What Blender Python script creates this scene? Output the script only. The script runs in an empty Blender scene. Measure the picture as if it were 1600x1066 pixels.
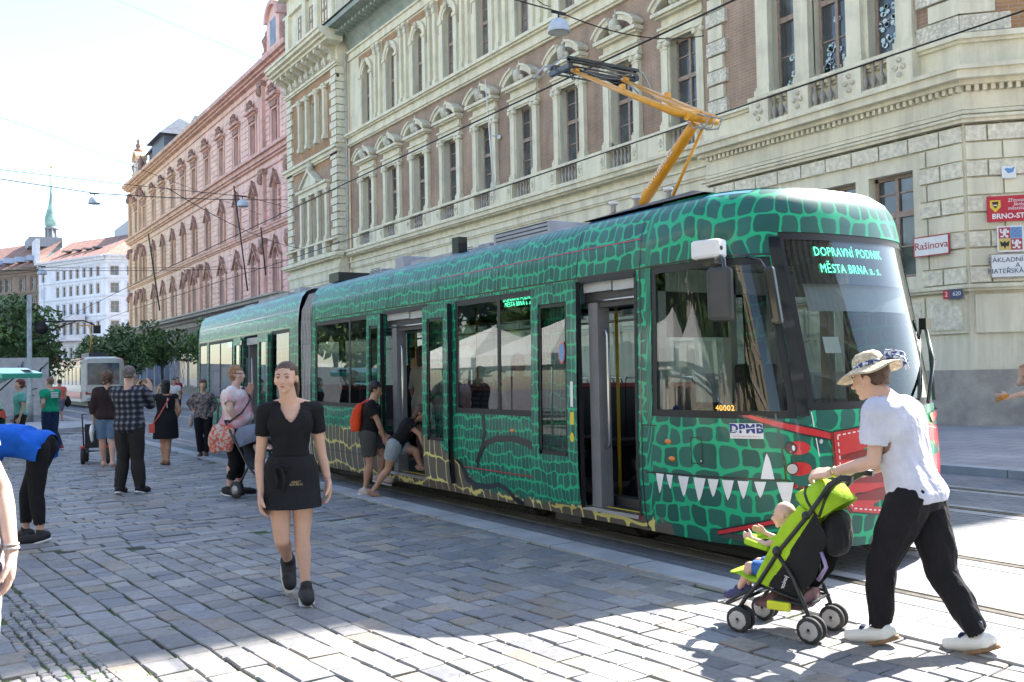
import bpy, bmesh, math, random
import numpy as np
from mathutils import Vector, Matrix
R = math.radians
PI = math.pi
SC = bpy.context.scene
COL = SC.collection
random.seed(7)

# ------------------------------------------------------------------ camera
# street frame: +Y runs along the street away from the viewer, +X towards the school
cam_d = bpy.data.cameras.new('camera')
cam = bpy.data.objects.new('camera', cam_d)
COL.objects.link(cam)
yaw, pitch, roll = R(32.2), R(1.8), R(1.2)
fw = Vector((math.sin(yaw)*math.cos(pitch), math.cos(yaw)*math.cos(pitch), math.sin(pitch)))
rt0 = Vector((math.cos(yaw), -math.sin(yaw), 0))
up0 = rt0.cross(fw)
rt = rt0*math.cos(roll) - up0*math.sin(roll)
up = up0*math.cos(roll) + rt0*math.sin(roll)
m = Matrix((rt, up, -fw)).transposed().to_4x4()
m.translation = Vector((0, 0, 1.63))
cam.matrix_world = m
cam_d.sensor_width = 36
cam_d.lens = 36*1500/1600
cam_d.clip_end = 3000
cam_d.clip_start = 0.05
SC.camera = cam

# ------------------------------------------------------------------ light
SUN_EL, SUN_AZ = R(43), R(84)          # azimuth clockwise from +Y
w = bpy.data.worlds.new('World'); SC.world = w; w.use_nodes = True
nt = w.node_tree; nt.nodes.clear()
sky = nt.nodes.new('ShaderNodeTexSky'); sky.sky_type = 'NISHITA'; sky.sun_disc = False
sky.sun_elevation = SUN_EL; sky.sun_rotation = SUN_AZ; sky.air_density = 1.0; sky.dust_density = 1.0; sky.ozone_density = .6
bg = nt.nodes.new('ShaderNodeBackground'); bg.inputs[1].default_value = 0.12
out = nt.nodes.new('ShaderNodeOutputWorld')
# thin white cloud drawn over the sky (procedural, by view direction)
tc = nt.nodes.new('ShaderNodeTexCoord')
mp = nt.nodes.new('ShaderNodeMapping'); mp.inputs['Scale'].default_value = (1.6, 1.6, 5.0); mp.inputs['Location'].default_value = (0.35, 0.1, 0.3)
nz = nt.nodes.new('ShaderNodeTexNoise'); nz.inputs['Scale'].default_value = 2.6; nz.inputs['Detail'].default_value = 8; nz.inputs['Roughness'].default_value = 0.6
cr = nt.nodes.new('ShaderNodeValToRGB'); cr.color_ramp.elements[0].position = 0.60; cr.color_ramp.elements[1].position = 0.68
cr.color_ramp.elements[0].color = (0, 0, 0, 1); cr.color_ramp.elements[1].color = (.9, .9, .9, 1)
mx = nt.nodes.new('ShaderNodeMixRGB'); mx.inputs[2].default_value = (6.5, 6.9, 7.2, 1)
L = nt.links.new
L(tc.outputs['Generated'], mp.inputs[0]); L(mp.outputs[0], nz.inputs['Vector']); L(nz.outputs['Fac'], cr.inputs[0])
L(cr.outputs[0], mx.inputs[0]); L(sky.outputs[0], mx.inputs[1]); L(mx.outputs[0], bg.inputs[0]); L(bg.outputs[0], out.inputs[0])
sd = bpy.data.lights.new('sun', 'SUN'); sd.energy = 5.0; sd.angle = R(0.53); sd.color = (1, .955, .88)
sun = bpy.data.objects.new('sun', sd); COL.objects.link(sun)
sdir = Vector((math.sin(SUN_AZ)*math.cos(SUN_EL), math.cos(SUN_AZ)*math.cos(SUN_EL), math.sin(SUN_EL)))
sun.rotation_euler = sdir.to_track_quat('Z', 'Y').to_euler(); sun.location = sdir*60
SC.view_settings.view_transform = 'Standard'; SC.view_settings.look = 'None'
SC.view_settings.exposure = 1.98; SC.view_settings.gamma = 1
SC.cycles.max_bounces = 6; SC.cycles.diffuse_bounces = 3; SC.cycles.glossy_bounces = 3; SC.cycles.transmission_bounces = 4
SC.cycles.transparent_max_bounces = 8
SC.cycles.use_denoising = True

# ------------------------------------------------------------------ materials
MATS = {}
def srgb(r, g, b):
    f = lambda c: (c/255/12.92 if c/255 <= .04045 else ((c/255+.055)/1.055)**2.4)
    return (f(r), f(g), f(b), 1)
def M(name, col, rough=.7, metal=0., var=.12, scale=4., bump=0., col2=None, coat=0., spec=.5, bscale=None, dirt=None, detail=5, em=None, sheen=0, sss=0, space='Object', lo=.35, hi=.7):
    if name in MATS: return MATS[name]
    if len(col) == 3: col = (*col, 1)
    m = bpy.data.materials.new(name); m.use_nodes = True; MATS[name] = m
    n = m.node_tree; b = n.nodes['Principled BSDF']; K = n.links.new
    b.inputs['Roughness'].default_value = rough; b.inputs['Metallic'].default_value = metal
    b.inputs['Specular IOR Level'].default_value = spec
    b.inputs['Coat Weight'].default_value = coat; b.inputs['Coat Roughness'].default_value = .06
    b.inputs['Sheen Weight'].default_value = sheen
    if sss:
        b.inputs['Subsurface Weight'].default_value = sss; b.inputs['Subsurface Radius'].default_value = (.012, .004, .002)
    b.inputs['Base Color'].default_value = col
    if em:
        b.inputs['Emission Color'].default_value = (*em[:3], 1); b.inputs['Emission Strength'].default_value = em[3]
    if var or col2 or bump:
        t = n.nodes.new('ShaderNodeTexCoord')
        z = n.nodes.new('ShaderNodeTexNoise'); z.inputs['Scale'].default_value = scale; z.inputs['Detail'].default_value = detail; z.inputs['Roughness'].default_value = .6
        K(t.outputs[space], z.inputs['Vector'])
        if var or col2:
            r = n.nodes.new('ShaderNodeValToRGB'); r.color_ramp.elements[0].position = lo; r.color_ramp.elements[1].position = hi
            c2 = col2 if col2 else tuple(c*(1-2*var) for c in col[:3])
            r.color_ramp.elements[0].color = (*c2[:3], 1)
            r.color_ramp.elements[1].color = col if col2 else (*[min(1, c*(1+var)) for c in col[:3]], 1)
            K(z.outputs['Fac'], r.inputs[0]); K(r.outputs[0], b.inputs['Base Color'])
        if bump:
            z2 = n.nodes.new('ShaderNodeTexNoise'); z2.inputs['Scale'].default_value = bscale or scale*6; z2.inputs['Detail'].default_value = 4
            K(t.outputs[space], z2.inputs['Vector'])
            bp = n.nodes.new('ShaderNodeBump'); bp.inputs['Strength'].default_value = bump; bp.inputs['Distance'].default_value = .02
            K(z2.outputs['Fac'], bp.inputs['Height']); K(bp.outputs[0], b.inputs['Normal'])
    return m
def brick_mat(name, c1, c2, mortar, bw, bh, ms=.008, rough=.85, offset=.5, bump=.5, swap=None, var=.25, noise_scale=1.2, stain=None):
    """brick / slab pattern in object space; swap picks which axes feed the pattern"""
    if name in MATS: return MATS[name]
    m = bpy.data.materials.new(name); m.use_nodes = True; MATS[name] = m
    n = m.node_tree; b = n.nodes['Principled BSDF']; K = n.links.new
    t = n.nodes.new('ShaderNodeTexCoord'); s = n.nodes.new('ShaderNodeSeparateXYZ'); c = n.nodes.new('ShaderNodeCombineXYZ')
    K(t.outputs['Object'], s.inputs[0])
    a = swap or 'YZ'
    K(s.outputs[a[0]], c.inputs[0]); K(s.outputs[a[1]], c.inputs[1])
    br = n.nodes.new('ShaderNodeTexBrick'); K(c.outputs[0], br.inputs['Vector'])
    br.inputs['Scale'].default_value = 1; br.inputs['Brick Width'].default_value = bw; br.inputs['Row Height'].default_value = bh
    br.inputs['Mortar Size'].default_value = ms; br.inputs['Mortar Smooth'].default_value = .1; br.offset = offset
    br.inputs['Color1'].default_value = c1; br.inputs['Color2'].default_value = c2; br.inputs['Mortar'].default_value = mortar
    z = n.nodes.new('ShaderNodeTexNoise'); z.inputs['Scale'].default_value = noise_scale; z.inputs['Detail'].default_value = 6; K(t.outputs['Object'], z.inputs['Vector'])
    r = n.nodes.new('ShaderNodeValToRGB'); r.color_ramp.elements[0].position = .35; r.color_ramp.elements[1].position = .65
    st = stain or (1-var, 1-var, 1-var)
    r.color_ramp.elements[0].color = (*st[:3], 1); r.color_ramp.elements[1].color = (1+var*.3, 1+var*.3, 1+var*.3, 1)
    K(z.outputs['Fac'], r.inputs[0])
    mu = n.nodes.new('ShaderNodeMixRGB'); mu.blend_type = 'MULTIPLY'; mu.inputs[0].default_value = 1
    K(br.outputs['Color'], mu.inputs[1]); K(r.outputs[0], mu.inputs[2]); K(mu.outputs[0], b.inputs['Base Color'])
    b.inputs['Roughness'].default_value = rough
    iv = n.nodes.new('ShaderNodeMath'); iv.operation = 'SUBTRACT'; iv.inputs[0].default_value = 1; K(br.outputs['Fac'], iv.inputs[1])
    z3 = n.nodes.new('ShaderNodeTexNoise'); z3.inputs['Scale'].default_value = 40; K(t.outputs['Object'], z3.inputs['Vector'])
    ad = n.nodes.new('ShaderNodeMath'); ad.operation = 'MULTIPLY_ADD'; ad.inputs[1].default_value = .3; K(z3.outputs['Fac'], ad.inputs[0]); K(iv.outputs[0], ad.inputs[2])
    bp = n.nodes.new('ShaderNodeBump'); bp.inputs['Strength'].default_value = bump; bp.inputs['Distance'].default_value = .01
    K(ad.outputs[0], bp.inputs['Height']); K(bp.outputs[0], b.inputs['Normal'])
    return m
def add_streaks(m, lo=.62, sc=(2.2, 2.2, .22), thr=(.42, .62)):
    """rain streaks and soot: noise stretched downwards over the base colour"""
    n = m.node_tree; b = n.nodes['Principled BSDF']; K = n.links.new
    src = b.inputs['Base Color'].links[0].from_socket
    t = n.nodes.new('ShaderNodeNewGeometry'); mp = n.nodes.new('ShaderNodeMapping'); mp.inputs['Scale'].default_value = sc; K(t.outputs['Position'], mp.inputs[0])
    z = n.nodes.new('ShaderNodeTexNoise'); z.inputs['Scale'].default_value = 1; z.inputs['Detail'].default_value = 9; z.inputs['Roughness'].default_value = .68; K(mp.outputs[0], z.inputs[0])
    r = n.nodes.new('ShaderNodeMapRange'); r.inputs[1].default_value = thr[0]; r.inputs[2].default_value = thr[1]; r.inputs[3].default_value = 1; r.inputs[4].default_value = lo; K(z.outputs['Fac'], r.inputs[0])
    x = n.nodes.new('ShaderNodeMixRGB'); x.blend_type = 'MULTIPLY'; x.inputs[0].default_value = 1; K(src, x.inputs[1]); K(r.outputs[0], x.inputs[2]); K(x.outputs[0], b.inputs['Base Color'])
def glass_mat(name, tint=(.6, .7, .68), rough=.02, alpha=.35, refl=.9):
    """thin glass: partly see-through, strongly reflecting at grazing angles"""
    if name in MATS: return MATS[name]
    m = bpy.data.materials.new(name); m.use_nodes = True; MATS[name] = m
    n = m.node_tree; n.nodes.clear(); K = n.links.new
    o = n.nodes.new('ShaderNodeOutputMaterial'); tr = n.nodes.new('ShaderNodeBsdfTransparent'); gl = n.nodes.new('ShaderNodeBsdfGlossy')
    tr.inputs[0].default_value = (*tint, 1); gl.inputs['Roughness'].default_value = rough; gl.inputs[0].default_value = (refl, refl, refl, 1)
    ge = n.nodes.new('ShaderNodeNewGeometry'); dt = n.nodes.new('ShaderNodeVectorMath'); dt.operation = 'DOT_PRODUCT'; K(ge.outputs['Normal'], dt.inputs[0]); K(ge.outputs['Incoming'], dt.inputs[1])
    ab_ = n.nodes.new('ShaderNodeMath'); ab_.operation = 'ABSOLUTE'; K(dt.outputs['Value'], ab_.inputs[0])
    om = n.nodes.new('ShaderNodeMath'); om.operation = 'SUBTRACT'; om.inputs[0].default_value = 1; K(ab_.outputs[0], om.inputs[1])
    pw = n.nodes.new('ShaderNodeMath'); pw.operation = 'POWER'; pw.inputs[1].default_value = 3.5; K(om.outputs[0], pw.inputs[0])
    ma = n.nodes.new('ShaderNodeMath'); ma.operation = 'MULTIPLY_ADD'; ma.inputs[1].default_value = .9; ma.inputs[2].default_value = alpha; ma.use_clamp = True
    K(pw.outputs[0], ma.inputs[0])
    mi = n.nodes.new('ShaderNodeMixShader'); K(ma.outputs[0], mi.inputs[0]); K(tr.outputs[0], mi.inputs[1]); K(gl.outputs[0], mi.inputs[2]); K(mi.outputs[0], o.inputs[0])
    return m

# ------------------------------------------------------------------ mesh helpers
class MB:
    def __init__(s): s.v = []; s.f = []; s.mi = []; s.sm = []; s.mats = []; s.cur = 0; s.T = None
    def mat(s, m):
        if m not in s.mats: s.mats.append(m)
        s.cur = s.mats.index(m); return s
    def add(s, vs, fs, smooth=False):
        b = len(s.v)
        for p in vs:
            p = Vector(p)
            if s.T is not None: p = s.T @ p
            s.v.append(tuple(p))
        for f in fs: s.f.append([b+i for i in f]); s.mi.append(s.cur); s.sm.append(smooth)
        return s
    def box(s, x0, x1, y0, y1, z0, z1):
        if x0 > x1: x0, x1 = x1, x0
        if y0 > y1: y0, y1 = y1, y0
        if z0 > z1: z0, z1 = z1, z0
        return s.add([(x0,y0,z0),(x1,y0,z0),(x1,y1,z0),(x0,y1,z0),(x0,y0,z1),(x1,y0,z1),(x1,y1,z1),(x0,y1,z1)],
              [(0,3,2,1),(4,5,6,7),(0,1,5,4),(1,2,6,5),(2,3,7,6),(3,0,4,7)])
    def quad(s, a, b, c, d): return s.add([a,b,c,d], [(0,1,2,3)])
    def prism(s, pts, axis, a, b):
        """extrude a closed 2D outline along an axis (0,1,2) from a to b"""
        n = len(pts)
        def mk(p, t):
            q = list(p); q.insert(axis, t); return tuple(q)
        vs = [mk(p, a) for p in pts] + [mk(p, b) for p in pts]
        fs = [(i, (i+1) % n, n+(i+1) % n, n+i) for i in range(n)] + [tuple(range(n))[::-1], tuple(range(n, 2*n))]
        return s.add(vs, fs)
    def tube(s, pts, r, n=8, cap=True, smooth=True):
        pts = [Vector(p) for p in pts]
        rs = r if isinstance(r, (list, tuple)) else [r]*len(pts)
        vs = []; fs = []; prev = None
        for i, p in enumerate(pts):
            d = (pts[min(i+1, len(pts)-1)] - pts[max(i-1, 0)]).normalized()
            if prev is None:
                a = Vector((0,0,1)) if abs(d.z) < .9 else Vector((1,0,0))
                u = d.cross(a).normalized()
            else:
                u = (prev - d*prev.dot(d)).normalized()
            prev = u; v = d.cross(u)
            for k in range(n):
                t = 2*PI*k/n; vs.append(p + (u*math.cos(t)+v*math.sin(t))*rs[i])
        for i in range(len(pts)-1):
            for k in range(n):
                fs.append((i*n+k, i*n+(k+1) % n, (i+1)*n+(k+1) % n, (i+1)*n+k))
        s.add(vs, fs, smooth)
        if cap:
            b = len(s.v)-len(vs)
            s.f.append([b+k for k in range(n)][::-1]); s.mi.append(s.cur); s.sm.append(False)
            s.f.append([b+(len(pts)-1)*n+k for k in range(n)]); s.mi.append(s.cur); s.sm.append(False)
        return s
    def lathe(s, prof, c=(0,0,0), n=12, smooth=True, axis=2):
        """prof: list of (radius, height)"""
        vs = []; fs = []
        for (r, h) in prof:
            for k in range(n):
                t = 2*PI*k/n; p = [r*math.cos(t), r*math.sin(t)]; p.insert(axis, h)
                vs.append((p[0]+c[0], p[1]+c[1], p[2]+c[2]))
        for i in range(len(prof)-1):
            for k in range(n): fs.append((i*n+k, i*n+(k+1) % n, (i+1)*n+(k+1) % n, (i+1)*n+k))
        fs.append(tuple(range(n))[::-1]); fs.append(tuple((len(prof)-1)*n+k for k in range(n)))
        return s.add(vs, fs, smooth)
    def ball(s, c, r, n=10, m=6, sc=(1,1,1)):
        prof = [(math.sin(PI*i/m), -math.cos(PI*i/m)) for i in range(m+1)]
        vs = []; fs = []
        for (a, h) in prof:
            a = max(a, .001)
            for k in range(n):
                t = 2*PI*k/n; vs.append((c[0]+r*sc[0]*a*math.cos(t), c[1]+r*sc[1]*a*math.sin(t), c[2]+r*sc[2]*h))
        for i in range(m):
            for k in range(n): fs.append((i*n+k, i*n+(k+1) % n, (i+1)*n+(k+1) % n, (i+1)*n+k))
        return s.add(vs, fs, True)
    def build(s, name, mat=None, parent=None, loc=None, rz=None, bevel=0, fix=True):
        me = bpy.data.meshes.new(name)
        me.from_pydata(s.v, [], s.f)
        ms = s.mats or [mat]
        if mat is not None and not s.mats: ms = [mat]
        for q in ms: me.materials.append(q)
        me.polygons.foreach_set('material_index', s.mi); me.polygons.foreach_set('use_smooth', s.sm)
        if fix:
            bm = bmesh.new(); bm.from_mesh(me); bmesh.ops.recalc_face_normals(bm, faces=bm.faces); bm.to_mesh(me); bm.free()
        me.update()
        o = bpy.data.objects.new(name, me); COL.objects.link(o)
        if parent: o.parent = parent
        if loc: o.location = loc
        if rz is not None: o.rotation_euler.z = rz
        if bevel:
            md = o.modifiers.new('bevel', 'BEVEL'); md.width = bevel; md.segments = 2; md.limit_method = 'ANGLE'
        return o
def tag(o, label=None, cat=None, group=None, kind=None):
    if label: o['label'] = label
    if cat: o['category'] = cat
    if group: o['group'] = group
    if kind: o['kind'] = kind
    return o
def empty(name, loc=(0,0,0), rz=0, label=None, cat=None, group=None):
    o = bpy.data.objects.new(name, None); COL.objects.link(o); o.location = loc; o.rotation_euler = (0, 0, rz)
    o.empty_display_size = .2
    return tag(o, label, cat, group)
def dup(o, parent=None, loc=None):
    c = o.copy(); COL.objects.link(c)
    if parent is not None: c.parent = parent
    if loc is not None: c.location = loc
    for ch in list(o.children): dup(ch, c)
    return c
def text_mesh(name, s, size, mat, parent=None, M4=None, depth=.002, align='CENTER', bold=0., sx=1., dots=None, spacing=1.):
    """lettering turned into a mesh, standing in the local XY plane of the matrix M4"""
    cu = bpy.data.curves.new(name, 'FONT'); cu.body = s; cu.size = size; cu.extrude = depth; cu.align_x = align; cu.align_y = 'CENTER'
    cu.offset = bold; cu.resolution_u = 3; cu.space_character = spacing; cu.space_line = .85
    t = bpy.data.objects.new(name, cu); COL.objects.link(t)
    bpy.context.view_layer.update()
    me = bpy.data.meshes.new_from_object(t.evaluated_get(bpy.context.evaluated_depsgraph_get()))
    bpy.data.objects.remove(t)
    me.materials.clear(); me.materials.append(mat)
    T = (M4 or Matrix()) @ Matrix.Diagonal((sx, 1, 1, 1))
    me.transform(T)
    o = bpy.data.objects.new(name, me); COL.objects.link(o)
    if parent: o.parent = parent
    return o
def frame_matrix(origin, xdir, ydir):
    x = Vector(xdir).normalized(); y = Vector(ydir).normalized(); z = x.cross(y).normalized(); y = z.cross(x)
    m = Matrix((x, y, z)).transposed().to_4x4(); m.translation = Vector(origin); return m
# ------------------------------------------------------------------ ground
def sett_mat():
    m = bpy.data.materials.new('granite_setts'); m.use_nodes = True; MATS['setts'] = m
    n = m.node_tree; b = n.nodes['Principled BSDF']; K = n.links.new
    a = n.nodes.new('ShaderNodeAttribute'); a.attribute_name = 'tone'
    t = n.nodes.new('ShaderNodeTexCoord')
    z = n.nodes.new('ShaderNodeTexNoise'); z.inputs['Scale'].default_value = 22; z.inputs['Detail'].default_value = 8; z.inputs['Roughness'].default_value = .7; K(t.outputs['Object'], z.inputs[0])
    z1 = n.nodes.new('ShaderNodeTexNoise'); z1.inputs['Scale'].default_value = 1.3; z1.inputs['Detail'].default_value = 5; K(t.outputs['Object'], z1.inputs[0])
    r = n.nodes.new('ShaderNodeMapRange'); r.inputs[1].default_value = .3; r.inputs[2].default_value = .7; r.inputs[3].default_value = .72; r.inputs[4].default_value = 1.15; K(z.outputs['Fac'], r.inputs[0])
    r1 = n.nodes.new('ShaderNodeMapRange'); r1.inputs[1].default_value = .35; r1.inputs[2].default_value = .65; r1.inputs[3].default_value = .82; r1.inputs[4].default_value = 1.08; K(z1.outputs['Fac'], r1.inputs[0])
    m1 = n.nodes.new('ShaderNodeMath'); m1.operation = 'MULTIPLY'; K(r.outputs[0], m1.inputs[0]); K(r1.outputs[0], m1.inputs[1])
    v = n.nodes.new('ShaderNodeMixRGB'); v.blend_type = 'MULTIPLY'; v.inputs[0].default_value = 1; K(a.outputs['Color'], v.inputs[1]); K(m1.outputs[0], v.inputs[2])
    K(v.outputs[0], b.inputs['Base Color']); b.inputs['Roughness'].default_value = .62
    bp = n.nodes.new('ShaderNodeBump'); bp.inputs['Strength'].default_value = .45; bp.inputs['Distance'].default_value = .012
    K(z.outputs['Fac'], bp.inputs['Height']); K(bp.outputs[0], b.inputs['Normal'])
    return m
def setts(name, polys, rw, ln, ang, bounds, ztop, seed, inside, gap=.012, jit=.009, tones=None, hj=.007, irregular=0.):
    """individually laid stones as one sheet of ground"""
    rg = np.random.default_rng(seed)
    ca, sa = math.cos(ang), math.sin(ang)
    u0, u1, v0, v1 = bounds                     # v along rows, u across
    V = []; F = []; T = []; nv = 0
    u = u0
    while u < u1:
        w = rw*(1+rg.uniform(-.16, .16)); v = v0 - rg.uniform(0, ln)
        while v < v1:
            l = ln*(1+rg.uniform(-.3, .35)); cu, cv = u+w/2, v+l/2
            x, y = cu*ca - cv*sa, cu*sa + cv*ca
            if inside(x, y):
                g = gap*rg.uniform(.5, 1.3); h = ztop + rg.normal(0, hj*.5)
                tx, ty = rg.normal(0, .012, 2)
                hu, hv = w/2-g/2, l/2-g/2
                lev = ((1.0, -.05, ), (1.0, -.007), (.88, -.0005), (.5, .0008))
                j = rg.uniform(-jit, jit, (4, 2))*(1+irregular*2)
                for (k, dz) in lev:
                    kk = k if k == 1 else None
                    for q, (a, b_) in enumerate(((-1,-1),(1,-1),(1,1),(-1,1))):
                        au = a*(hu if k == 1 else (hu-.006 if k == .88 else hu*.45)); bv = b_*(hv if k == 1 else (hv-.006 if k == .88 else hv*.6))
                        au += j[q,0]; bv += j[q,1]
                        pu, pv = cu+au, cv+bv
                        V.append((pu*ca-pv*sa, pu*sa+pv*ca, h+dz+tx*au+ty*bv))
                for L_ in range(3):
                    for q in range(4): F.append((nv+L_*4+q, nv+L_*4+(q+1) % 4, nv+L_*4+4+(q+1) % 4, nv+L_*4+4+q))
                F.append((nv+12, nv+13, nv+14, nv+15)); nv += 16
                c = tones[rg.choice(len(tones))]; s = rg.uniform(.82, 1.15)
                T.append((c[0]*s, c[1]*s, c[2]*s, 1))
            v += l
        u += w
    me = bpy.data.meshes.new(name); me.from_pydata(V, [], F)
    at = me.color_attributes.new('tone', 'FLOAT_COLOR', 'POINT')
    at.data.foreach_set('color', np.repeat(np.array(T, dtype=np.float32), 16, axis=0).ravel())
    me.polygons.foreach_set('use_smooth', [False]*len(F)); me.materials.append(MATS['setts']); me.update()
    o = bpy.data.objects.new(name, me); COL.objects.link(o)
    return tag(o, kind='structure')
sett_mat()
TON = [(.25,.24,.23), (.225,.22,.225), (.28,.265,.255), (.265,.245,.225), (.30,.285,.27), (.22,.215,.22), (.26,.25,.245), (.315,.295,.27), (.235,.235,.245), (.295,.25,.205), (.20,.20,.215)]
m_soil = M('soil_and_moss_in_joints', (.055,.11,.02), .95, var=.2, scale=2.2, col2=(.045,.04,.034), lo=.42, hi=.56, bump=.6, bscale=60)
m_asph = M('far_street_asphalt', (.17,.17,.18), .85, var=.12, scale=.6, bump=.3, bscale=50)
m_paver = brick_mat('road_paving_blocks', (.24,.24,.25,1), (.19,.19,.205,1), (.10,.10,.10,1), .24, .12, .006, swap='YX', bump=.35, var=.25, noise_scale=.7)
m_slab = brick_mat('pavement_slabs', (.36,.34,.34,1), (.31,.30,.31,1), (.14,.13,.13,1), .62, .42, .008, swap='YX', bump=.3, var=.2, noise_scale=.5)
m_kerb = brick_mat('granite_kerb', (.42,.42,.43,1), (.37,.37,.38,1), (.16,.16,.16,1), 1.1, 9, .01, swap='YX', bump=.3, var=.18, noise_scale=2.5)
m_band = brick_mat('concrete_track_bed', (.34,.33,.32,1), (.30,.29,.29,1), (.13,.13,.13,1), 1.5, 9, .008, swap='YX', bump=.3, var=.22, noise_scale=1.5)
m_steel = M('worn_rail_steel', (.30,.28,.26), .35, metal=1., var=.2, scale=8)
m_groove = M('rail_groove', (.02,.02,.02), .8, var=0)

MB().quad((-400,-300,-.06), (600,-300,-.06), (600,1500,-.06), (-400,1500,-.06)).build('ground', m_asph)['kind'] = 'structure'
tag(MB().box(-40, 4.86, -12, 31.3, -.04, .037).build('plaza_bed', m_soil), kind='structure')
def in_mosaic(x, y):  # wedge of small setts at the left
    return x < .60+(8.7-y)*.125 and x > .56 - (7.6-y)*.03 and y < 8.9
setts('cobbled_plaza', None, .178, .25, R(4.6), (-2.2, 7.3, 1.0, 14.0), .052, 3,
      lambda x, y: -.9 < x < 4.88 and 2.2 < y < 9.70+.25*math.sin(x*2.1) and not in_mosaic(x, y), tones=TON, gap=.014, hj=.005)
setts('cobbled_plaza', None, .20, .32, R(-85.4), (-31.6, -8.0, -6.0, 8.0), .050, 8,
      lambda x, y: -.9 < x < 4.88 and 9.69+.25*math.sin(x*2.1) < y < 31.1, tones=TON, gap=.017, hj=.006)
setts('small_cobbles', None, .075, .085, R(4.6), (-.2, 3.5, 3.0, 9.5), .047, 5, lambda x, y: (in_mosaic(x, y) or in_mosaic(x-.05, y) or in_mosaic(x+.03, y)) and y > 3.5, tones=TON, gap=.013, jit=.006, irregular=.4, hj=.002)
# far part of the plaza, out of close view
m_farsett = brick_mat('distant_setts', (.31,.31,.32,1), (.26,.26,.28,1), (.08,.08,.07,1), .29, .152, .012, swap='YX', bump=.6, var=.2)
tag(MB().box(-40, -.95, -12, 31.3, .02, .047).build('plaza_paving', m_farsett), kind='structure')
k = MB()
k.box(4.86, 5.15, -12, 30, -.06, .066)
# kerb turning away to the left at the end of the plaza
pts_o = [(5.15-1.6+1.6*math.cos(t), 30+1.6*math.sin(t)) for t in [i*PI/16 for i in range(9)]] + [(-40, 31.6)]
pts_i = [(5.15-1.6+1.31*math.cos(t), 30+1.31*math.sin(t)) for t in [i*PI/16 for i in range(9)]] + [(-40, 31.31)]
for i in range(len(pts_o)-1):
    a, b, c, d = pts_o[i], pts_o[i+1], pts_i[i+1], pts_i[i]
    k.add([(*a,.066),(*b,.066),(*c,.066),(*d,.066),(*a,-.06),(*b,-.06)], [(0,1,2,3),(0,4,5,1)])
tag(k.build('kerb', m_kerb), kind='structure')
# roadway of paving blocks with the two tracks let into it
tag(MB().box(5.15, 12.95, -12, 140, -.10, 0).build('roadway', m_paver), kind='structure')
bd = MB()
for a, b in ((5.72, 6.22), (7.17, 7.62), (9.62, 10.1), (11.15, 11.65)): bd.box(a, b, -12, 140, -.02, .004)
tag(bd.build('track_bed', m_band), kind='structure')
def curve_x(x0, y):   # the tracks bend slightly to the right beyond the front half of the tram
    return x0 + (0 if y < 14.8 else .0009*(y-14.8)**2 + .035*(y-14.8)*(1 if y < 200 else 1))*0 
rl = MB()
for x0 in (5.965, 7.40, 9.86, 11.38):
    rl.mat(m_steel)
    rl.box(x0-.035, x0+.022, -12, 140, -.02, .012); rl.box(x0+.058, x0+.076, -12, 140, -.02, .011)
    rl.mat(m_groove); rl.box(x0+.022, x0+.058, -12, 140, -.02, .0055)
tag(rl.build('tram_rails', m_steel), kind='structure')
# far pavement, rising gently to the school
fp = MB()
fp.add([(12.95,-12,.11),(13.2,-12,.112),(13.2,140,.112),(12.95,140,.11),(12.95,-12,-.1),(12.95,140,-.1)], [(0,1,2,3),(0,3,5,4)])
tag(fp.build('far_kerb', m_kerb), kind='structure')
tag(MB().add([(13.2,-40,.112),(20.6,-40,.27),(60,-40,.3),(60,140,.3),(20.6,140,.27),(13.2,140,.112)], [(0,1,4,5),(1,2,3,4)]).build('far_pavement', m_slab), kind='structure')
# a lowered traffic island with pale kerb far left
isl = MB(); c0 = (4.0, 37.0)
oo = [(c0[0]+1.9*math.cos(t), c0[1]+3.2*math.sin(t)) for t in [2*PI*i/24 for i in range(24)]]
isl.mat(m_kerb).add([(*p,.1) for p in oo]+[(*p,-.06) for p in oo], [tuple(range(24))]+[(i,(i+1)%24,24+(i+1)%24,24+i) for i in range(24)])
tag(isl.build('traffic_island_paving', m_kerb), kind='structure')
# painted lines on the far crossing
m_line = M('road_marking_paint', (.62,.62,.60), .7, var=.15, scale=9)
ln = MB()
for i in range(7): ln.box(5.6+i*2.1, 5.75+i*2.1, 34, 70, -.056, -.052)
for i in range(9): ln.box(-8, 22, 36+i*3.4, 36.12+i*3.4, -.0515, -.0485)
tag(ln.build('road_markings', m_line), kind='structure')
# thin tufts of grass in the joints
gt = MB(); rg = random.Random(4)
for i in range(2600):
    x = rg.uniform(.3, 4.8); y = rg.uniform(3.3, 16)
    if math.sin(x*3.1+1)*math.cos(y*1.7) + rg.uniform(-.6, .6) < .25: continue
    rr = round(((x*math.cos(R(4.6))+y*math.sin(R(4.6)))+2.2)/.170)*.170-2.2
    for q in range(3):
        a = rg.uniform(0, 6.3); h = rg.uniform(.01, .028); px, py = x+rg.uniform(-.02,.02), y+rg.uniform(-.02,.02)
        gt.add([(px,py,.044),(px+.008*math.cos(a),py+.008*math.sin(a),.044),(px+.02*math.cos(a+1),py+.02*math.sin(a+1),.04+h)], [(0,1,2)])
tag(gt.build('grass_tufts', M('joint_grass', (.10,.19,.03), .8, var=.3, scale=3), fix=False), 'short grass growing in the joints of the cobbles', 'grass', kind='stuff')
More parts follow.
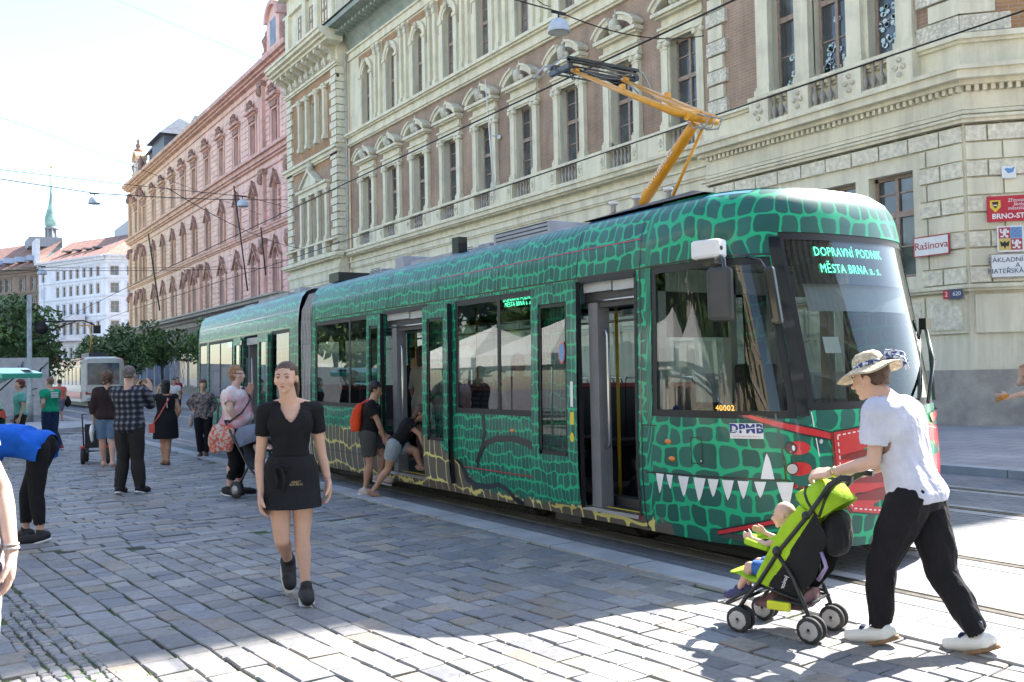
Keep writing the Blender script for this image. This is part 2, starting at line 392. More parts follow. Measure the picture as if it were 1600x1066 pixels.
# ------------------------------------------------------------------ school building
m_stone = M('cream_stucco', (.78,.725,.54), .85, var=.14, scale=1.1, col2=(.66,.61,.46), bump=.25, bscale=30, detail=8, lo=.3, hi=.5)
m_stone2 = M('weathered_grey_stone', (.47,.44,.37), .9, var=.2, scale=2.2, col2=(.30,.27,.24), bump=.4, bscale=20, detail=8)
m_verm = M('vermiculated_stone', (.80,.74,.57), .9, var=.12, scale=9, bump=.9, bscale=16, detail=3)
m_orn = M('carved_stone', (.78,.73,.58), .85, var=.18, scale=14, bump=1., bscale=25)
m_brick = brick_mat('school_brick', (.42,.27,.17,1), (.36,.24,.165,1), (.40,.35,.30,1), .29, .085, .009, var=.25, noise_scale=.8, bump=.4)
m_obrick = brick_mat('orange_brick', (.48,.25,.09,1), (.36,.19,.09,1), (.36,.30,.24,1), .29, .085, .009, var=.25, noise_scale=.8, bump=.4)
m_green = M('green_weathered_cornice', (.20,.26,.21), .85, var=.25, scale=1.6, col2=(.33,.35,.30), bump=.3)
m_wood = M('brown_window_wood', (.36,.27,.21), .6, var=.15, scale=6)
for _m, _l in ((m_stone, .80), (m_brick, .82), (m_orn, .8), (m_verm, .9)): add_streaks(_m, _l)
m_roof = M('dark_slate_roof', (.08,.08,.09), .7, var=.2, scale=3)
def pane_mat(name, col=(.06,.07,.075), rough=.05, curtain=0):
    if name in MATS: return MATS[name]
    m = M(name, col, rough, var=0, spec=.9)
    n = m.node_tree; b = n.nodes['Principled BSDF']; K = n.links.new
    t = n.nodes.new('ShaderNodeTexCoord'); z = n.nodes.new('ShaderNodeTexNoise'); z.inputs['Scale'].default_value = .9; z.inputs['Detail'].default_value = 2
    K(t.outputs['Object'], z.inputs[0]); r = n.nodes.new('ShaderNodeValToRGB'); r.color_ramp.elements[0].position = .45; r.color_ramp.elements[1].position = .6
    r.color_ramp.elements[0].color = (*col, 1); r.color_ramp.elements[1].color = (*[c*2.4+.04*curtain for c in col], 1)
    K(z.outputs['Fac'], r.inputs[0]); K(r.outputs[0], b.inputs['Base Color'])
    z2 = n.nodes.new('ShaderNodeTexNoise'); z2.inputs['Scale'].default_value = 1.4; K(t.outputs['Object'], z2.inputs[0])
    bp = n.nodes.new('ShaderNodeBump'); bp.inputs['Strength'].default_value = .12; bp.inputs['Distance'].default_value = .05; K(z2.outputs['Fac'], bp.inputs['Height']); K(bp.outputs[0], b.inputs['Normal'])
    return m
m_pane = pane_mat('window_glass_dark')
m_pane2 = pane_mat('window_glass_curtained', (.14,.14,.13), curtain=1)

def wall_holes(mb, X, yb, zb, holes, depth=.28, reveal=None, wallm=None):
    """a wall in the plane x = X facing -X with rectangular openings and their reveals; holes: (y0,y1,z0,z1)"""
    ys = sorted(set([yb[0], yb[1]]+[h[0] for h in holes]+[h[1] for h in holes])); zs = sorted(set([zb[0], zb[1]]+[h[2] for h in holes]+[h[3] for h in holes]))
    for i in range(len(ys)-1):
        for j in range(len(zs)-1):
            yc, zc = (ys[i]+ys[i+1])/2, (zs[j]+zs[j+1])/2
            if any(h[0] < yc < h[1] and h[2] < zc < h[3] for h in holes): continue
            mb.quad((X,ys[i],zs[j]), (X,ys[i],zs[j+1]), (X,ys[i+1],zs[j+1]), (X,ys[i+1],zs[j]))
    for (a, b, c, d) in holes:
        if reveal: mb.mat(reveal)
        mb.quad((X,a,c),(X+depth,a,c),(X+depth,a,d),(X,a,d)); mb.quad((X,b,c),(X,b,d),(X+depth,b,d),(X+depth,b,c))
        mb.quad((X,a,c),(X,b,c),(X+depth,b,c),(X+depth,a,c)); mb.quad((X,a,d),(X+depth,a,d),(X+depth,b,d),(X,b,d))
        if wallm: mb.mat(wallm)

def window_unit(name, parent, w, h, tr=.62, arch=False, frame=m_wood, pane=m_pane, lights=2, ft=.07, bars=True, depth=.08):
    """casement window standing in the YZ plane, centred on y, base at z=0; frame object with its pane as a sub-part"""
    f = MB(); hw = w/2; H = h
    top = h - hw if arch else h
    f.box(0, depth, -hw, -hw+ft, 0, top); f.box(0, depth, hw-ft, hw, 0, top); f.box(0, depth, -hw, hw, 0, ft)
    if not arch: f.box(0, depth, -hw, hw, h-ft, h)
    else:
        N = 10; po = [(hw*math.cos(PI*i/N), top+hw*math.sin(PI*i/N)) for i in range(N+1)]; pi_ = [((hw-ft)*math.cos(PI*i/N), top+(hw-ft)*math.sin(PI*i/N)) for i in range(N+1)]
        for i in range(N): f.prism([po[i], po[i+1], pi_[i+1], pi_[i]], 0, 0, depth)
    zt = h*tr
    f.box(-.02, depth, -hw+ft, hw-ft, zt-.07, zt+.07)
    for i in range(1, lights):
        y = -hw + w*i/lights; f.box(-.01, depth, y-.045, y+.045, ft, top if not arch else top+hw*.9)
    if bars:
        f.box(.02, depth, -hw+ft, hw-ft, zt*.5-.018, zt*.5+.018)
        f.box(.02, depth, -hw+ft, hw-ft, zt+(top-zt)*.55-.018, zt+(top-zt)*.55+.018)
    fo = f.build('window', frame, parent)
    p = MB()
    if arch:
        N = 10; p.add([(.05, -hw+.02, .02), (.05, hw-.02, .02)]+[(.05, (hw-.02)*math.cos(PI*i/N), top+(hw-.02)*math.sin(PI*i/N)) for i in range(N+1)], [tuple(range(N+3))])
    else: p.quad((.05,-hw+.02,.02), (.05,hw-.02,.02), (.05,hw-.02,h-.02), (.05,-hw+.02,h-.02))
    p.build('pane', pane, fo)
    return fo

school = empty('school_building', (20, 30, 0), 0, 'cream stone and brown brick school building with pedimented windows behind the green tram', 'building')
def SP(mb, name, mat=None):
    o = mb.build(name, mat, school); o.location = (-20, -30, 0); return o
XM, Y0, Y1 = 20.5, 20.25, 48.8
wy = [22.1+3.03*k for k in range(9)]
# main wall: brick on the first floor, stucco elsewhere
mb = MB(); gh = [(y-.62, y+.62, 3.4, 6.1) for y in wy]
mb.mat(m_stone); wall_holes(mb, XM, (Y0, Y1), (.15, 8.3), gh, .3)
mb.mat(m_brick); wall_holes(mb, XM, (Y0, Y1), (8.3, 14.1), [(y-.61, y+.61, 9.15, 12.0) for y in wy], .32, m_stone, m_brick)
mb.mat(m_stone); wall_holes(mb, XM, (Y0, Y1), (14.1, 19.3), [(y-.5, y+.5, 14.8, 17.95) for y in wy], .3)
SP(mb, 'wall')
# ground floor rustication lines, string courses, cornices on the main wall
cx = MB().mat(m_stone)
def prof(mb, y0, y1, X, pr):     # pr: list of (z0, z1, projection)
    for (a, b, p) in pr: mb.box(X-p, X+.05, y0, y1, a, b)
prof(cx, Y0, Y1, XM, [(6.5,6.6,.06),(6.9,7.0,.05),(7.35,7.42,.07),(7.42,7.68,.12),(7.68,7.74,.2),(8.02,8.08,.3),(8.08,8.24,.42),(8.24,8.34,.5)])
prof(cx, Y0, Y1, XM, [(14.02,14.1,.12),(14.1,14.2,.2),(14.2,14.48,.14),(14.48,14.55,.28),(14.55,14.68,.38)])
prof(cx, Y0, Y1, XM, [(18.75,18.85,.1),(18.85,19.15,.06),(19.15,19.25,.16)])
SP(cx, 'string_course')
# recessed long panels between the courses of the ground floor
rp = MB().mat(m_stone)
for i, z in enumerate((3.2, 3.75, 4.3, 4.85, 5.4, 5.95)):
    for k in range(10):
        ya = Y0 + .1 if k == 0 else wy[k-1]+.75; yb_ = Y1-.1 if k == 9 else wy[k]-.75
        if yb_-ya > .4: rp.box(XM-.05, XM+.02, ya, yb_, z+.03, z+.5)
rp.box(XM-.09, XM+.02, Y0, Y1, .15, 1.5); rp.box(XM-.14, XM, Y0, Y1, 2.9, 3.1)
SP(rp, 'rustication')
# coved green cornice at the top
gc = MB().mat(m_green)
cove = [(XM, 19.25)]+[(XM-1.25*(1-math.cos(t)), 19.25+1.05*math.sin(t)) for t in [PI/2*i/6 for i in range(1, 7)]]+[(XM-1.4, 20.3), (XM-1.4, 20.55), (XM+.4, 20.75), (XM+.4, 19.25)]
gc.prism([(x, z) for x, z in cove], 1, Y0+.2, Y1)
for k in range(60):
    y = Y0+.6+k*.47
    if y < Y1-.3: gc.box(XM-1.02, XM-.55, y, y+.16, 19.98, 20.12)
SP(gc, 'cornice')
# one bay: pilasters, entablature, broken segmental pediment, balustrade
def pilaster_mesh(h, w=.30, d=.16):
    p = MB().mat(m_stone)
    p.box(-d-.06, 0, -w/2-.05, w/2+.05, 0, .22); p.box(-d-.03, 0, -w/2-.02, w/2+.02, .22, .3)
    p.box(-d, 0, -w/2, w/2, .3, h-.34)
    p.box(-d-.02, 0, -w/2-.02, w/2+.02, h-.36, h-.31)
    p.box(-d-.01, 0, -w/2, w/2, h-.31, h-.1)
    for s in (-1, 1):                       # volutes
        p.lathe([(.02,-d-.08),(.10,-d-.07),(.10,0)], (0, s*(w/2-.0), h-.2), 10, axis=0)
    p.box(-d-.07, 0, -w/2-.06, w/2+.06, h-.1, h)
    return p
def pediment_mesh():
    p = MB().mat(m_stone)
    p.box(-.16, 0, -.98, .98, 0, .30); p.box(-.24, 0, -1.02, 1.02, .30, .38)
    p.box(-.12, 0, -.92, .92, .38, .66)
    p.box(-.30, 0, -1.04, 1.04, .66, .72); p.box(-.42, 0, -1.12, 1.12, .72, .84)
    # two curved arms
    rad = 1.5; cz = .84-1.5+.62
    for s in (-1, 1):
        pts = []
        t0, t1 = math.acos(1.12/rad), math.acos(.30/rad)
        ts = [t0+(t1-t0)*i/6 for i in range(7)]
        for i in range(6):
            a, b = ts[i], ts[i+1]
            q = [(s*rad*math.cos(a), max(.84, cz+rad*math.sin(a))), (s*rad*math.cos(b), cz+rad*math.sin(b)),
                 (s*(rad-.2)*math.cos(b), max(.84, cz+(rad-.2)*math.sin(b))), (s*(rad-.2)*math.cos(a), max(.84, cz+(rad-.2)*math.sin(a)))]
            p.prism(q, 0, -.42, -.02)
            q2 = [(y*1.0, z+.001+.05) if k < 2 else (y, z+.16) for k, (y, z) in enumerate(q)]
            p.prism([(q[0][0]*1.03, q[0][1]+.05), (q[1][0]*1.03, q[1][1]+.05), (q[1][0], q[1][1]-.03), (q[0][0], q[0][1]-.03)], 0, -.50, -.02)
    p.mat(m_orn)
    p.ball((-.34, 0, 1.12), .21, 10, 6, (1, .9, 1.3)); p.ball((-.3, 0, 1.46), .08, 8, 5); p.ball((-.3, -.2, 1.0), .11, 8, 5); p.ball((-.3, .2, 1.0), .11, 8, 5)
    p.tube([(-.28, 0, 1.5), (-.28, 0, 1.7)], [.045, .02], 6)
    p.mat(m_stone2)
    p.box(-.2, 0, -.95, .95, .84, .98)
    return p
def baluster_row(n=5, w=1.0, h=.62, rr=.072):
    p = MB().mat(m_stone2)
    for i in range(n):
        y = -w/2 + w*(i+.5)/n
        p.lathe([(.06,0),(.06,.05),(.035,.09),(rr,.2),(rr*.95,.26),(.032,.38),(.03,.46),(.055,.5),(.055,h)], (-.16, y, 0), 8)
    return p
def rail_mesh(w=3.03):
    p = MB().mat(m_stone)
    p.box(-.30, 0, -w/2, w/2, 0, .10); p.box(-.34, 0, -w/2, w/2, .70, .80)
    for s in (-1, 1):
        p.box(-.30, 0, s*.66, s*(w/2), .10, .70)
        p.box(-.33, -.28, s*.74, s*.98, .16, .64)       # raised panel on the pedestal
        for q in range(4): p.mat(m_orn).ball((-.33, s*.86+.05*math.cos(q*PI/2), .4+.1*math.sin(q*PI/2)), .05, 6, 4)
        p.mat(m_stone)
    p.mat(m_stone2).box(-.03, 0, -.66, .66, .10, .70)
    return p
pm = pilaster_mesh(2.95)
first = {}
def part(key, builder, name, loc):
    if key not in first:
        o = builder().build(name, None, school); first[key] = o; o.location = Vector(loc)-Vector((20,30,0)); return o
    return dup(first[key], None, Vector(loc)-Vector((20,30,0)))
def win(key, loc, **kw):
    if key not in first:
        o = window_unit('window', school, **kw); first[key] = o; o.location = Vector(loc)-Vector((20,30,0)); return o
    return dup(first[key], None, Vector(loc)-Vector((20,30,0)))
def arch_surround(w=1.0, h=3.15, t=.2):
    p = MB().mat(m_stone); hw = w/2; top = h-hw; N = 14
    for (ro, ri, d) in ((hw+t+.12, hw+t*.55, .14), (hw+t*.55, hw-.01, .09)):
        for i in range(N):
            a, b = PI*i/N, PI*(i+1)/N
            p.prism([(ro*math.cos(a), top+ro*math.sin(a)), (ro*math.cos(b), top+ro*math.sin(b)), (ri*math.cos(b), top+ri*math.sin(b)), (ri*math.cos(a), top+ri*math.sin(a))], 0, -d, .02)
    # stone filling the corners of the rectangular opening
    for s in (-1, 1):
        pts = [(s*hw*math.cos(PI/2*i/7), top+hw*math.sin(PI/2*i/7)) for i in range(8)]+[(0, h+.02), (s*hw, h+.02)]
        p.prism(pts, 0, -.02, .25)
        p.box(-.12, .02, s*(hw), s*(hw+.3), 0, top-.1); p.box(-.18, .02, s*(hw-.02), s*(hw+.34), top-.1, top+.05)
    p.mat(m_orn).ball((-.2, 0, h+.12), .13, 8, 5, (1,.8,1.4))
    return p
def pair_pilasters():
    p = MB()
    for s in (-.27, .27):
        p.mat(m_stone).box(-.2, 0, s-.14, s+.14, 0, .3); p.box(-.15, 0, s-.105, s+.105, .3, 3.35)
        p.mat(m_orn).box(-.19, 0, s-.13, s+.13, 3.35, 3.75)
        for q in (-1, 1): p.ball((-.2, s+q*.1, 3.66), .07, 6, 4)
        p.mat(m_stone).box(-.24, 0, s-.17, s+.17, 3.75, 3.87)
    return p
def spandrel():
    p = MB().mat(m_obrick); p.box(-.03, 0, .84, 1.02, 2.2, 3.85); p.box(-.03, 0, -1.02, -.84, 2.2, 3.85)
    p.box(-.03, 0, -.84, .84, 3.5, 3.85); return p
for k, y in enumerate(wy):
    win('w1', (XM+.22, y, 9.15), w=1.22, h=2.85, tr=.56)
    for s in (-.80, .80): part('pil', lambda: pm, 'pilaster', (XM, y+s, 9.14))
    jb = part('jamb', lambda: MB().mat(m_stone).box(-.10, .05, .60, .68, 0, 2.95).box(-.10, .05, -.68, -.60, 0, 2.95).box(-.1, .05, -.6, .6, 2.85, 2.95).box(-.2, .1, -.62, .62, -.06, .02), 'window_surround', (XM, y, 9.15))
    part('ped', pediment_mesh, 'pediment', (XM, y, 12.06))
    part('rail', rail_mesh, 'balustrade', (XM, y, 8.34))
    part('bal', baluster_row, 'balusters', (XM, y, 8.44))
    win('w2', (XM+.2, y, 14.8), w=1.0, h=3.15, arch=True, tr=.5, pane=m_pane2)
    part('arch', arch_surround, 'arched_window_surround', (XM, y, 14.8))
    part('span', spandrel, 'orange_brick_spandrel', (XM, y, 14.8))
    if k < 8: part('pp', pair_pilasters, 'pilaster_pair', (XM, y+1.515, 14.72))
    win('w0', (XM+.2, y, 3.4), w=1.24, h=2.7, tr=.6)
# downpipe
dp = MB(); gz = M('galvanised_pipe', (.48,.47,.42), .6, var=.15)
dp.tube([(20.3, 48.75, .3), (20.3, 48.75, 19.2)], .075, 8)
for z in range(1, 19, 3): dp.tube([(20.3, 48.75, z), (20.3, 48.75, z+.08)], .1, 8)
SP(dp, 'downpipe', gz)

# ---- left risalit (Y 48.95 .. 57)
XL, LA, LB = 19.9, 48.95, 57.0
yc = 52.6
mb = MB().mat(m_stone); trip = [(yc-1.75, yc-1.05), (yc-.45, yc+.45), (yc+1.05, yc+1.75)]
wall_holes(mb, XL, (LA, LB), (.15, 8.3), [], .3)
mb.mat(m_brick); wall_holes(mb, XL, (LA, LB), (8.3, 13.3), [(a, b, 9.2, 11.9) for a, b in trip], .3, m_stone, m_brick)
mb.mat(m_obrick); wall_holes(mb, XL, (LA, LB), (13.3, 18.6), [(a, b, 14.9, 17.4) for a, b in trip], .3, m_stone, m_obrick)
mb.mat(m_stone); mb.quad((XL,LA,18.6),(XL,LA,25),(XL,LB,25),(XL,LB,18.6)); mb.quad((XL,LA,.15),(XL,LA,25),(XM+.2,LA,25),(XM+.2,LA,.15)); mb.quad((XL,LB,.15),(XL,LB,25),(XM+3,LB,25),(XM+3,LB,.15))
SP(mb, 'wall')
c = MB().mat(m_stone)
for (a, b, p) in [(1.4,1.5,.06),(7.35,7.45,.08),(7.45,7.7,.14),(8.0,8.1,.3),(8.1,8.3,.45),(13.7,13.8,.12),(13.8,14.0,.22),(14.0,14.14,.36),(17.9,18.05,.1),(18.55,18.65,.12),(18.65,18.8,.2),(19.7,19.85,.9),(19.85,20.0,1.1),(20.0,20.2,1.3),(20.2,20.35,1.4),(23.6,23.75,.2),(24.8,25,.5)]:
    c.box(XL-p, XL+.05, LA-min(p, .7), LB+min(p, .3), a, b)
for z in (3.3, 3.9, 4.5, 5.1, 5.7, 6.3, 6.9): c.box(XL-.06, XL, LA, LB, z, z+.5)
SP(c, 'cornice')
cb = MB().mat(m_orn)
for i in range(9):
    y = LA+.3+i*.93
    cb.prism([(XL, 18.85), (XL-.2, 18.9), (XL-.3, 19.3), (XL-.85, 19.5), (XL-.85, 19.7), (XL, 19.7)], 1, y, y+.24)
    cb.ball((XL-.12, y+.58, 19.2), .2, 8, 5, (.6, 1, 1))
SP(cb, 'cornice_brackets')
q = MB()
for s, yy in ((1, LA), (-1, LB)):
    for i, z in enumerate(np.arange(8.45, 18.3, .42)):
        if 13.5 < z < 14.2: continue
        l = .95 if i % 2 == 0 else .72
        q.mat(m_stone if i % 2 else m_verm).box(XL-.12, XL+.02, yy-(.06 if s > 0 else 0), yy+s*l, z, z+.36)
        if s > 0: q.box(XL-.12, XL+.45, yy-.1, yy, z, z+.36)
SP(q, 'quoins')
for zb, hh in ((9.14, 2.95), (14.85, 3.1)):
    for yy in (yc-2.0, yc-.75, yc+.75, yc+2.0):
        if hh == 2.95: part('pil', lambda: pm, 'pilaster', (XL, yy, zb))
        else: part('pil2', lambda: pilaster_mesh(3.1, .26, .22), 'pilaster', (XL, yy, zb))
for a, b in trip:
    win('lw%.1f' % (b-a), (XL+.2, (a+b)/2, 9.2), w=b-a, h=2.7, tr=.56, lights=2 if b-a > .8 else 1)
    win('lx%.1f' % (b-a), (XL+.2, (a+b)/2, 14.9), w=b-a, h=2.5, tr=.56, lights=2 if b-a > .8 else 1)
c = MB().mat(m_stone)
c.box(XL-.2, XL, yc-2.3, yc+2.3, 12.06, 12.36); c.box(XL-.34, XL, yc-2.4, yc+2.4, 12.36, 12.5)
c.prism([(yc-1.2, 12.5), (yc+1.2, 12.5), (yc, 13.25)], 0, XL-.38, XL-.02); c.prism([(yc-1.3, 12.5), (yc, 13.3), (yc+1.3, 12.5), (yc+1.45, 12.55), (yc, 13.5), (yc-1.45, 12.55)], 0, XL-.5, XL-.02)
c.mat(m_orn).ball((XL-.3, yc, 13.6), .2, 8, 6, (1, 1, 1.6))
c.mat(m_stone).box(XL-.34, XL, LA-.05, LB, 9.02, 9.12); c.box(XL-.25, XL, yc-2.4, yc+2.4, 8.3, 8.42)
for yy in (yc-2.0, yc-.75, yc+.75, yc+2.0): c.box(XL-.3, XL, yy-.25, yy+.25, 8.42, 9.02)
SP(c, 'pediment')
for yy in (yc-1.38, yc, yc+1.38): part('bal', baluster_row, 'balusters', (XL-.05, yy, 8.42))
# attic storey over the left risalit: windows between short pilasters
for i, yy in enumerate((yc-1.9, yc, yc+1.9)):
    win('la', (XL-.04, yy, 21.0), w=.9, h=2.1, tr=.6, lights=2)
c = MB().mat(m_stone)
for yy in (LA+.5, yc-.95, yc+.95, LB-.5): c.box(XL-.2, XL, yy-.3, yy+.3, 20.4, 23.6)
for yy in (yc-1.9, yc, yc+1.9): c.box(XL-.12, XL, yy-.65, yy+.65, 20.45, 20.95)
SP(c, 'attic_pilasters')

# ---- right risalit up to the chamfered corner (Y 12.3 .. 20.25)
XR = 19.5; RA, RB = 12.3, 20.2
tri = [(17.25, .80), (15.72, 1.12), (14.18, .86)]
CH = (Vector((19.5, 12.3, 0)), Vector((.7071, -.7071, 0)))    # chamfer start and direction
mb = MB().mat(m_stone)
wall_holes(mb, XR, (RA, RB), (.15, 8.0), [(14.18-.6, 14.18+.6, 3.6, 6.05), (15.75-.6, 15.75+.6, 3.6, 6.05), (17.3-.6, 17.3+.6, 3.6, 6.05)], .35)
mb.mat(m_brick); wall_holes(mb, XR, (RA, RB), (8.0, 19.0), [(y-w/2, y+w/2, 8.82, 12.0) for y, w in tri]+[(y-w/2, y+w/2, 14.8, 17.8) for y, w in tri], .35, m_stone, m_obrick)
mb.mat(m_stone); mb.quad((XR,RB,.15),(XM+.1,RB,.15),(XM+.1,RB,22),(XR,RB,22))
SP(mb, 'wall')
def course(mb, pr, extra=0):
    """mouldings that run along the front and turn round the chamfer"""
    L_ = 4.9
    for (z0, z1, p) in pr:
        n = Vector((-.7071, -.7071, 0)); k = math.tan(PI/8)
        a = [(XR, RB+(.15 if p > .15 else 0)), (XR, RA), tuple((CH[0]+CH[1]*L_)[:2])]
        o = [(XR-p, RB+(.15 if p > .15 else 0)), (XR-p, RA-p*k), tuple((CH[0]+CH[1]*L_+n*p)[:2])]
        for i in (0, 1):
            mb.add([(*a[i],z0),(*a[i+1],z0),(*o[i+1],z0),(*o[i],z0),(*a[i],z1),(*a[i+1],z1),(*o[i+1],z1),(*o[i],z1)],
                   [(0,3,2,1),(4,5,6,7),(3,7,6,2),(0,4,7,3),(1,2,6,5)])
mc = MB().mat(m_stone)
course(mc, [(6.82,6.9,.14),(6.9,6.96,.2),(7.02,7.1,.08),(7.12,7.5,.05),(7.62,7.72,.24),(7.72,7.9,.42),(7.9,7.99,.5),(8.0,8.55,.1),(8.55,8.62,.18),(8.62,8.74,.26),(3.22,3.3,.2),(3.16,3.22,.13)])
course(mc, [(14.1,14.2,.12),(14.2,14.5,.2),(14.5,14.68,.4),(19.2,19.4,.3),(19.4,20.4,.9),(20.4,20.6,1.3)])
mc.mat(m_stone2); course(mc, [(.15,1.45,.16)])
SP(mc, 'string_course')
dn = MB().mat(m_stone)
for i in range(48): y = RB-.1-i*.165; dn.box(XR-.17, XR, y-.085, y, 7.5, 7.62)
T = Matrix.Translation(CH[0]) @ Matrix.Rotation(R(45), 4, 'Z')       # local -Y axis runs along the chamfer, -X outwards
dn.T = T
for i in range(29): y = -.05-i*.165; dn.box(-.17, 0, y-.085, y, 7.5, 7.62)
SP(dn, 'dentils')
# rusticated courses
def blocks(mb, z0, z1, ylist, rough, T=None):
    mb.T = T; mb.mat(m_verm if rough else m_stone)
    X = 0 if T is not None else XR
    for (a, b) in ylist: mb.box(X-(.085 if rough else .06), X+.02, a+.02, b-.02, z0+.02, z1-.02)
    mb.T = None
rs = MB(); z = 3.32; i = 0
while z < 6.8:
    h = .37 if i % 2 == 0 else .40
    z1 = min(z+h, 6.81); rough = i % 2 == 0
    off = .0 if rough else .35
    lst = []; y = 12.3
    edges = [12.3]+[12.3+.55+off+k*.78 for k in range(11)]
    for a, b in zip(edges[:-1], edges[1:]):
        a2, b2 = a, min(b, RB)
        if b2-a2 < .1: continue
        for wyc in (14.18, 15.75, 17.3):
            if z1 > 3.6 and z < 6.1 and a2 < wyc+.78 and b2 > wyc-.78:
                if a2 < wyc-.78: b2 = wyc-.78
                elif b2 > wyc+.78 : a2 = wyc+.78
                else: a2 = b2
        if b2-a2 > .12: lst.append((a2, b2))
    if z > 6.05 or z < 3.6: pass
    blocks(rs, z, z1, lst, rough)
    ed = [0]+[-.45-(.3 if not rough else 0)-k*.95 for k in range(5)]
    blocks(rs, z, z1, [(b, a) for a, b in zip(ed[:-1], ed[1:])], rough, T)
    z = z1; i += 1
for a, b in ((12.35, 13.3), (13.35, 13.95), (14.0, 14.8), (14.9, 16.6), (16.7, 18.4), (18.5, 20.1)):
    rs.mat(m_stone); rs.box(XR-.07, XR+.02, a, b, 2.25, 3.08)
    rs.mat(m_verm if (a < 14) else m_stone); rs.box(XR-.10, XR+.02, a+.08, b-.08, 2.33, 3.0)
rs.T = T; rs.mat(m_stone)
for k in range(4): rs.box(-.07, .02, -.1-k*1.05-.95, -.1-k*1.05, 2.25, 3.08)
rs.T = None
SP(rs, 'rustication')
# vermiculated quoins at both ends of the upper storeys
q = MB()
for i, z in enumerate(np.arange(8.8, 19, .42)):
    if 13.9 < z < 14.7: continue
    long_ = i % 2 == 0
    q.mat(m_orn if long_ else m_stone)
    q.box(XR-.12 if long_ else XR-.09, XR+.02, 19.25 if long_ else 19.4, 20.0 if long_ else 19.96, z, z+.37)
    q.box(XR-.12 if long_ else XR-.09, XR+.02, RA-.05, RA+(1.0 if long_ else .7), z, z+.37)
    q.T = T; q.box(-.12 if long_ else -.09, .02, -(1.0 if long_ else .7), .03, z, z+.37); q.T = None
SP(q, 'quoins')
for yy in (17.83, 16.5, 14.93, 13.55): part('pilR', lambda: pilaster_mesh(3.4, .42, .2), 'pilaster', (XR, yy, 8.78))
for (y, w_) in tri:
    win('r%.2f' % w_, (XR+.22, y, 8.82), w=w_, h=3.2, tr=.62, lights=2 if w_ > 1 else 1, ft=.09)
    win('s%.2f' % w_, (XR+.22, y, 14.8), w=w_, h=3.0, tr=.6, lights=2 if w_ > 1 else 1)
    part('sill%.2f' % w_, lambda: MB().mat(m_stone).box(-.06, .04, -w_/2-.12, -w_/2, 0, 3.2).box(-.06, .04, w_/2, w_/2+.12, 0, 3.2), 'window_surround', (XR, y, 8.82))
c = MB().mat(m_stone); c.box(XR-.24, XR, 13.3, 18.1, 12.15, 12.6); c.box(XR-.4, XR, 13.2, 18.2, 12.6, 12.8)
c.box(XR-.36, XR-.08, 13.3, 18.1, 8.0, 8.08)
for yy in (17.83, 16.5, 14.93, 13.55): c.box(XR-.4, XR-.08, yy-.33, yy+.33, 8.0, 8.78); [c.mat(m_orn).ball((XR-.42, yy+.1*math.cos(a), 8.36+.17*math.sin(a)), .07, 6, 4) for a in (0, 1.57, 3.14, 4.71)]; c.mat(m_stone)
c.box(XR-.42, XR-.06, 13.2, 18.2, 8.7, 8.79)
SP(c, 'balustrade')
for yy, n in ((17.17, 3), (15.72, 4), (14.24, 4)): part('balR%d' % n, lambda: baluster_row(n, .23*n, .64, .085), 'balusters', (XR-.1, yy, 8.07))
for yy in (14.18, 15.75, 17.3): win('rg', (XR+.25, yy, 3.6), w=1.2, h=2.45, tr=.62, ft=.09)
# paper flowers stuck on the upper windows
fl = MB(); m_pf = M('paper_flower', (.75,.78,.78), .7, var=.15, scale=8, col2=(.35,.6,.68))
rg = random.Random(9)
def flower(y, z, r):
    for q in range(6):
        a = q*PI/3+rg.random(); cy, cz = y+r*.6*math.cos(a), z+r*.6*math.sin(a)
        fl.prism([(cy+r*.38*math.cos(t), cz+r*.38*math.sin(t)) for t in [i*PI/3 for i in range(6)]], 0, XR+.235, XR+.245)
for (y, z, r) in [(14.35,10.05,.16),(14.4,9.7,.17),(14.02,10.1,.15),(14.05,9.75,.17),(14.32,9.3,.17),(14.0,9.35,.15),(13.95,10.45,.12)]+[(15.72+rg.uniform(-.45,.45), rg.uniform(9.0,10.4), rg.uniform(.09,.14)) for _ in range(16)]+[(17.2+rg.uniform(-.3,.3), rg.uniform(8.95,9.8), .1) for _ in range(7)]:
    flower(y, z, r)
SP(fl, 'window_decoration', m_pf)
# chamfer wall, side street wall and roofs
mb = MB(); mb.T = T; mb.mat(m_stone); mb.quad((0,0,.15),(0,-4.9,.15),(0,-4.9,8.0),(0,0,8.0)); mb.mat(m_obrick); mb.quad((0,0,8.0),(0,-4.9,8.0),(0,-4.9,20),(0,0,20)); mb.T = None
e = CH[0]+CH[1]*4.9
mb.mat(m_stone); mb.quad((e.x,e.y,.15),(50,e.y,.15),(50,e.y,20.5),(e.x,e.y,20.5))
mb.quad((24,57,.15),(50,57,.15),(50,57,20),(24,57,20))
SP(mb, 'side_wall')
rf = MB().mat(m_roof)
rf.add([(19.0,20,20.6),(19.0,57,20.6),(26,57,25.5),(26,15,25.5),(19.0,12,20.6),(22.7,8,20.6),(50,8,20.6),(50,15,25.5)], [(0,1,2,3),(0,3,4),(4,3,5),(5,3,7,6)])
rf.quad((26,57,25.5),(26,15,25.5),(50,15,25.5),(50,57,25.5))
SP(rf, 'roof')

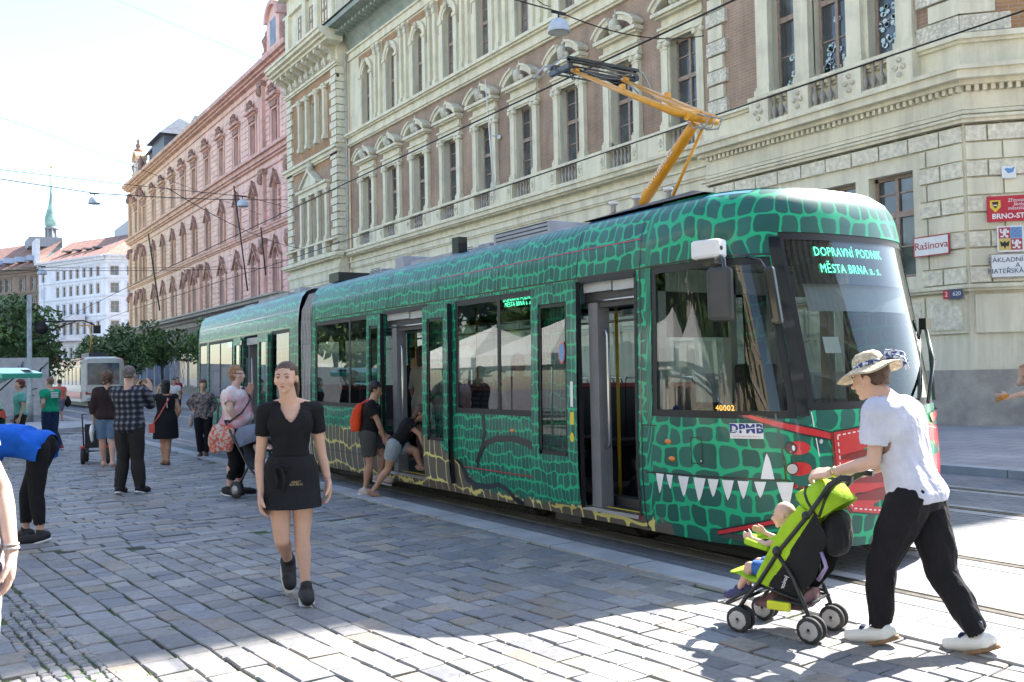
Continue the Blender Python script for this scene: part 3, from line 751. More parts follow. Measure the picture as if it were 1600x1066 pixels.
# ---- signs on the school wall
m_white = M('white_enamel', (.80,.80,.78), .35, var=.03, scale=5); m_red = M('red_enamel', (.55,.03,.05), .35, var=.05)
m_dkred = M('dark_red_letters', (.42,.02,.03), .5, var=0); m_navy = M('blue_grey_letters', (.06,.08,.16), .5, var=0)
def wall_sign(name, P, w, h, ydir, face, label, frame=None, t=.03):
    """flat sign, P = bottom left corner as read, ydir = reading direction along the wall"""
    x = Vector(ydir).normalized(); T_ = frame_matrix(P, x, (0,0,1))
    r = bpy.data.objects.new(name, None); COL.objects.link(r); r.matrix_world = T_; r.empty_display_size = .2
    tag(r, label, 'sign')
    MB().mat(face).box(0, w, 0, h, 0, t).build('plate', None, r)
    if frame:
        f = MB().mat(frame); f.box(-.01, w+.01, -.01, .012, 0, t+.008); f.box(-.01, w+.01, h-.012, h+.01, 0, t+.008); f.box(-.01, .012, .012, h-.012, 0, t+.008); f.box(w-.012, w+.01, .012, h-.012, 0, t+.008); f.build('border', None, r)
    return r
def sign_text(r, s, size, x, y, mat, t=.034, **kw):
    return text_mesh('lettering', s, size, mat, r, Matrix.Translation((x, y, t)), **kw)
dn_ = (0, -1, 0)
s1 = wall_sign('street_name_sign', (XR-.13, 13.50, 4.02), .86, .43, dn_, m_white, 'white street name plate with dark red letters on the rusticated school wall', m_dkred)
sign_text(s1, 'Rašínova', .235, .43, .22, m_dkred)
cd = tuple(CH[1]); cn = Vector((-.7071, -.7071, 0))
def chp(a, z, o=.11): p = CH[0]+CH[1]*a+cn*o; return (p.x, p.y, z)
s2 = wall_sign('district_sign', chp(.38, 4.62), 1.05, .55, cd, m_red, 'red school district sign with yellow shield beside the corner of the school')
sign_text(s2, 'BRNO-STŘED', .155, .56, .11, m_white, bold=.004)
sign_text(s2, 'Zřizovatelem\nškoly je\nměstská část', .10, .68, .36, m_white)
sh = MB().mat(M('sign_yellow', (.75,.55,.05), .4, var=0)); sh.prism([(.06,.46),(.27,.46),(.27,.31),(.165,.2),(.06,.31)], 2, .03, .036); sh.mat(M('sign_black', (.02,.02,.025), .4, var=0)).prism([(.10,.43),(.23,.43),(.21,.34),(.165,.28),(.12,.34)], 2, .036, .039)
sh.mat(m_red).box(.13,.20,.365,.385,.039,.041); sh.mat(m_white).box(.13,.20,.34,.363,.039,.041)
sh.build('shield', None, s2)
s3 = wall_sign('coat_of_arms_sign', chp(.56, 3.96), .52, .56, cd, m_white, 'quartered coat of arms plaque below the red sign')
ca_ = MB(); m_bl = M('arms_blue', (.12,.30,.55), .4, var=0); m_ar = M('arms_red', (.42,.06,.08), .4, var=0); m_gold = M('arms_gold', (.62,.48,.14), .4, var=0); bk = MATS['sign_black']
ca_.mat(m_ar).box(.03,.258,.29,.53,.03,.034); ca_.mat(m_bl).box(.262,.49,.29,.53,.03,.034); ca_.mat(m_gold).box(.03,.258,.04,.285,.03,.034); ca_.mat(m_ar).box(.262,.49,.04,.285,.03,.034)
def beast(cx, cy, mt, s=1.):
    ca_.mat(mt)
    for (a, b, c, d) in ((-.03,.03,-.06,.06),(-.015,.05,.05,.09),(-.08,-.03,.0,.03),(-.08,-.02,-.09,-.06),(.02,.07,-.1,-.05),(.04,.09,.0,.05),(-.09,-.06,.03,.09)): ca_.box(cx+a*s, cx+b*s, cy+c*s, cy+d*s, .034, .037)
beast(.145,.41,m_white); beast(.375,.165,m_white)
ca_.mat(m_ar); [ca_.box(.29+i*.05, .315+i*.05, .33+j*.05, .355+j*.05, .034, .037) for i in range(4) for j in range(4) if (i+j) % 2]
ca_.mat(bk).prism([(.05,.24),(.12,.2),(.145,.25),(.17,.2),(.24,.24),(.22,.12),(.17,.13),(.145,.06),(.12,.13),(.07,.12)], 2, .034, .037)
ca_.build('emblem', None, s3)
s4 = wall_sign('school_name_sign', chp(.42, 3.42), 1.05, .50, cd, m_white, 'white school name board with blue grey letters, lowest on the chamfered corner', MATS['sign_black'] if 0 else m_stone2)
sign_text(s4, 'ZÁKLADNÍ ŠKOLA\nA\nMATEŘSKÁ ŠKOLA', .142, .525, .25, m_navy)
s5 = wall_sign('number_plate', (XR-.19, 12.78, 3.01), .45, .19, dn_, m_navy, 'small dark red and navy house number plate under the street name plate')
MB().mat(m_red).box(0, .15, .005, .185, .03, .034).build('red_field', None, s5)
sign_text(s5, '2', .15, .08, .1, m_white, t=.036); sign_text(s5, '620', .13, .33, .1, m_white, t=.036)
s6 = wall_sign('small_plaque', chp(.70, 5.55), .28, .26, cd, m_white, 'little white plaque with blue bird mark high on the chamfered corner')
MB().mat(m_bl).prism([(.05,.2),(.12,.1),(.22,.12),(.26,.24),(.18,.2),(.1,.22)], 2, .03, .034).build('mark', None, s6)
# ------------------------------------------------------------------ salmon corner building
def pink_mat(name, c1, c2, bump=.15, sc=.35):
    """base colour blended along the facade: rose towards the school end, apricot towards the far corner"""
    m = M(name, c1, .85, var=.1, scale=sc, bump=bump, bscale=20)
    n = m.node_tree; b = n.nodes['Principled BSDF']; K = n.links.new
    t = n.nodes.new('ShaderNodeNewGeometry'); s = n.nodes.new('ShaderNodeSeparateXYZ'); K(t.outputs['Position'], s.inputs[0])
    r = n.nodes.new('ShaderNodeMapRange'); r.inputs[1].default_value = 62; r.inputs[2].default_value = 100; K(s.outputs[1], r.inputs[0])
    x = n.nodes.new('ShaderNodeMixRGB'); x.inputs[1].default_value = (*c1, 1); x.inputs[2].default_value = (*c2, 1); K(r.outputs[0], x.inputs[0])
    z = n.nodes.new('ShaderNodeTexNoise'); z.inputs['Scale'].default_value = 1.5; z.inputs['Detail'].default_value = 6
    tc_ = n.nodes.new('ShaderNodeTexCoord'); K(tc_.outputs['Object'], z.inputs[0])
    q = n.nodes.new('ShaderNodeMapRange'); q.inputs[1].default_value = .3; q.inputs[2].default_value = .7; q.inputs[3].default_value = .82; q.inputs[4].default_value = 1.1; K(z.outputs['Fac'], q.inputs[0])
    y = n.nodes.new('ShaderNodeMixRGB'); y.blend_type = 'MULTIPLY'; y.inputs[0].default_value = 1; K(x.outputs[0], y.inputs[1]); K(q.outputs[0], y.inputs[2]); K(y.outputs[0], b.inputs['Base Color'])
    return m
m_pk = pink_mat('salmon_stucco', (.86,.57,.50), (.85,.60,.40))
m_pk2 = pink_mat('salmon_trim', (.76,.46,.39), (.77,.51,.32), bump=.8, sc=3)
add_streaks(m_pk, .82); add_streaks(m_pk2, .7)
m_pkd = M('brown_pink_ornament', (.42,.25,.20), .9, var=.25, scale=5, bump=1)
PX = 20.5
pink = empty('corner_building', (PX, 85, 0), 0, 'salmon pink corner building with arched windows in the street beyond the school', 'building')
def PP(mb, name, mat=None, shift=True):
    o = mb.build(name, mat, pink); o.location = (-PX, -85, 0); return o
PYS = [61.2,65.9,69.9,73.9,78.1,82.3,86.1,90.0,94.0,98.0,102.5,106.5]
PA, PB = 57.1, 110.2
mb = MB().mat(m_pk)
holes = [(y-.55, y+.55, 17.1, 19.25) for y in PYS]+[(y-.5, y+.5, 11.85, 14.55) for y in PYS]+[(y-.7, y+.7, 7.0, 10.1) for y in PYS]
wall_holes(mb, PX, (PA, PB), (.2, 22.0), holes, .35)
mb.quad((PX,PB,.2),(PX,PB,22),(60,PB,22),(60,PB,.2)); mb.quad((PX,PA,17),(PX,PA,23),(40,PA,23),(40,PA,17))
PP(mb, 'wall')
c = MB().mat(m_pk2)
for (a, b, p) in [(22.0,22.15,.35),(22.15,22.3,.55),(22.3,22.6,.8),(21.5,21.62,.1),(16.1,16.25,.2),(16.25,16.55,.35),(16.55,16.75,.55),(15.6,15.7,.1),(11.3,11.42,.12),(11.42,11.6,.25),(11.6,11.72,.32)]:
    c.box(PX-p, PX+.02, PA, PB+min(p,.3), a, b)
PP(c, 'cornice')
g = MB().mat(m_stone2)
for (a, b, p) in [(5.9,6.3,.2),(6.3,6.5,.6),(6.5,6.7,1.3),(6.7,6.82,1.5)]: g.box(PX-p, PX+.02, PA, PB+.4, a, b)
PP(g, 'shop_cornice')
g = MB().mat(M('shop_front_stone', (.20,.17,.14), .7, var=.2, scale=2)); g.box(PX-.05, PX+.02, PA, PB, .2, 5.9)
g.mat(m_pane)
for y in np.arange(58, 109, 3.4): g.box(PX-.08, PX-.04, y, y+2.6, .8, 4.6)
PP(g, 'shop_front')
c = MB().mat(m_pk)      # flat joints of the plaster: low raised courses
for (z0, z1) in ((7.0,11.2),(11.9,15.5),(17.0,21.4)):
    z = z0
    while z < z1-.3:
        seg = [PA+.1]+[v for y in PYS for v in (y-1.15, y+1.15)]+[PB-.1]
        for a, b in zip(seg[0::2], seg[1::2]):
            if b-a > .2: c.box(PX-.05, PX, a, b, z, z+.36)
        z += .42
PP(c, 'plaster_courses')
def add_pink(key, fn, name, loc):
    if key not in first:
        o = fn().build(name, None, pink); first[key] = o
    else: o = dup(first[key])
    o.location = Vector(loc)-Vector((PX, 85, 0)); return o
def crest():
    p = MB().mat(m_pk2); p.box(-.2, 0, -.95, .95, .0, .14); p.box(-.42, 0, -1.05, 1.05, .14, .34); p.box(-.1, 0, -.8, .8, -.55, 0)
    p.mat(m_pkd); p.box(-.2, -.1, -.62, .62, -.45, -.08)
    rg = random.Random(3)
    for i in range(14): 
        a = rg.uniform(-.62,.62); p.ball((-.28+rg.uniform(-.06,.06), a, .36+rg.uniform(0, .75*(1-abs(a)))), rg.uniform(.11,.18), 6, 4)
    return p
def surr3():
    p = MB().mat(m_pk2)
    for s in (-1, 1): p.box(-.09, 0, s*.55, s*.8, -.05, 2.3)
    p.box(-.1, 0, -.55, .55, 2.15, 2.3); p.box(-.2, 0, -.85, .85, -.2, -.05); return p
def hood(w, h, pointed, t=.22, trac=False):
    p = MB().mat(m_pk2); hw = w/2; top = h-hw; N = 10
    for i in range(N):
        a, b = PI*i/N, PI*(i+1)/N
        p.prism([((hw+t)*math.cos(a), top+(hw+t)*math.sin(a)), ((hw+t)*math.cos(b), top+(hw+t)*math.sin(b)), (hw*math.cos(b), top+hw*math.sin(b)), (hw*math.cos(a), top+hw*math.sin(a))], 0, -.12, .02)
    for s in (-1, 1):
        pts = [(s*hw*math.cos(PI/2*i/6), top+hw*math.sin(PI/2*i/6)) for i in range(7)]+[(0, h+.02), (s*hw, h+.02)]
        p.prism(pts, 0, -.02, .3); p.box(-.12, .02, s*hw, s*(hw+t), 0, top)
        for k in range(7): p.box(-.16, .02, s*(hw+t-.02), s*(hw+t+.16), k*(top/7)+.03, (k+.55)*(top/7))
    if pointed:
        for s in (-1, 1): p.mat(m_pkd).prism([(s*(hw+t+.12), top+.1), (s*(hw+t-.05), top+.1), (s*.05, h+t+.12), (0, h+t+.42)], 0, -.26, .02)
        p.ball((-.2, 0, h+t+.45), .1, 6, 4)
        for i in range(7): a = PI*(i+.5)/7; p.ball((-.16, (hw+t*.6)*math.cos(a), top+(hw+t*.6)*math.sin(a)), .085, 6, 4)
    if trac:
        p.mat(m_pk).box(.02, .12, -.05, .05, 0, top-.3)
        for s in (-1, 1):
            for i in range(6):
                a, b = PI*i/6, PI*(i+1)/6; r0, r1 = hw/2-.02, hw/2-.1
                p.prism([(s*hw/2+r0*math.cos(a), top-.3+r0*math.sin(a)), (s*hw/2+r0*math.cos(b), top-.3+r0*math.sin(b)), (s*hw/2+r1*math.cos(b), top-.3+r1*math.sin(b)), (s*hw/2+r1*math.cos(a), top-.3+r1*math.sin(a))], 0, .02, .12)
        for i in range(10):
            a, b = 2*PI*i/10, 2*PI*(i+1)/10; cz = top+.12
            p.prism([(.24*math.cos(a), cz+.24*math.sin(a)), (.24*math.cos(b), cz+.24*math.sin(b)), (.15*math.cos(b), cz+.15*math.sin(b)), (.15*math.cos(a), cz+.15*math.sin(a))], 0, .01, .12)
    return p
m_pwood = M('reddish_window_frame', (.34,.14,.11), .6, var=.1)
for y in PYS:
    for key, z, kw in (('p3', 17.1, dict(w=1.1, h=2.15, tr=.6)), ('p2', 11.85, dict(w=1.0, h=2.7, arch=True, tr=.55)), ('p1', 7.0, dict(w=1.4, h=3.1, arch=True, tr=.5))):
        if key not in first: first[key] = window_unit('window', pink, frame=m_pwood if z > 8 else m_pwood, **kw); o = first[key]
        else: o = dup(first[key])
        o.location = Vector((PX+.22, y, z))-Vector((PX, 85, 0))
    add_pink('crest', crest, 'window_crest', (PX, y, 19.85)); add_pink('surr3', surr3, 'window_surround', (PX, y, 17.1))
    add_pink('hood2', lambda: hood(1.0, 2.7, True), 'window_surround', (PX, y, 11.85)); add_pink('hood1', lambda: hood(1.4, 3.1, True, .3, True), 'window_surround', (PX, y, 7.0))
c = MB()
for y in (58.2, 63.5, 80.2, 84.2, 104.4, 109.4):
    for (a, b) in ((6.9, 10.9), (11.75, 15.6), (16.8, 21.6)):
        if 75 < y < 90 and a > 11: continue
        c.mat(m_pk2).box(PX-.28, PX, y-.38, y+.38, a, b); c.mat(m_pkd).box(PX-.38, PX, y-.5, y+.5, b-.35, b); c.ball((PX-.35, y, b-.7), .25, 7, 5, (1, 1, 1.5))
PP(c, 'pilaster_strips')
def gable(y, s=1.):
    p = MB().mat(m_pk); w = 2.1*s
    p.box(-.3, .8, -w, w, 0, .7); p.box(-.2, .7, -w*.6, w*.6, .7, 2.7*s)
    N = 8
    for i in range(N):
        a, b = PI*i/N, PI*(i+1)/N; r0 = w*.66; r1 = w*.5
        p.mat(m_pk2).prism([(r0*math.cos(a), 2.6*s+r0*math.sin(a)*.9), (r0*math.cos(b), 2.6*s+r0*math.sin(b)*.9), (r1*math.cos(b), 2.6*s+r1*math.sin(b)*.9), (r1*math.cos(a), 2.6*s+r1*math.sin(a)*.9)], 0, -.4, .8)
    p.mat(m_pk).prism([(r1*math.cos(PI*i/N), 2.6*s+r1*math.sin(PI*i/N)*.9) for i in range(N+1)], 0, -.15, .7)
    p.mat(m_pane).box(-.22, -.1, -w*.26, w*.26, .9, 2.6*s)
    p.mat(m_pkd)
    for q in (-1, 1):
        p.lathe([(.3,0),(.35,.1),(.18,.3),(.3,.8),(.36,1.0),(.1,1.4),(.12,1.5),(.02,1.8)], (0, q*w*.92, .7), 8)
    p.lathe([(.45,0),(.5,.2),(.2,.35),(.28,.55),(.3,.7),(.12,.95),(.2,1.1),(.02,1.5)], (.1, 0, 2.6*s+w*.58), 8)
    return p
o = gable(0, 1.).build('gable', None, pink); o.location = (0.1, 61.2-85, 22.6)
o = gable(0, .8).build('gable', None, pink); o.location = (0.1, 106.3-85, 22.6)
tr_ = MB().mat(M('dark_turret_roof', (.10,.11,.13), .5, var=.15, scale=2))
for (y, hh, ww, xx) in ((64.5, 2.6, 1.1, 22.2), (58.4, 4.5, 1.6, 22.6), (103.5, 2.6, 1.6, 22.8), (98.0, 2.6, 2.6, 23.0), (94.0, 2.3, 1.1, 23.6)):
    tr_.box(xx-ww*.8, xx+ww, y-ww, y+ww, 22.5, 22.6+hh)
    tr_.add([(xx-ww,y-ww*1.2,22.6+hh),(xx+ww*1.2,y-ww*1.2,22.6+hh),(xx+ww*1.2,y+ww*1.2,22.6+hh),(xx-ww,y+ww*1.2,22.6+hh),(xx-.1,y-.1,22.6+hh*1.9),(xx+.1,y-.1,22.6+hh*1.9),(xx+.1,y+.1,22.6+hh*1.9),(xx-.1,y+.1,22.6+hh*1.9)],
            [(0,1,2,3),(0,1,5,4),(1,2,6,5),(2,3,7,6),(3,0,4,7),(4,5,6,7)])
PP(tr_, 'turret')
r_ = MB().mat(m_roof); r_.add([(PX-.2,PA,22.6),(PX-.2,PB,22.6),(PX+6,PB,25.2),(PX+6,PA,25.2)], [(0,1,2,3)]); PP(r_, 'roof')

# ------------------------------------------------------------------ white, brown and blue buildings across the far square
m_wht = M('white_facade', (.74,.74,.76), .8, var=.06, scale=.6, bump=.1)
m_wht2 = M('white_trim', (.66,.66,.68), .8, var=.1, scale=2)
m_tile = brick_mat('red_roof_tiles', (.40,.22,.17,1), (.33,.19,.15,1), (.2,.09,.07,1), .6, .35, .03, swap='XZ', var=.2)
m_brn = M('brown_facade', (.26,.19,.14), .85, var=.12, scale=.8); m_brn2 = M('brown_trim', (.20,.15,.11), .85)
def far_facade(root, A, B, H, rows, cols, wm, tm, ww=1.0, frame=m_wood, base=0):
    """facade from A to B (plan points, left to right as seen), rows: (z0,z1), cols: fractions along"""
    A = Vector((*A, 0)); B = Vector((*B, 0)); d = (B-A); Ln = d.length; d.normalize()
    T_ = frame_matrix(A, (0,0,1).__class__((d.y, -d.x, 0)) if 0 else Vector((d.y, -d.x, 0)), Vector((0,0,1)))   # unused axes helper
    Tm = Matrix(((-d.y, d.x, 0, A.x), (d.x, d.y, 0, A.y), (0, 0, 1, 0), (0, 0, 0, 1)))
    # local: x = into the building, y = along
    Tm = Matrix((( -d.y*-1*-1, d.x, 0, A.x), (d.x, d.y, 0, A.y), (0, 0, 1, 0), (0, 0, 0, 1)))
    mb = MB().mat(wm); mb.T = Tm
    ys = [f*Ln for f in cols]
    wall_holes(mb, 0, (0, Ln), (base, H), [(y-ww/2, y+ww/2, a, b) for y in ys for a, b in rows], .3)
    mb.build('wall', None, root)
    tb = MB().mat(tm); tb.T = Tm
    for (a, b, p) in [(H-.25, H, .7), (H-.7, H-.25, .35), (H-1.2, H-1.1, .12)]+[(r[0]-.5, r[0]-.35, .14) for r in rows]: tb.box(-p, .02, 0, Ln, a, b)
    for y in ys:
        for a, b in rows: tb.box(-.12, .02, y-ww*.75, y+ww*.75, b+.12, b+.28); tb.box(-.06, .02, y-ww*.7, y-ww*.5, a, b+.1); tb.box(-.06, .02, y+ww*.5, y+ww*.7, a, b+.1)
    tb.build('cornice', None, root)
    for y in ys:
        for a, b in rows:
            key = ('far', frame.name, round(ww, 2), round(b-a, 2))
            if key not in first: first[key] = window_unit('window', root, ww, b-a, frame=frame, bars=False, ft=.09); o = first[key]
            else: o = dup(first[key]); o.parent = root
            o.matrix_local = Tm @ Matrix.Translation((.12, y, a))
    return Tm, Ln
wb = empty('white_apartment_building', (0, 0, 0), 0, 'white five storey apartment building with red tiled roof across the square', 'building')
rows = [(17.0,18.4),(14.4,15.9),(11.5,13.2),(8.5,10.3),(4.8,6.6)]
A1, A2, A3 = (17.4, 166.8), (24.6, 150.6), (46, 146.5)
cols = [.075]+[.30+.0985*i for i in range(8)]
cols = [c_ for c_ in cols if c_ < .98]
far_facade(wb, A1, A2, 20.0, rows, cols, m_wht, m_wht2, .8)
far_facade(wb, A2, A3, 20.0, rows, [.055, .16, .27, .38, .5, .6, .7, .8], m_wht, m_wht2, 1.15)
rf = MB().mat(m_tile)
rf.add([(17.0,166.8,20),(24.4,149.9,20),(46,145.8,20),(60,158,26.5),(31,162,25.0),(23,172,24.4)], [(0,1,4,5),(1,2,3,4)])
rf.mat(m_pane)
for t in (.25, .4, .55, .7): 
    p = Vector((17.0,166.8,20)).lerp(Vector((24.4,149.9,20)), t)*.6+Vector((23,172,24.4)).lerp(Vector((31,162,25)), t)*.4
    rf.box(p.x-.7, p.x+.7, p.y-.8, p.y+.8, p.z+.05, p.z+.25)
rf.mat(m_wht2)
rf.box(17, 17.6, 166.6, 172, 20, 24.0)
rf.build('roof', None, wb)
rb = MB().mat(M('grey_attic', (.42,.43,.45), .8, var=.1)); rb.box(30, 62, 160, 175, 20, 27.2); rb.mat(m_wht2); rb.box(44, 45.2, 159, 160, 27, 29); rb.box(36, 36.6, 159, 160, 27, 28.2)
rb.build('attic', None, wb)
bc = MB().mat(m_wht2); d = (Vector((*A2,0))-Vector((*A1,0))).normalized(); nrm = Vector((-d.y*-1, d.x*-1, 0)) if 0 else Vector((d.y, -d.x, 0))
for z in (11.0, 8.0):
    for t in (.35, .5, .65):
        p = Vector((*A1,z)).lerp(Vector((*A2,z)), t); bc.box(p.x-2.2, p.x+.2, p.y-1.8, p.y+.9, z-.5, z+.35)
bc.build('balcony', None, wb)
bw = empty('brown_building', (0, 0, 0), 0, 'brown stone apartment building left of the white building far away', 'building')
B1 = (9.2, 181.5)
far_facade(bw, B1, A1, 19.6, [(16.0,18.0),(12.8,14.8),(9.0,11.2),(5,7.4)], [.12,.28,.46,.55,.76,.92], m_brn, m_brn2, 1.2)
rf = MB().mat(m_tile); rf.add([(8.8,181.6,19.6),(17.2,166.4,19.6),(22,176,25.2),(13.5,190,25.0)], [(0,1,2,3)])
rf.mat(M('skylight_glass', (.35,.42,.55), .1, var=0))
for t in (.15,.32,.5,.68,.86):
    p = Vector((8.8,181.6,19.8)).lerp(Vector((17.2,166.4,19.8)), t)*.8+Vector((22,176,25.2)).lerp(Vector((13.5,190,25.0)), 1-t)*.2; rf.box(p.x-.9,p.x+.9,p.y-1,p.y+1,p.z,p.z+.8)
rf.mat(M('pale_grey_roof_shed', (.30,.31,.33), .8)); rf.box(17,22,176,184,24,25.6); rf.build('roof', None, bw)
bb = empty('blue_grey_building', (0, 0, 0), 0, 'dark blue grey building at the far left end of the square', 'building')
far_facade(bb, (-6, 200), (9.2, 181.6), 19.5, [(15.5,17.5),(12,14),(8,10.5)], [.3,.5,.7,.9], M('blue_facade', (.10,.12,.24), .8, var=.1), m_brn2, 1.2)
MB().mat(M('pale_blue_metal_roof', (.30,.42,.55), .5, var=.1)).add([(-6,200,19.5),(9.2,181.6,19.5),(15,192,24),(0,210,24)], [(0,1,2,3)]).build('roof', None, bb)
# buildings on the near side of the street and square: seen in the glass and lighting the street
def plain_house(x0, x1, y0, y1, h, mat, label, face):
    r = empty('town_house', (0,0,0), 0, label, 'building'); mb = MB().mat(mat); mb.box(x0, x1, y0, y1, 0, h); mb.build('wall', None, r)
    w_ = MB().mat(m_pane)
    if face == 'x':
        for z in np.arange(3.8, h-2, 3.6):
            for y in np.arange(y0+1.6, y1-1.5, 3.1): w_.box(x1-.02, x1+.03, y, y+1.2, z-1, z+1)
    w_.build('window', None, r)
    c = MB().mat(m_wht2)
    for z in np.arange(2.2, h, 3.6): c.box(x1-.02, x1+.15, y0, y1, z, z+.2)
    c.box(x1-.02, x1+.6, y0, y1, h-.4, h); c.build('cornice', None, r)
    MB().mat(m_tile).add([(x0,y0,h),(x1,y0,h),(x1,y1,h),(x0,y1,h),((x0+x1)/2,y0,h+4),((x0+x1)/2,y1,h+4)], [(0,1,4),(1,2,5,4),(2,3,5),(3,0,4,5)]).build('roof', None, r)
def plain_block(x0, x1, y0, y1, h, mat, label):
    r = empty('town_house', (0,0,0), 0, label, 'building'); MB().mat(mat).box(x0, x1, y0, y1, 0, h).build('wall', None, r); w_ = MB().mat(m_pane); c = MB().mat(m_wht2)
    for z in np.arange(3.8, h-2, 3.7):
        c.box(x0, x1, y1-.02, y1+.15, z-1.8, z-1.6)
        for x in np.arange(x0+1.5, x1-1.5, 3.0): w_.box(x, x+1.3, y1-.02, y1+.03, z-1, z+1.1)
    c.box(x0, x1, y1-.02, y1+.6, h-.4, h); w_.build('window', None, r); c.build('cornice', None, r)
plain_block(-20, 6, -34, -22, 18, M('grey_green_facade', (.36,.38,.33), .8, var=.1, scale=.5), 'grey green house south of the crossing mirrored in the windscreen')
plain_block(6.5, 34, -36, -20, 21, M('buff_facade', (.50,.44,.33), .8, var=.1, scale=.5), 'tall buff house south of the crossing mirrored in the windscreen')
plain_house(-34, -22, -14, 14, 17, M('ochre_facade', (.58,.48,.33), .8, var=.1, scale=.5), 'ochre house across the square mirrored in the tram glass', 'x')
plain_house(-34, -22, 16, 42, 19, M('cream_facade', (.62,.58,.48), .8, var=.1, scale=.5), 'cream house across the square mirrored in the tram glass', 'x')

# ------------------------------------------------------------------ church spire
ch = empty('church_spire', (26.6, 230, 0), 0, 'slender green copper church spire rising behind the brown building roofs', 'church')
m_cop = M('green_copper', (.36,.55,.46), .6, var=.2, scale=.8); m_lan = M('lantern_stone', (.36,.37,.38), .8, var=.2)
MB().mat(m_cop).lathe([(2.2,26),(2.2,29.2),(1.9,30.4),(1.4,31.6)], (0,0,0), 8).build('lower_dome', None, ch)
l = MB().mat(m_lan)
for k in range(8): a = k*PI/4; l.tube([(1.15*math.cos(a),1.15*math.sin(a),31.4),(1.15*math.cos(a),1.15*math.sin(a),34.8)], .2, 6)
l.lathe([(1.5,34.7),(1.5,35.1)], (0,0,0), 8); l.lathe([(.6,31.4),(.6,34.8)], (0,0,0), 8); l.build('lantern', None, ch)
MB().mat(m_cop).lathe([(1.2,35.1),(1.5,36),(1.4,37.2),(1.0,38.6),(.7,39.6),(.45,41.2),(.22,44),(.1,48.2)], (0,0,0), 10).build('spire', None, ch)
MB().mat(m_gold).ball((0,0,48.4), .3, 8, 5).tube([(0,0,48.4),(0,0,50.2)], .07, 5).box(-.4,.4,-.05,.05,49.4,49.55).build('cross', None, ch)

# ------------------------------------------------------------------ trees
def leaf_mat(name, c1, c2):
    m = bpy.data.materials.new(name); m.use_nodes = True; MATS[name] = m
    n = m.node_tree; b = n.nodes['Principled BSDF']; K = n.links.new
    oi = n.nodes.new('ShaderNodeTexCoord'); z = n.nodes.new('ShaderNodeTexNoise'); z.inputs['Scale'].default_value = 1.6; z.inputs['Detail'].default_value = 6; K(oi.outputs['Object'], z.inputs[0])
    r = n.nodes.new('ShaderNodeValToRGB'); r.color_ramp.elements[0].position = .38; r.color_ramp.elements[1].position = .62
    r.color_ramp.elements[0].color = (*c1, 1); r.color_ramp.elements[1].color = (*c2, 1); K(z.outputs['Fac'], r.inputs[0]); K(r.outputs[0], b.inputs['Base Color'])
    b.inputs['Roughness'].default_value = .55; b.inputs['Transmission Weight'].default_value = 0
    return m
m_bark = M('tree_bark', (.09,.07,.055), .9, var=.3, scale=8, bump=.6)
def tree(name, loc, H, r, trunk_h, mat, label, group, seed, squash=.8, n=2600, ls=.16, blobs=26, lean=0):
    rg = np.random.default_rng(seed); root = empty(name, loc, 0, label, 'tree', group)
    t = MB().mat(m_bark); t.tube([(0,0,0),(.03,.02,trunk_h*.5),(lean,0,trunk_h),(lean*1.4,.1,H*.75)], [.13*H/6,.11*H/6,.09*H/6,.03], 8)
    ce = np.array([lean, 0, (H+trunk_h)/2]); hz = (H-trunk_h)/2
    cs = []
    for i in range(blobs):
        v = rg.normal(size=3); v /= np.linalg.norm(v); q = rg.uniform(.35, .95)
        cs.append(ce + v*np.array([r, r, hz])*q)
    for c_ in cs[:9]: t.tube([(lean,0,trunk_h*.9+rg.uniform(0,1)*hz), tuple((c_+ce)/2+rg.normal(0,.1,3)), tuple(c_)], [.05*H/6,.03*H/6,.012], 5)
    t.build('trunk', None, root)
    V = []; F = []
    for i in range(n):
        c_ = cs[rg.integers(len(cs))]; v = rg.normal(size=3); v /= np.linalg.norm(v); rr = r*.36*rg.uniform(.3, 1.)**.4
        p = c_ + v*rr*np.array([1,1,squash])
        a = rg.normal(size=3); a /= np.linalg.norm(a); b = np.cross(a, v+rg.normal(0,.5,3)); b /= np.linalg.norm(b)+1e-6
        s = ls*rg.uniform(.6, 1.4); k = len(V)
        V += [tuple(p-a*s), tuple(p+b*s*.45), tuple(p+a*s), tuple(p-b*s*.45)]; F.append((k,k+1,k+2,k+3))
    me = bpy.data.meshes.new('crown'); me.from_pydata(V, [], F); me.materials.append(mat); o = bpy.data.objects.new('crown', me); COL.objects.link(o); o.parent = root
    return root
lf1 = leaf_mat('dark_leaves', (.035,.075,.02), (.13,.21,.06)); lf2 = leaf_mat('light_leaves', (.05,.09,.03), (.16,.24,.09)); lf3 = leaf_mat('blossoming_leaves', (.04,.08,.03), (.34,.38,.24))
tree('leafy_tree', (4.7, 56, 0), 5.6, 2.7, 1.6, lf1, 'large dark tree with pale blossom left of the tall lamp post', 'trees on the square', 1, n=7000, ls=.15, blobs=34)
tree('leafy_tree', (4.2, 62, 0), 6.6, 2.2, 3.2, lf3, 'pale blossoming tree behind the large dark tree at the left edge', 'trees on the square', 2, n=5000, ls=.2, blobs=30)
tree('leafy_tree', (14.6, 82, 0), 5.6, 3.0, 2.0, lf2, 'light green tree behind the cream and red tram', 'trees on the square', 3, n=6000, ls=.2, blobs=34)
tree('street_tree', (12.6, 58.5, 0), 4.9, 1.9, 2.2, lf1, 'dark street tree in front of the salmon building, left one of two', 'street trees before the shops', 4, n=3200, ls=.13, blobs=24)
tree('street_tree', (12.9, 49.2, 0), 4.5, 1.8, 2.1, lf1, 'dark street tree right behind the rear end of the green tram', 'street trees before the shops', 5, n=3300, ls=.12, blobs=26, lean=.2)

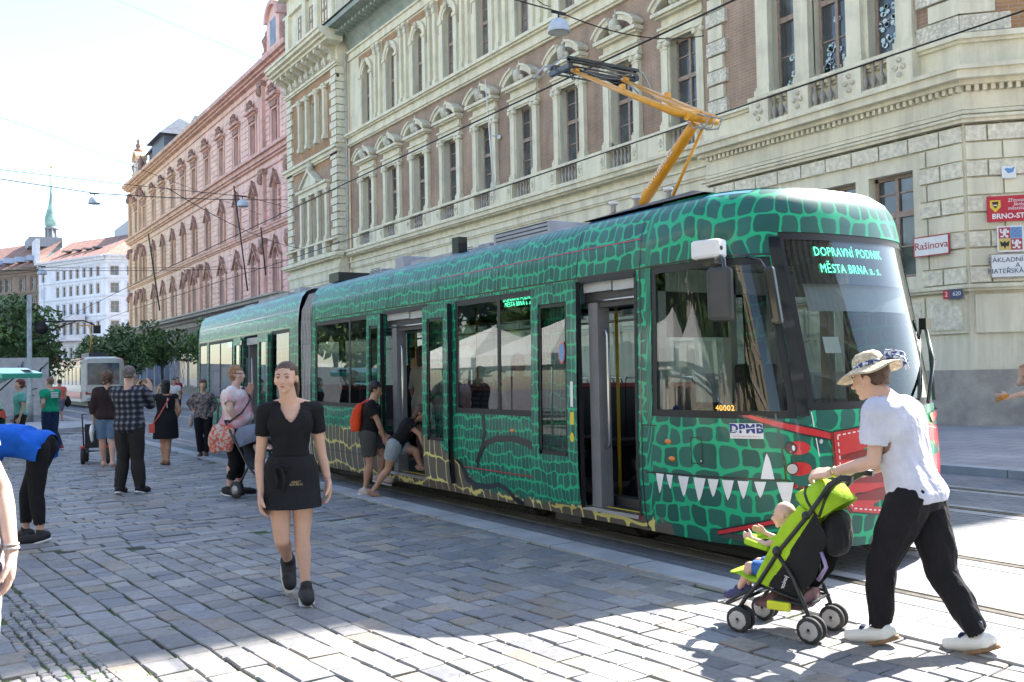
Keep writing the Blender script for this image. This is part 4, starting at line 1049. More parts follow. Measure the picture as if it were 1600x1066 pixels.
# ------------------------------------------------------------------ wires, hanging lamps, lamp posts
m_wire = M('black_cable', (.012,.012,.013), .6, var=0); m_galv = M('galvanised_post', (.38,.42,.42), .5, metal=.3, var=.15, scale=4)
m_dome = M('lamp_dome_grey', (.50,.56,.63), .45, var=.05); m_lens = M('lamp_glass', (.45,.45,.40), .2, var=.1)
def wire(pts, r, label, sag=0, n=14, group=None):
    ps = []
    for a, b in zip(pts[:-1], pts[1:]):
        a, b = Vector(a), Vector(b)
        for i in range(n): t = i/n; p = a.lerp(b, t); p.z -= sag*4*t*(1-t); ps.append(p)
    ps.append(Vector(pts[-1])); mb = MB().mat(m_wire); mb.tube(ps, r, 5)
    return tag(mb.build('overhead_wire', None), label, 'wire', group)
wire([(6.68,-10,5.18),(6.66,8.8,5.11),(6.66,30,4.98),(7.6,60,5.2)], .011, 'tram contact wire touching the yellow pantograph', group='tram wires')
wire([(10.6,-10,5.62),(10.6,30,5.45),(10.6,60,5.5),(10.8,130,5.5)], .012, 'tram contact wire above the second track, right of the yellow pantograph', group='tram wires')
def hang_lamp(loc, s, label):
    r = empty('hanging_street_lamp', loc, 0, label, 'street lamp', 'lamps hung over the street')
    MB().mat(m_dome).lathe([(.05*s,.30*s),(.12*s,.27*s),(.2*s,.2*s),(.245*s,.1*s),(.26*s,.0),(.262*s,-.04*s),(.24*s,-.04*s),(.2*s,.05*s)], (0,0,0), 20).build('shade', None, r)
    MB().mat(m_lens).lathe([(.235*s,-.045*s),(.2*s,-.05*s),(.02,-.06*s)], (0,0,0), 16).build('lens', None, r)
    MB().mat(m_wire).tube([(0,0,.28*s),(0,0,.42*s)], .02*s, 6).box(-.2*s,.2*s,-.02,.02,.40*s,.46*s).build('bracket', None, r)
for (x, y, z, lb) in ((12.8,18.0,9.5,'large grey domed lamp hanging above the pantograph'), (7.12,46.4,9.6,'grey domed lamp hanging on a cable in the open sky left of the salmon building'), (12.8,42.9,9.35,'grey domed lamp hanging before the salmon facade'),
                      (6.6,61.5,7.85,'grey domed lamp hanging before the white building, upper one'), (6.3,70,6.0,'grey domed lamp hanging above the blossoming tree'), (4.9,66,6.3,'half hidden grey domed lamp at the far left edge')):
    hang_lamp((x, y, z), 1.0, lb)
wire([(-22,12.0,11.2),(-2,14.8,10.35),(12.8,18.0,9.95),(20.5,20.9,11.65)], .016, 'cable carrying the large domed lamp to a hook on the school', sag=.35)
wire([(12.5,17.9,9.99),(10,16,10.5),(-22,3,14)], .011, 'thin second cable running left from the large domed lamp', sag=.4)
wire([(-22,41,11.8),(7.12,46.4,10.05),(20.4,57.5,12.6)], .022, 'long cable across the sky with a domed lamp on it', sag=.12)
wire([(12.8,42.9,9.8),(20.4,57.5,12.0)], .014, 'cable from the domed lamp to the school corner')
wire([(-22,41,11.9),(12.8,42.9,9.78)], .014, 'cable reaching left from the lamp before the salmon facade', sag=.5)
wire([(-22,30,15.5),(4,42,11.7),(20.4,64,12.6)], .012, 'thin cable rising to the upper left of the sky')
wire([(-22,30,21.5),(20.4,57.4,20.5)], .010, 'very thin cable high across the sky', sag=.5)
wire([(-22,60,8.0),(20.4,60,8.6)], .016, 'cable crossing before the white building windows', sag=.6)
wire([(-22,66,9.4),(20.4,75,10.2)], .016, 'upper cable crossing before the white building', sag=.7)
wire([(6.65,30,7.4),(20.4,55,9.2)], .014, 'slack cable crossing the lower windows of the salmon facade', sag=.4)
for (a, b, lb) in (((9.2,31.8,8.0),(9.59,31.7,4.48),'thick slanting cable stay before the middle of the salmon facade'),((6.79,33.4,6.47),(7.11,33.3,3.9),'slanting cable stay before the left end of the salmon facade'),((9.97,31.4,6.6),(10.1,31.35,5.0),'thin slanting cable stay right of the thick one')):
    mb = MB().mat(m_wire).tube([a, b], .024 if 'thick' in lb or 'left' in lb else .009, 6); tag(mb.build('cable_stay', None), lb, 'wire')
lp = empty('lamp_post', (3.9, 40.5, 0), 0, 'tall pale steel post with a bracket arm beside the green car', 'lamp post')
MB().mat(m_galv).tube([(0,0,0),(0,0,1.0),(0,0,1.05),(0,0,4.9)], [.13,.13,.095,.085], 10).build('pole', None, lp)
MB().mat(m_wire).tube([(.05,0,4.9-1.15),(.6,0,3.9),(1.9,0,3.95),(2.3,.1,3.8)], .03, 6).tube([(.1,0,3.2),(.9,0,3.65),(1.6,.0,3.9)], .022, 6).lathe([(.24,-.02),(.24,.02)], (.4,0,3.65), 14, axis=1).build('bracket_arm', None, lp)
MB().mat(m_wire).box(2.25,2.5,-.1,.1,3.45,3.75).build('signal_box', None, lp)
fp_ = empty('flagpole', (20.1, 33.0, 8.6), 0, 'thin white flagpole leaning on the school facade', 'flagpole')
MB().mat(m_white).tube([(0,0,0),(-.25,.15,4.9)], [.035,.022], 6).tube([(-.12,.1,2.6),(.3,.1,2.62)], .03, 6).lathe([(.1,0),(.1,.1)], (.28,.1,2.58), 8, axis=0).build('pole', None, fp_)
# second light mast with red flower baskets and yellow bracket far off
fm = empty('flower_mast', (9.1, 84, 0), 0, 'thin white mast with two red flower baskets behind the cream tram', 'mast')
MB().mat(m_white).tube([(0,0,0),(0,0,9.4)], [.12,.07], 8).build('pole', None, fm)
fb = MB().mat(M('red_flowers', (.50,.10,.10), .8, var=.4, scale=4)).ball((-.9,0,2.9), .75, 9, 6, (1,1,.7)).ball((.9,0,2.9), .75, 9, 6, (1,1,.7)); fb.build('flower_baskets', None, fm)
ym = empty('yellow_signal_mast', (10.4, 88, 0), 0, 'yellow signal mast behind the cream tram roof', 'mast')
MB().mat(M('mast_yellow', (.70,.48,.05), .5, var=0)).tube([(0,0,0),(0,0,4.2)], .13, 8).box(-.7,.7,-.08,.08,3.9,4.1).build('pole', None, ym)
hs = MB().mat(M('hoarding_white', (.75,.73,.76), .8, var=.04)).box(-9, 4.4, 47, 47.1, .25, 2.45); tag(hs.build('hoarding', None), 'long white hoarding behind the lamp post', 'hoarding')
pb = empty('poster_board', (3.25, 44, 0), 0, 'grey poster board with dark scrawl leaning near the lamp post', 'poster board')
MB().mat(M('board_grey', (.50,.50,.50), .8, var=.1)).box(-.1,1.7,0,.05,.25,2.6).build('board', None, pb)
z_ = MB().mat(m_wire); rg = random.Random(2)
for i in range(16):
    a = rg.uniform(.02,1.5); b = rg.uniform(.5,2.3); z_.tube([(a,-.02,b),(a+rg.uniform(-.2,.2),-.02,b+rg.uniform(-.3,.3)),(a+rg.uniform(-.1,.3),-.02,b+rg.uniform(-.1,.3))], .014, 4)
z_.build('scrawl', None, pb)
# white market tents on the square, mirrored in the tram's windows
def tent(x, y, label):
    r = empty('market_tent', (x, y, .05), 0, label, 'tent', 'white market tents')
    MB().mat(m_white).add([(-2,-2,2.3),(2,-2,2.3),(2,2,2.3),(-2,2,2.3),(0,0,3.4),(-2,-2,2.0),(2,-2,2.0),(2,2,2.0),(-2,2,2.0)], [(0,1,4),(1,2,4),(2,3,4),(3,0,4),(0,5,6,1),(1,6,7,2),(2,7,8,3),(3,8,5,0)]).build('canopy', None, r)
    for sx in (-1.9, 1.9):
        for sy in (-1.9, 1.9): MB().mat(m_galv).tube([(sx,sy,0),(sx,sy,2.3)], .03, 6).build('leg', None, r)
for i, (x, y) in enumerate(((-5,12),(-5.2,17),(-5,22),(-5.4,27),(-11,14),(-11,21))):
    tent(x, y, 'white market tent on the square mirrored in the tram windows')
tree('leafy_tree', (-14, 6, 0), 9, 4, 2.5, lf2, 'broad tree on the square mirrored in the cab window', 'trees on the square', 8, n=2500, ls=.35, blobs=24)
for i, (x, y) in enumerate(((-9,11),(-8.6,19),(-9.2,26),(-8.6,34),(-10,2.5),(-9,42),(-9.5,51),(-9,61))):
    tree('leafy_tree', (x, y, 0), 8.6+.3*i, 3.9, 2.4, lf1, 'dark tree mirrored in the tram windows behind the market tents', 'trees mirrored in the glass', 20+i, n=2600, ls=.38, blobs=26)
tree('leafy_tree', (-15, 30, 0), 9, 4, 2.5, lf1, 'dark tree on the square behind the market tents', 'trees on the square', 9, n=2500, ls=.35, blobs=24)
# a few thin clouds are in the sky itself; distant wooded hill closes the view
# ------------------------------------------------------------------ green dragon tram
TX = 6.65                                   # track centre line
def skin_material(name, rnd=.62, lw=.115):
    m = bpy.data.materials.new(name); m.use_nodes = True; MATS[name] = m
    n = m.node_tree; b = n.nodes['Principled BSDF']; K = n.links.new
    uv = n.nodes.new('ShaderNodeUVMap'); uv.uv_map = 'scales'
    def N2(op, a_, b_=None, c_=None):
        q = n.nodes.new('ShaderNodeMath'); q.operation = op
        for k, t_ in enumerate((a_, b_, c_)):
            if t_ is None: continue
            if isinstance(t_, (int, float)): q.inputs[k].default_value = t_
            else: K(t_, q.inputs[k])
        return q.outputs[0]
    def scales(sc, warp, marg, rad, edge):
        """rows of rounded scales: returns (inside mask, per-scale random)"""
        mp = n.nodes.new('ShaderNodeMapping'); mp.inputs['Scale'].default_value = (sc, sc, 1); K(uv.outputs[0], mp.inputs[0])
        z1 = n.nodes.new('ShaderNodeTexNoise'); z1.inputs['Scale'].default_value = .42; z1.inputs['Detail'].default_value = 2; K(mp.outputs[0], z1.inputs[0])
        w_ = n.nodes.new('ShaderNodeVectorMath'); w_.operation = 'SUBTRACT'; w_.inputs[1].default_value = (.5, .5, .5); K(z1.outputs['Color'], w_.inputs[0])
        w2 = n.nodes.new('ShaderNodeVectorMath'); w2.operation = 'MULTIPLY_ADD'; w2.inputs[1].default_value = (warp, warp, 0); K(w_.outputs[0], w2.inputs[0]); K(mp.outputs[0], w2.inputs[2])
        s_ = n.nodes.new('ShaderNodeSeparateXYZ'); K(w2.outputs[0], s_.inputs[0])
        row = N2('FLOOR', s_.outputs[1]); wn = n.nodes.new('ShaderNodeTexWhiteNoise'); wn.noise_dimensions = '1D'; K(row, wn.inputs['W'])
        # each row has its own shift and its own scale width
        uw = N2('MULTIPLY', s_.outputs[0], N2('MULTIPLY_ADD', wn.outputs['Value'], .55, .75)); uu = N2('MULTIPLY_ADD', wn.outputs['Value'], 7.3, uw)
        col = N2('FLOOR', uu); wc = n.nodes.new('ShaderNodeTexWhiteNoise'); wc.noise_dimensions = '2D'; cv = n.nodes.new('ShaderNodeCombineXYZ'); K(col, cv.inputs[0]); K(row, cv.inputs[1]); K(cv.outputs[0], wc.inputs['Vector'])
        m2 = N2('MULTIPLY_ADD', wc.outputs['Value'], .07, marg)
        hx = N2('SUBTRACT', .5-rad, m2)
        lx = N2('SUBTRACT', N2('ABSOLUTE', N2('SUBTRACT', N2('FRACT', uu), .5)), hx); ly = N2('SUBTRACT', N2('ABSOLUTE', N2('SUBTRACT', N2('FRACT', s_.outputs[1]), .5)), hx)
        lx = N2('MAXIMUM', lx, 0); ly = N2('MAXIMUM', ly, 0)
        d = N2('SQRT', N2('ADD', N2('MULTIPLY', lx, lx), N2('MULTIPLY', ly, ly)))
        r_ = n.nodes.new('ShaderNodeMapRange'); r_.inputs[1].default_value = rad+edge; r_.inputs[2].default_value = rad-edge; K(d, r_.inputs[0])
        return r_.outputs[0], wc.outputs['Value']
    mask, rnd_ = scales(1, 1.4, .035, .21, .022)
    cell = n.nodes.new('ShaderNodeMixRGB'); cell.inputs[1].default_value = (.010,.088,.070,1); cell.inputs[2].default_value = (.024,.135,.105,1); K(rnd_, cell.inputs[0])
    g = n.nodes.new('ShaderNodeMixRGB'); g.inputs[1].default_value = (.008,.40,.19,1); K(mask, g.inputs[0]); K(cell.outputs[0], g.inputs[2])
    mask2, rnd2 = scales(.42, 1.2, .012, .15, .010)
    y = n.nodes.new('ShaderNodeMixRGB'); y.inputs[1].default_value = (.66,.60,.20,1); y.inputs[2].default_value = (.115,.10,.085,1); K(mask2, y.inputs[0])
    at = n.nodes.new('ShaderNodeAttribute'); at.attribute_name = 'belly'
    nz2 = n.nodes.new('ShaderNodeTexNoise'); nz2.inputs['Scale'].default_value = 1.5; K(uv.outputs[0], nz2.inputs[0])
    ad2 = n.nodes.new('ShaderNodeMath'); ad2.operation = 'MULTIPLY_ADD'; ad2.inputs[1].default_value = .5; K(nz2.outputs['Fac'], ad2.inputs[0]); K(at.outputs['Fac'], ad2.inputs[2])
    st = n.nodes.new('ShaderNodeMapRange'); st.inputs[1].default_value = .72; st.inputs[2].default_value = .76; K(ad2.outputs[0], st.inputs[0])
    f = n.nodes.new('ShaderNodeMixRGB'); K(st.outputs[0], f.inputs[0]); K(g.outputs[0], f.inputs[1]); K(y.outputs[0], f.inputs[2])
    K(f.outputs[0], b.inputs['Base Color']); b.inputs['Roughness'].default_value = .42; b.inputs['Coat Weight'].default_value = .25; b.inputs['Coat Roughness'].default_value = .07; b.inputs['Specular IOR Level'].default_value = .35
    # slight ripple of the sheet panels
    tc_ = n.nodes.new('ShaderNodeTexCoord'); z = n.nodes.new('ShaderNodeTexNoise'); z.inputs['Scale'].default_value = .9; K(tc_.outputs['Object'], z.inputs[0])
    bp = n.nodes.new('ShaderNodeBump'); bp.inputs['Strength'].default_value = .06; bp.inputs['Distance'].default_value = .05; K(z.outputs['Fac'], bp.inputs['Height']); K(bp.outputs[0], b.inputs['Normal'])
    return m
m_skin = skin_material('dragon_scale_paint')
m_rub = M('black_rubber', (.012,.012,.013), .5, var=0); m_blk = M('black_outline_vinyl', (.012,.014,.014), .3, var=0, coat=.6)
m_glass = glass_mat('tram_glass', (.40,.48,.46), .01, .05)
m_wind = glass_mat('windscreen_glass', (.55,.62,.60), .01, .045)
m_dglass = M('black_glass', (.01,.011,.012), .04, var=0, spec=.9)
m_grey = M('roof_box_grey', (.36,.37,.40), .6, var=.12, scale=2); m_dgrey = M('dark_grey_plastic', (.045,.045,.048), .5, var=.1, scale=5)
m_mgrey = M('interior_grey', (.20,.20,.21), .6, var=.06); m_lgrey = M('interior_light_grey', (.45,.46,.46), .55, var=.05)
m_alu = M('brushed_aluminium', (.60,.60,.60), .3, metal=1, var=.05); m_white2 = M('white_plastic', (.75,.75,.76), .35, var=.02)
m_rvin = M('red_vinyl', (.58,.02,.025), .3, var=.04, coat=.6); m_rdk = M('dark_red_vinyl', (.22,.01,.012), .3, var=.04, coat=.5); m_wvin = M('white_vinyl', (.78,.78,.80), .3, var=.02, coat=.5)
m_orange = M('orange_marker_lens', (.75,.22,.02), .3, var=0, coat=.6); m_panto = M('yellow_pantograph_paint', (.72,.33,.015), .35, var=.06, scale=6, coat=.3)
m_blue = M('light_blue_roof_edge', (.10,.30,.50), .3, var=0, coat=.5); m_seat = M('dark_seat', (.03,.03,.035), .8, var=.1); m_rseat = M('dark_red_seat_edge', (.25,.03,.03), .7, var=.1)
m_led = M('green_led', (.02,.3,.15), .5, var=0, em=(.12,1,.55,1.5)); m_ledo = M('orange_led', (.4,.2,.02), .5, var=0, em=(1,.45,.08,1.0))
m_bel1 = M('bellows_light', (.42,.40,.39), .8, var=.08, scale=12); m_bel2 = M('bellows_dark', (.08,.07,.075), .9, var=.1)

# --- the shell as a surface: u runs along the left side (u = y) then round the nose, z upwards
A_, N_, YC = 1.24, 2.7, 6.2
def nose_b(z):
    pts = [(0.2,1.28),(.5,1.34),(.9,1.35),(1.25,1.31),(1.7,1.22),(2.2,1.10),(2.6,1.0),(2.85,.97),(3.0,.93),(3.1,.84)]
    for (a, b), (c, d) in zip(pts[:-1], pts[1:]):
        if z <= c: return b+(d-b)*max(0, (z-a))/(c-a)
    return pts[-1][1]
def side_in(z):
    pts = [(0.2,.06),(.4,.02),(.7,0),(1.15,0),(2.4,.02),(2.52,.02),(2.77,.045),(2.95,.10),(3.03,.17),(3.08,.30)]
    for (a, b), (c, d) in zip(pts[:-1], pts[1:]):
        if z <= c: return b+(d-b)*max(0, (z-a))/(c-a)
    return pts[-1][1]
def nose_xy(t, a, b):
    c, s = math.cos(t), math.sin(t)
    return -a*math.copysign(abs(c)**(2/N_), c), YC-b*abs(s)**(2/N_)
_tab = []; _acc = 0; _p = None
for i in range(721):
    t = PI*i/720; q = nose_xy(t, A_, 1.3)
    if _p: _acc += math.dist(_p, q)
    _tab.append((_acc, t)); _p = q
ARC = _acc
def arc_t(s):
    lo, hi = 0, 720
    while hi-lo > 1:
        m_ = (lo+hi)//2
        if _tab[m_][0] <= s: lo = m_
        else: hi = m_
    f = (s-_tab[lo][0])/max(1e-9, _tab[hi][0]-_tab[lo][0]); return _tab[lo][1]+f*(_tab[hi][1]-_tab[lo][1])
def t_u(t):
    i = min(720, max(0, t/PI*720)); k = int(i); k2 = min(720, k+1); return YC-(_tab[k][0]+(i-k)*(_tab[k2][0]-_tab[k][0]))
def surf(u, z, off=0.):
    a = A_-side_in(z)+off
    if u >= YC: return Vector((-a, u, z))
    s = YC-u
    if s <= ARC:
        x, y = nose_xy(arc_t(s), a, nose_b(z)+off); return Vector((x, y, z))
    return Vector((a, YC+(s-ARC), z))
def cellw(u):
    if u < 6.0: return .20
    if u < 7.6: return .20-(u-6.0)/1.6*.125
    return .075
_FU = [0.]; 
for i in range(1, 4000): _FU.append(_FU[-1]+.01/cellw(-5+i*.01))
def FU(u): k = (u+5)/.01; i = int(max(0, min(3998, k))); return _FU[i]+(k-i)*(_FU[i+1]-_FU[i])
def GZ(z, u):
    h = .125 if u < 6.2 else (.125 if z > 1.2 else .11)
    k = .165 if u < 6.4 else .125
    return z/k if z < 2.5 else 2.5/k+(z-2.5)/(.19 if u < 6.4 else .145)
def belly(u, z):
    """1 where the yellow-lined belly plates show"""
    if u < 6.2: return 0.
    if u < 8.0: zb = .33
    elif u < 9.3: zb = .30
    elif u < 10.2: zb = .30+(u-9.3)/.9*.52
    elif u < 16: zb = .86
    else: zb = .86-(u-16)*.12
    return max(0., min(1., .5+(zb-z)*2.2))
def subdiv(brks, step):
    out_ = []
    for a, b in zip(brks[:-1], brks[1:]):
        n = max(1, round(abs(b-a)/step)); out_ += [a+(b-a)*i/n for i in range(n)]
    return out_+[brks[-1]]
def skin_mesh(name, us, zs, holes, parent, fn=surf, off=0., mat=None, uvf=None, edge=.035, shift=0.):
    """sheet over the shell with openings; each opening gets a short inward return"""
    ub = sorted(set(us+[h[0] for h in holes]+[h[1] for h in holes])); zb = sorted(set(zs+[h[2] for h in holes]+[h[3] for h in holes]))
    ub = subdiv(ub, .09); zb = subdiv(zb, .09)
    V, F, UV, BE = [], [], [], []
    idx = {}
    def vid(i, j, o=0.):
        k = (i, j, o)
        if k not in idx:
            idx[k] = len(V); V.append(tuple(fn(ub[i], zb[j], off-o))); UV.append((FU(ub[i]), GZ(zb[j], ub[i]))); BE.append(belly(ub[i], zb[j]))
        return idx[k]
    def inh(i, j):
        if i < 0 or j < 0 or i >= len(ub)-1 or j >= len(zb)-1: return None
        uc, zc = (ub[i]+ub[i+1])/2, (zb[j]+zb[j+1])/2
        return any(h[0] < uc < h[1] and h[2] < zc < h[3] for h in holes)
    for i in range(len(ub)-1):
        for j in range(len(zb)-1):
            if not inh(i, j): F.append((vid(i,j), vid(i,j+1), vid(i+1,j+1), vid(i+1,j)))
            else:
                if inh(i-1, j) is False: F.append((vid(i,j), vid(i,j+1), vid(i,j+1,edge), vid(i,j,edge)))
                if inh(i+1, j) is False: F.append((vid(i+1,j), vid(i+1,j+1), vid(i+1,j+1,edge), vid(i+1,j,edge)))
                if inh(i, j-1) is False: F.append((vid(i,j), vid(i+1,j), vid(i+1,j,edge), vid(i,j,edge)))
                if inh(i, j+1) is False: F.append((vid(i,j+1), vid(i+1,j+1), vid(i+1,j+1,edge), vid(i,j+1,edge)))
    me = bpy.data.meshes.new(name); me.from_pydata(V, [], F); me.materials.append(mat or m_skin)
    uvl = me.uv_layers.new(name='scales')
    li = np.zeros(len(me.loops), dtype=np.int32); me.loops.foreach_get('vertex_index', li)
    uvl.data.foreach_set('uv', np.array(UV, dtype=np.float32)[li].ravel())
    at = me.attributes.new('belly', 'FLOAT', 'POINT'); at.data.foreach_set('value', np.array(BE, dtype=np.float32))
    me.polygons.foreach_set('use_smooth', [True]*len(F))
    bm = bmesh.new(); bm.from_mesh(me); bmesh.ops.recalc_face_normals(bm, faces=bm.faces)
    for e in bm.edges:
        if len(e.link_faces) == 2 and e.calc_face_angle(0) > R(40): e.smooth = False
    bm.to_mesh(me); bm.free(); me.update()
    o = bpy.data.objects.new(name, me); COL.objects.link(o); o.parent = parent; return o
def patch(mb, fn, nu, nv, off=.004, sf=surf):
    """a piece of film on the shell: fn(a, b) -> (u, z)"""
    vs = [sf(*fn(i/nu, j/nv), off) for i in range(nu+1) for j in range(nv+1)]
    fs = [(i*(nv+1)+j, i*(nv+1)+j+1, (i+1)*(nv+1)+j+1, (i+1)*(nv+1)+j) for i in range(nu) for j in range(nv)]
    mb.add(vs, fs, True)
def strip(mb, pts, wd, off=.004, sf=surf, step=.06):
    """film stripe along (u,z) points with half-width wd"""
    P = []
    ws = wd if isinstance(wd, (list, tuple)) else [wd]*len(pts)
    for k in range(len(pts)-1):
        (a, b), (c, d) = pts[k], pts[k+1]; n = max(1, int(math.hypot(c-a, d-b)/step))
        for i in range(n): f = i/n; P.append((a+(c-a)*f, b+(d-b)*f, ws[k]+(ws[k+1]-ws[k])*f))
    P.append((*pts[-1], ws[-1]))
    vs = []
    for i, (a, b, w_) in enumerate(P):
        p0, p1 = P[max(0, i-1)], P[min(len(P)-1, i+1)]; dx, dy = p1[0]-p0[0], p1[1]-p0[1]; l = math.hypot(dx, dy) or 1
        nx, ny = -dy/l*w_, dx/l*w_
        vs += [sf(a+nx, b+ny, off), sf(a-nx, b-ny, off)]
    mb.add(vs, [(2*i, 2*i+1, 2*i+3, 2*i+2) for i in range(len(P)-1)], True)
tram = empty('green_tram', (TX, 10, 0), 0, 'green dragon scale tram with open doors and raised yellow pantograph at the kerb', 'tram')
TB = Matrix.Translation((TX, 0, 0))
froot = tram
def fin(o, P=None):
    """front-car geometry is written in track coordinates; hang it on the tram's empty"""
    if o.parent is None or o.parent == tram: o.location = (0, -10, 0)
    return o
def tp(mb, name, parent=None, **k):
    o = mb.build(name, None, parent or tram, **k); return fin(o)
# openings (u0,u1,z0,z1)
WB, WT = 1.16, 2.46
D1 = (6.56, 7.42, .34, 2.47); D2 = (10.56, 11.86, .34, 2.45)
WA = (8.0, 9.86, WB, WT); WBx = (12.0, 14.42, WB, WT)
CABW = (5.0, 6.36, 1.22, 2.50); WIND = (3.05, 4.91, 1.28, 2.70)
rightw = [(2*2.28-0, 0, 0, 0)]
UR = YC-ARC               # where the right side starts, u decreasing
RW = [(UR-8.4, UR-4.9, WB, WT), (UR-4.6, UR-1.4, WB, WT), (UR-.9, UR-.05, 1.2, 2.5)]
body = skin_mesh('body', [UR-8.7, UR, YC, 6.5, 14.62], [.22, .7, 2.5, 2.77, 3.03, 3.08], [D1, D2, WA, WBx, CABW, WIND]+RW, tram); fin(body)
tag(body, 'glossy green shell with black cells like reptile scales')
# roof deck
rd = MB().mat(m_grey)
ring = [surf(u, 3.08) for u in subdiv([UR-8.4, UR, YC, 14.62], .12)]
cen = [Vector((p.x*.55, min(p.y+.35, 14.6) if p.y < 6.3 else p.y, 3.14)) for p in ring]
rd.add(ring+cen, [(i, i+1, len(ring)+i+1, len(ring)+i) for i in range(len(ring)-1)], True)
rd.add([(-.55, 6.0, 3.138), (.55, 6.0, 3.138), (.55, 14.62, 3.138), (-.55, 14.62, 3.138)], [(0,1,2,3)]); rd.add([tuple(p) for p in cen if p.y < 6.35], [tuple(range(len([p for p in cen if p.y < 6.35])))])
tp(rd, 'roof')
# front dome painted green above the cab
dm = skin_mesh('roof_dome', [UR+.02, YC, 6.5], [3.08, 3.09], [], tram); fin(dm)
# thin blue line along the roof edge and black panel joints
bl = MB().mat(m_blue); strip(bl, [(14.6, 3.055), (6.2, 3.055), (5.2, 3.06)], .016, .006); tp(bl, 'roof_edge_strip')
js = MB().mat(m_blk)
for u in (6.50, 7.44, 8.9, 10.3, 11.72, 13.1): strip(js, [(u, 2.5), (u, 3.05)], .007, .003)
strip(js, [(14.6, 2.77), (6.5, 2.77)], .008, .003); strip(js, [(14.6, 2.505), (6.5, 2.505), (5.2, 2.52), (4.95, 2.52)], .008, .003)
strip(js, [(6.50, .24), (6.50, 2.5)], .008, .003)
strip(js, [(9.7, .54), (8.0, .54)], .006, .003); strip(js, [(14.5, .50), (11.95, .50)], .006, .003)
strip(js, [(6.50, 1.14), (6.3, 1.14)], .006, .003)
# jaw line, light cluster outline, hatch
strip(js, [(6.45,.735),(6.1,.745),(5.5,.755),(5.1,.75),(5.06,.70),(4.98,.655),(4.8,.63),(3.6,.63)], .008, .004, step=.04)
strip(js, [(5.16,1.26),(5.115,.75)], .007, .004); 
for a, b in (((5.90,1.06),(5.79,1.06)),((5.90,.85),(5.79,.85)),((5.90,1.06),(5.90,.85)),((5.79,1.06),(5.79,.85))): strip(js, [a, b], .004, .004)
tp(js, 'panel_joints')
rj = MB().mat(m_rvin); strip(rj, [(10.3, 2.768), (6.5, 2.768)], .003, .0045); strip(rj, [(9.7,.545),(8.05,.545)], .004, .0045); strip(rj, [(7.42,.325),(6.55,.325)], .01, .006)
ws_ = rj.mat(m_wvin); strip(ws_, [(4.888,1.27),(4.864,.93)], .004, .005)
tp(rj, 'pinstripes')
# teeth
th = MB().mat(m_wvin)
def tooth(ul, ur, zb, ut, zt):
    def fn(a, b):
        k = (1-b)**.72
        um = ut+( (ul*(1-a)+ur*a)-ut )*k
        return um, zb+(zt-zb)*b
    patch(th, fn, 3, 7, .0055)
for (l, r_, t_, zt) in [(6.32,6.22,6.29,.565),(6.19,6.11,6.15,.615),(6.05,5.93,6.00,.565),(5.88,5.76,5.84,.545),(5.74,5.64,5.70,.59),(5.61,5.51,5.57,.575),(5.48,5.39,5.44,.595),(5.35,5.26,5.31,.61)]:
    tooth(l, r_, .735, t_, zt)
tooth(5.30, 5.20, .757, 5.25, .955); tooth(5.185, 5.06, .735, 5.115, .52); tooth(5.02, 4.95, .66, 4.98, .56)
tooth(3.55, 3.45, .74, 3.5, .55)
tp(th, 'teeth')
# red bands and the red mouth panel
rb = MB()
def two(mb, top, bot, mat, off, edge=None):
    def ip(P, f):
        x = f*(len(P)-1); i = min(int(x), len(P)-2); g = x-i; return (P[i][0]+(P[i+1][0]-P[i][0])*g, P[i][1]+(P[i+1][1]-P[i][1])*g)
    mb.mat(mat); patch(mb, lambda a, b: tuple(Vector(ip(top, a)).lerp(Vector(ip(bot, a)), b)), 24, 2, off)
    if edge: mb.mat(edge); strip(mb, top, .007, off+.001); strip(mb, bot, .007, off+.001)
two(rb, [(5.33,1.25),(5.1,1.195),(4.9,1.15),(4.73,1.105)], [(5.44,1.245),(5.2,1.165),(4.98,1.10),(4.75,1.05)], m_rvin, .0055, m_blk)
two(rb, [(5.68,.325),(5.4,.40),(5.15,.465),(4.8,.50)], [(5.67,.285),(5.4,.355),(5.15,.42),(4.8,.455)], m_rvin, .0055, m_blk)
two(rb, [(4.73,1.115),(4.33,1.16),(3.95,1.17),(3.3,1.10)], [(4.735,.66),(4.60,.49),(4.1,.42),(3.3,.50)], m_rvin, .0055, m_blk)
for (za, zb2) in ((.93,.88),(.76,.70),(.60,.565)): two(rb, [(4.70,za),(4.3,za+.06),(3.6,za-.02)], [(4.69,zb2+.02),(4.3,zb2),(3.6,zb2-.06)], m_rdk, .007)
strip(rb, [(4.745,1.11),(4.75,.66),(4.61,.48)], .009, .007)
rb.mat(m_wvin)
def dashes(P):
    for (a, b) in zip(P[:-1], P[1:]):
        n = max(1, int(math.dist(a, b)/.045))
        for i in range(n):
            f, g = i/n, (i+.55)/n; strip(rb, [(a[0]+(b[0]-a[0])*f, a[1]+(b[1]-a[1])*f), (a[0]+(b[0]-a[0])*g, a[1]+(b[1]-a[1])*g)], .005, .0075)
dashes([(4.70,1.08),(4.705,.68),(4.585,.52),(4.1,.455),(3.4,.52)]); dashes([(4.70,1.085),(4.33,1.13),(3.9,1.14),(3.4,1.08)])
two(rb, [(3.55,1.2),(3.3,1.23),(2.9,1.27)], [(3.5,1.13),(3.3,1.16),(2.9,1.20)], m_rvin, .009, m_blk)
tp(rb, 'red_mouth_film')
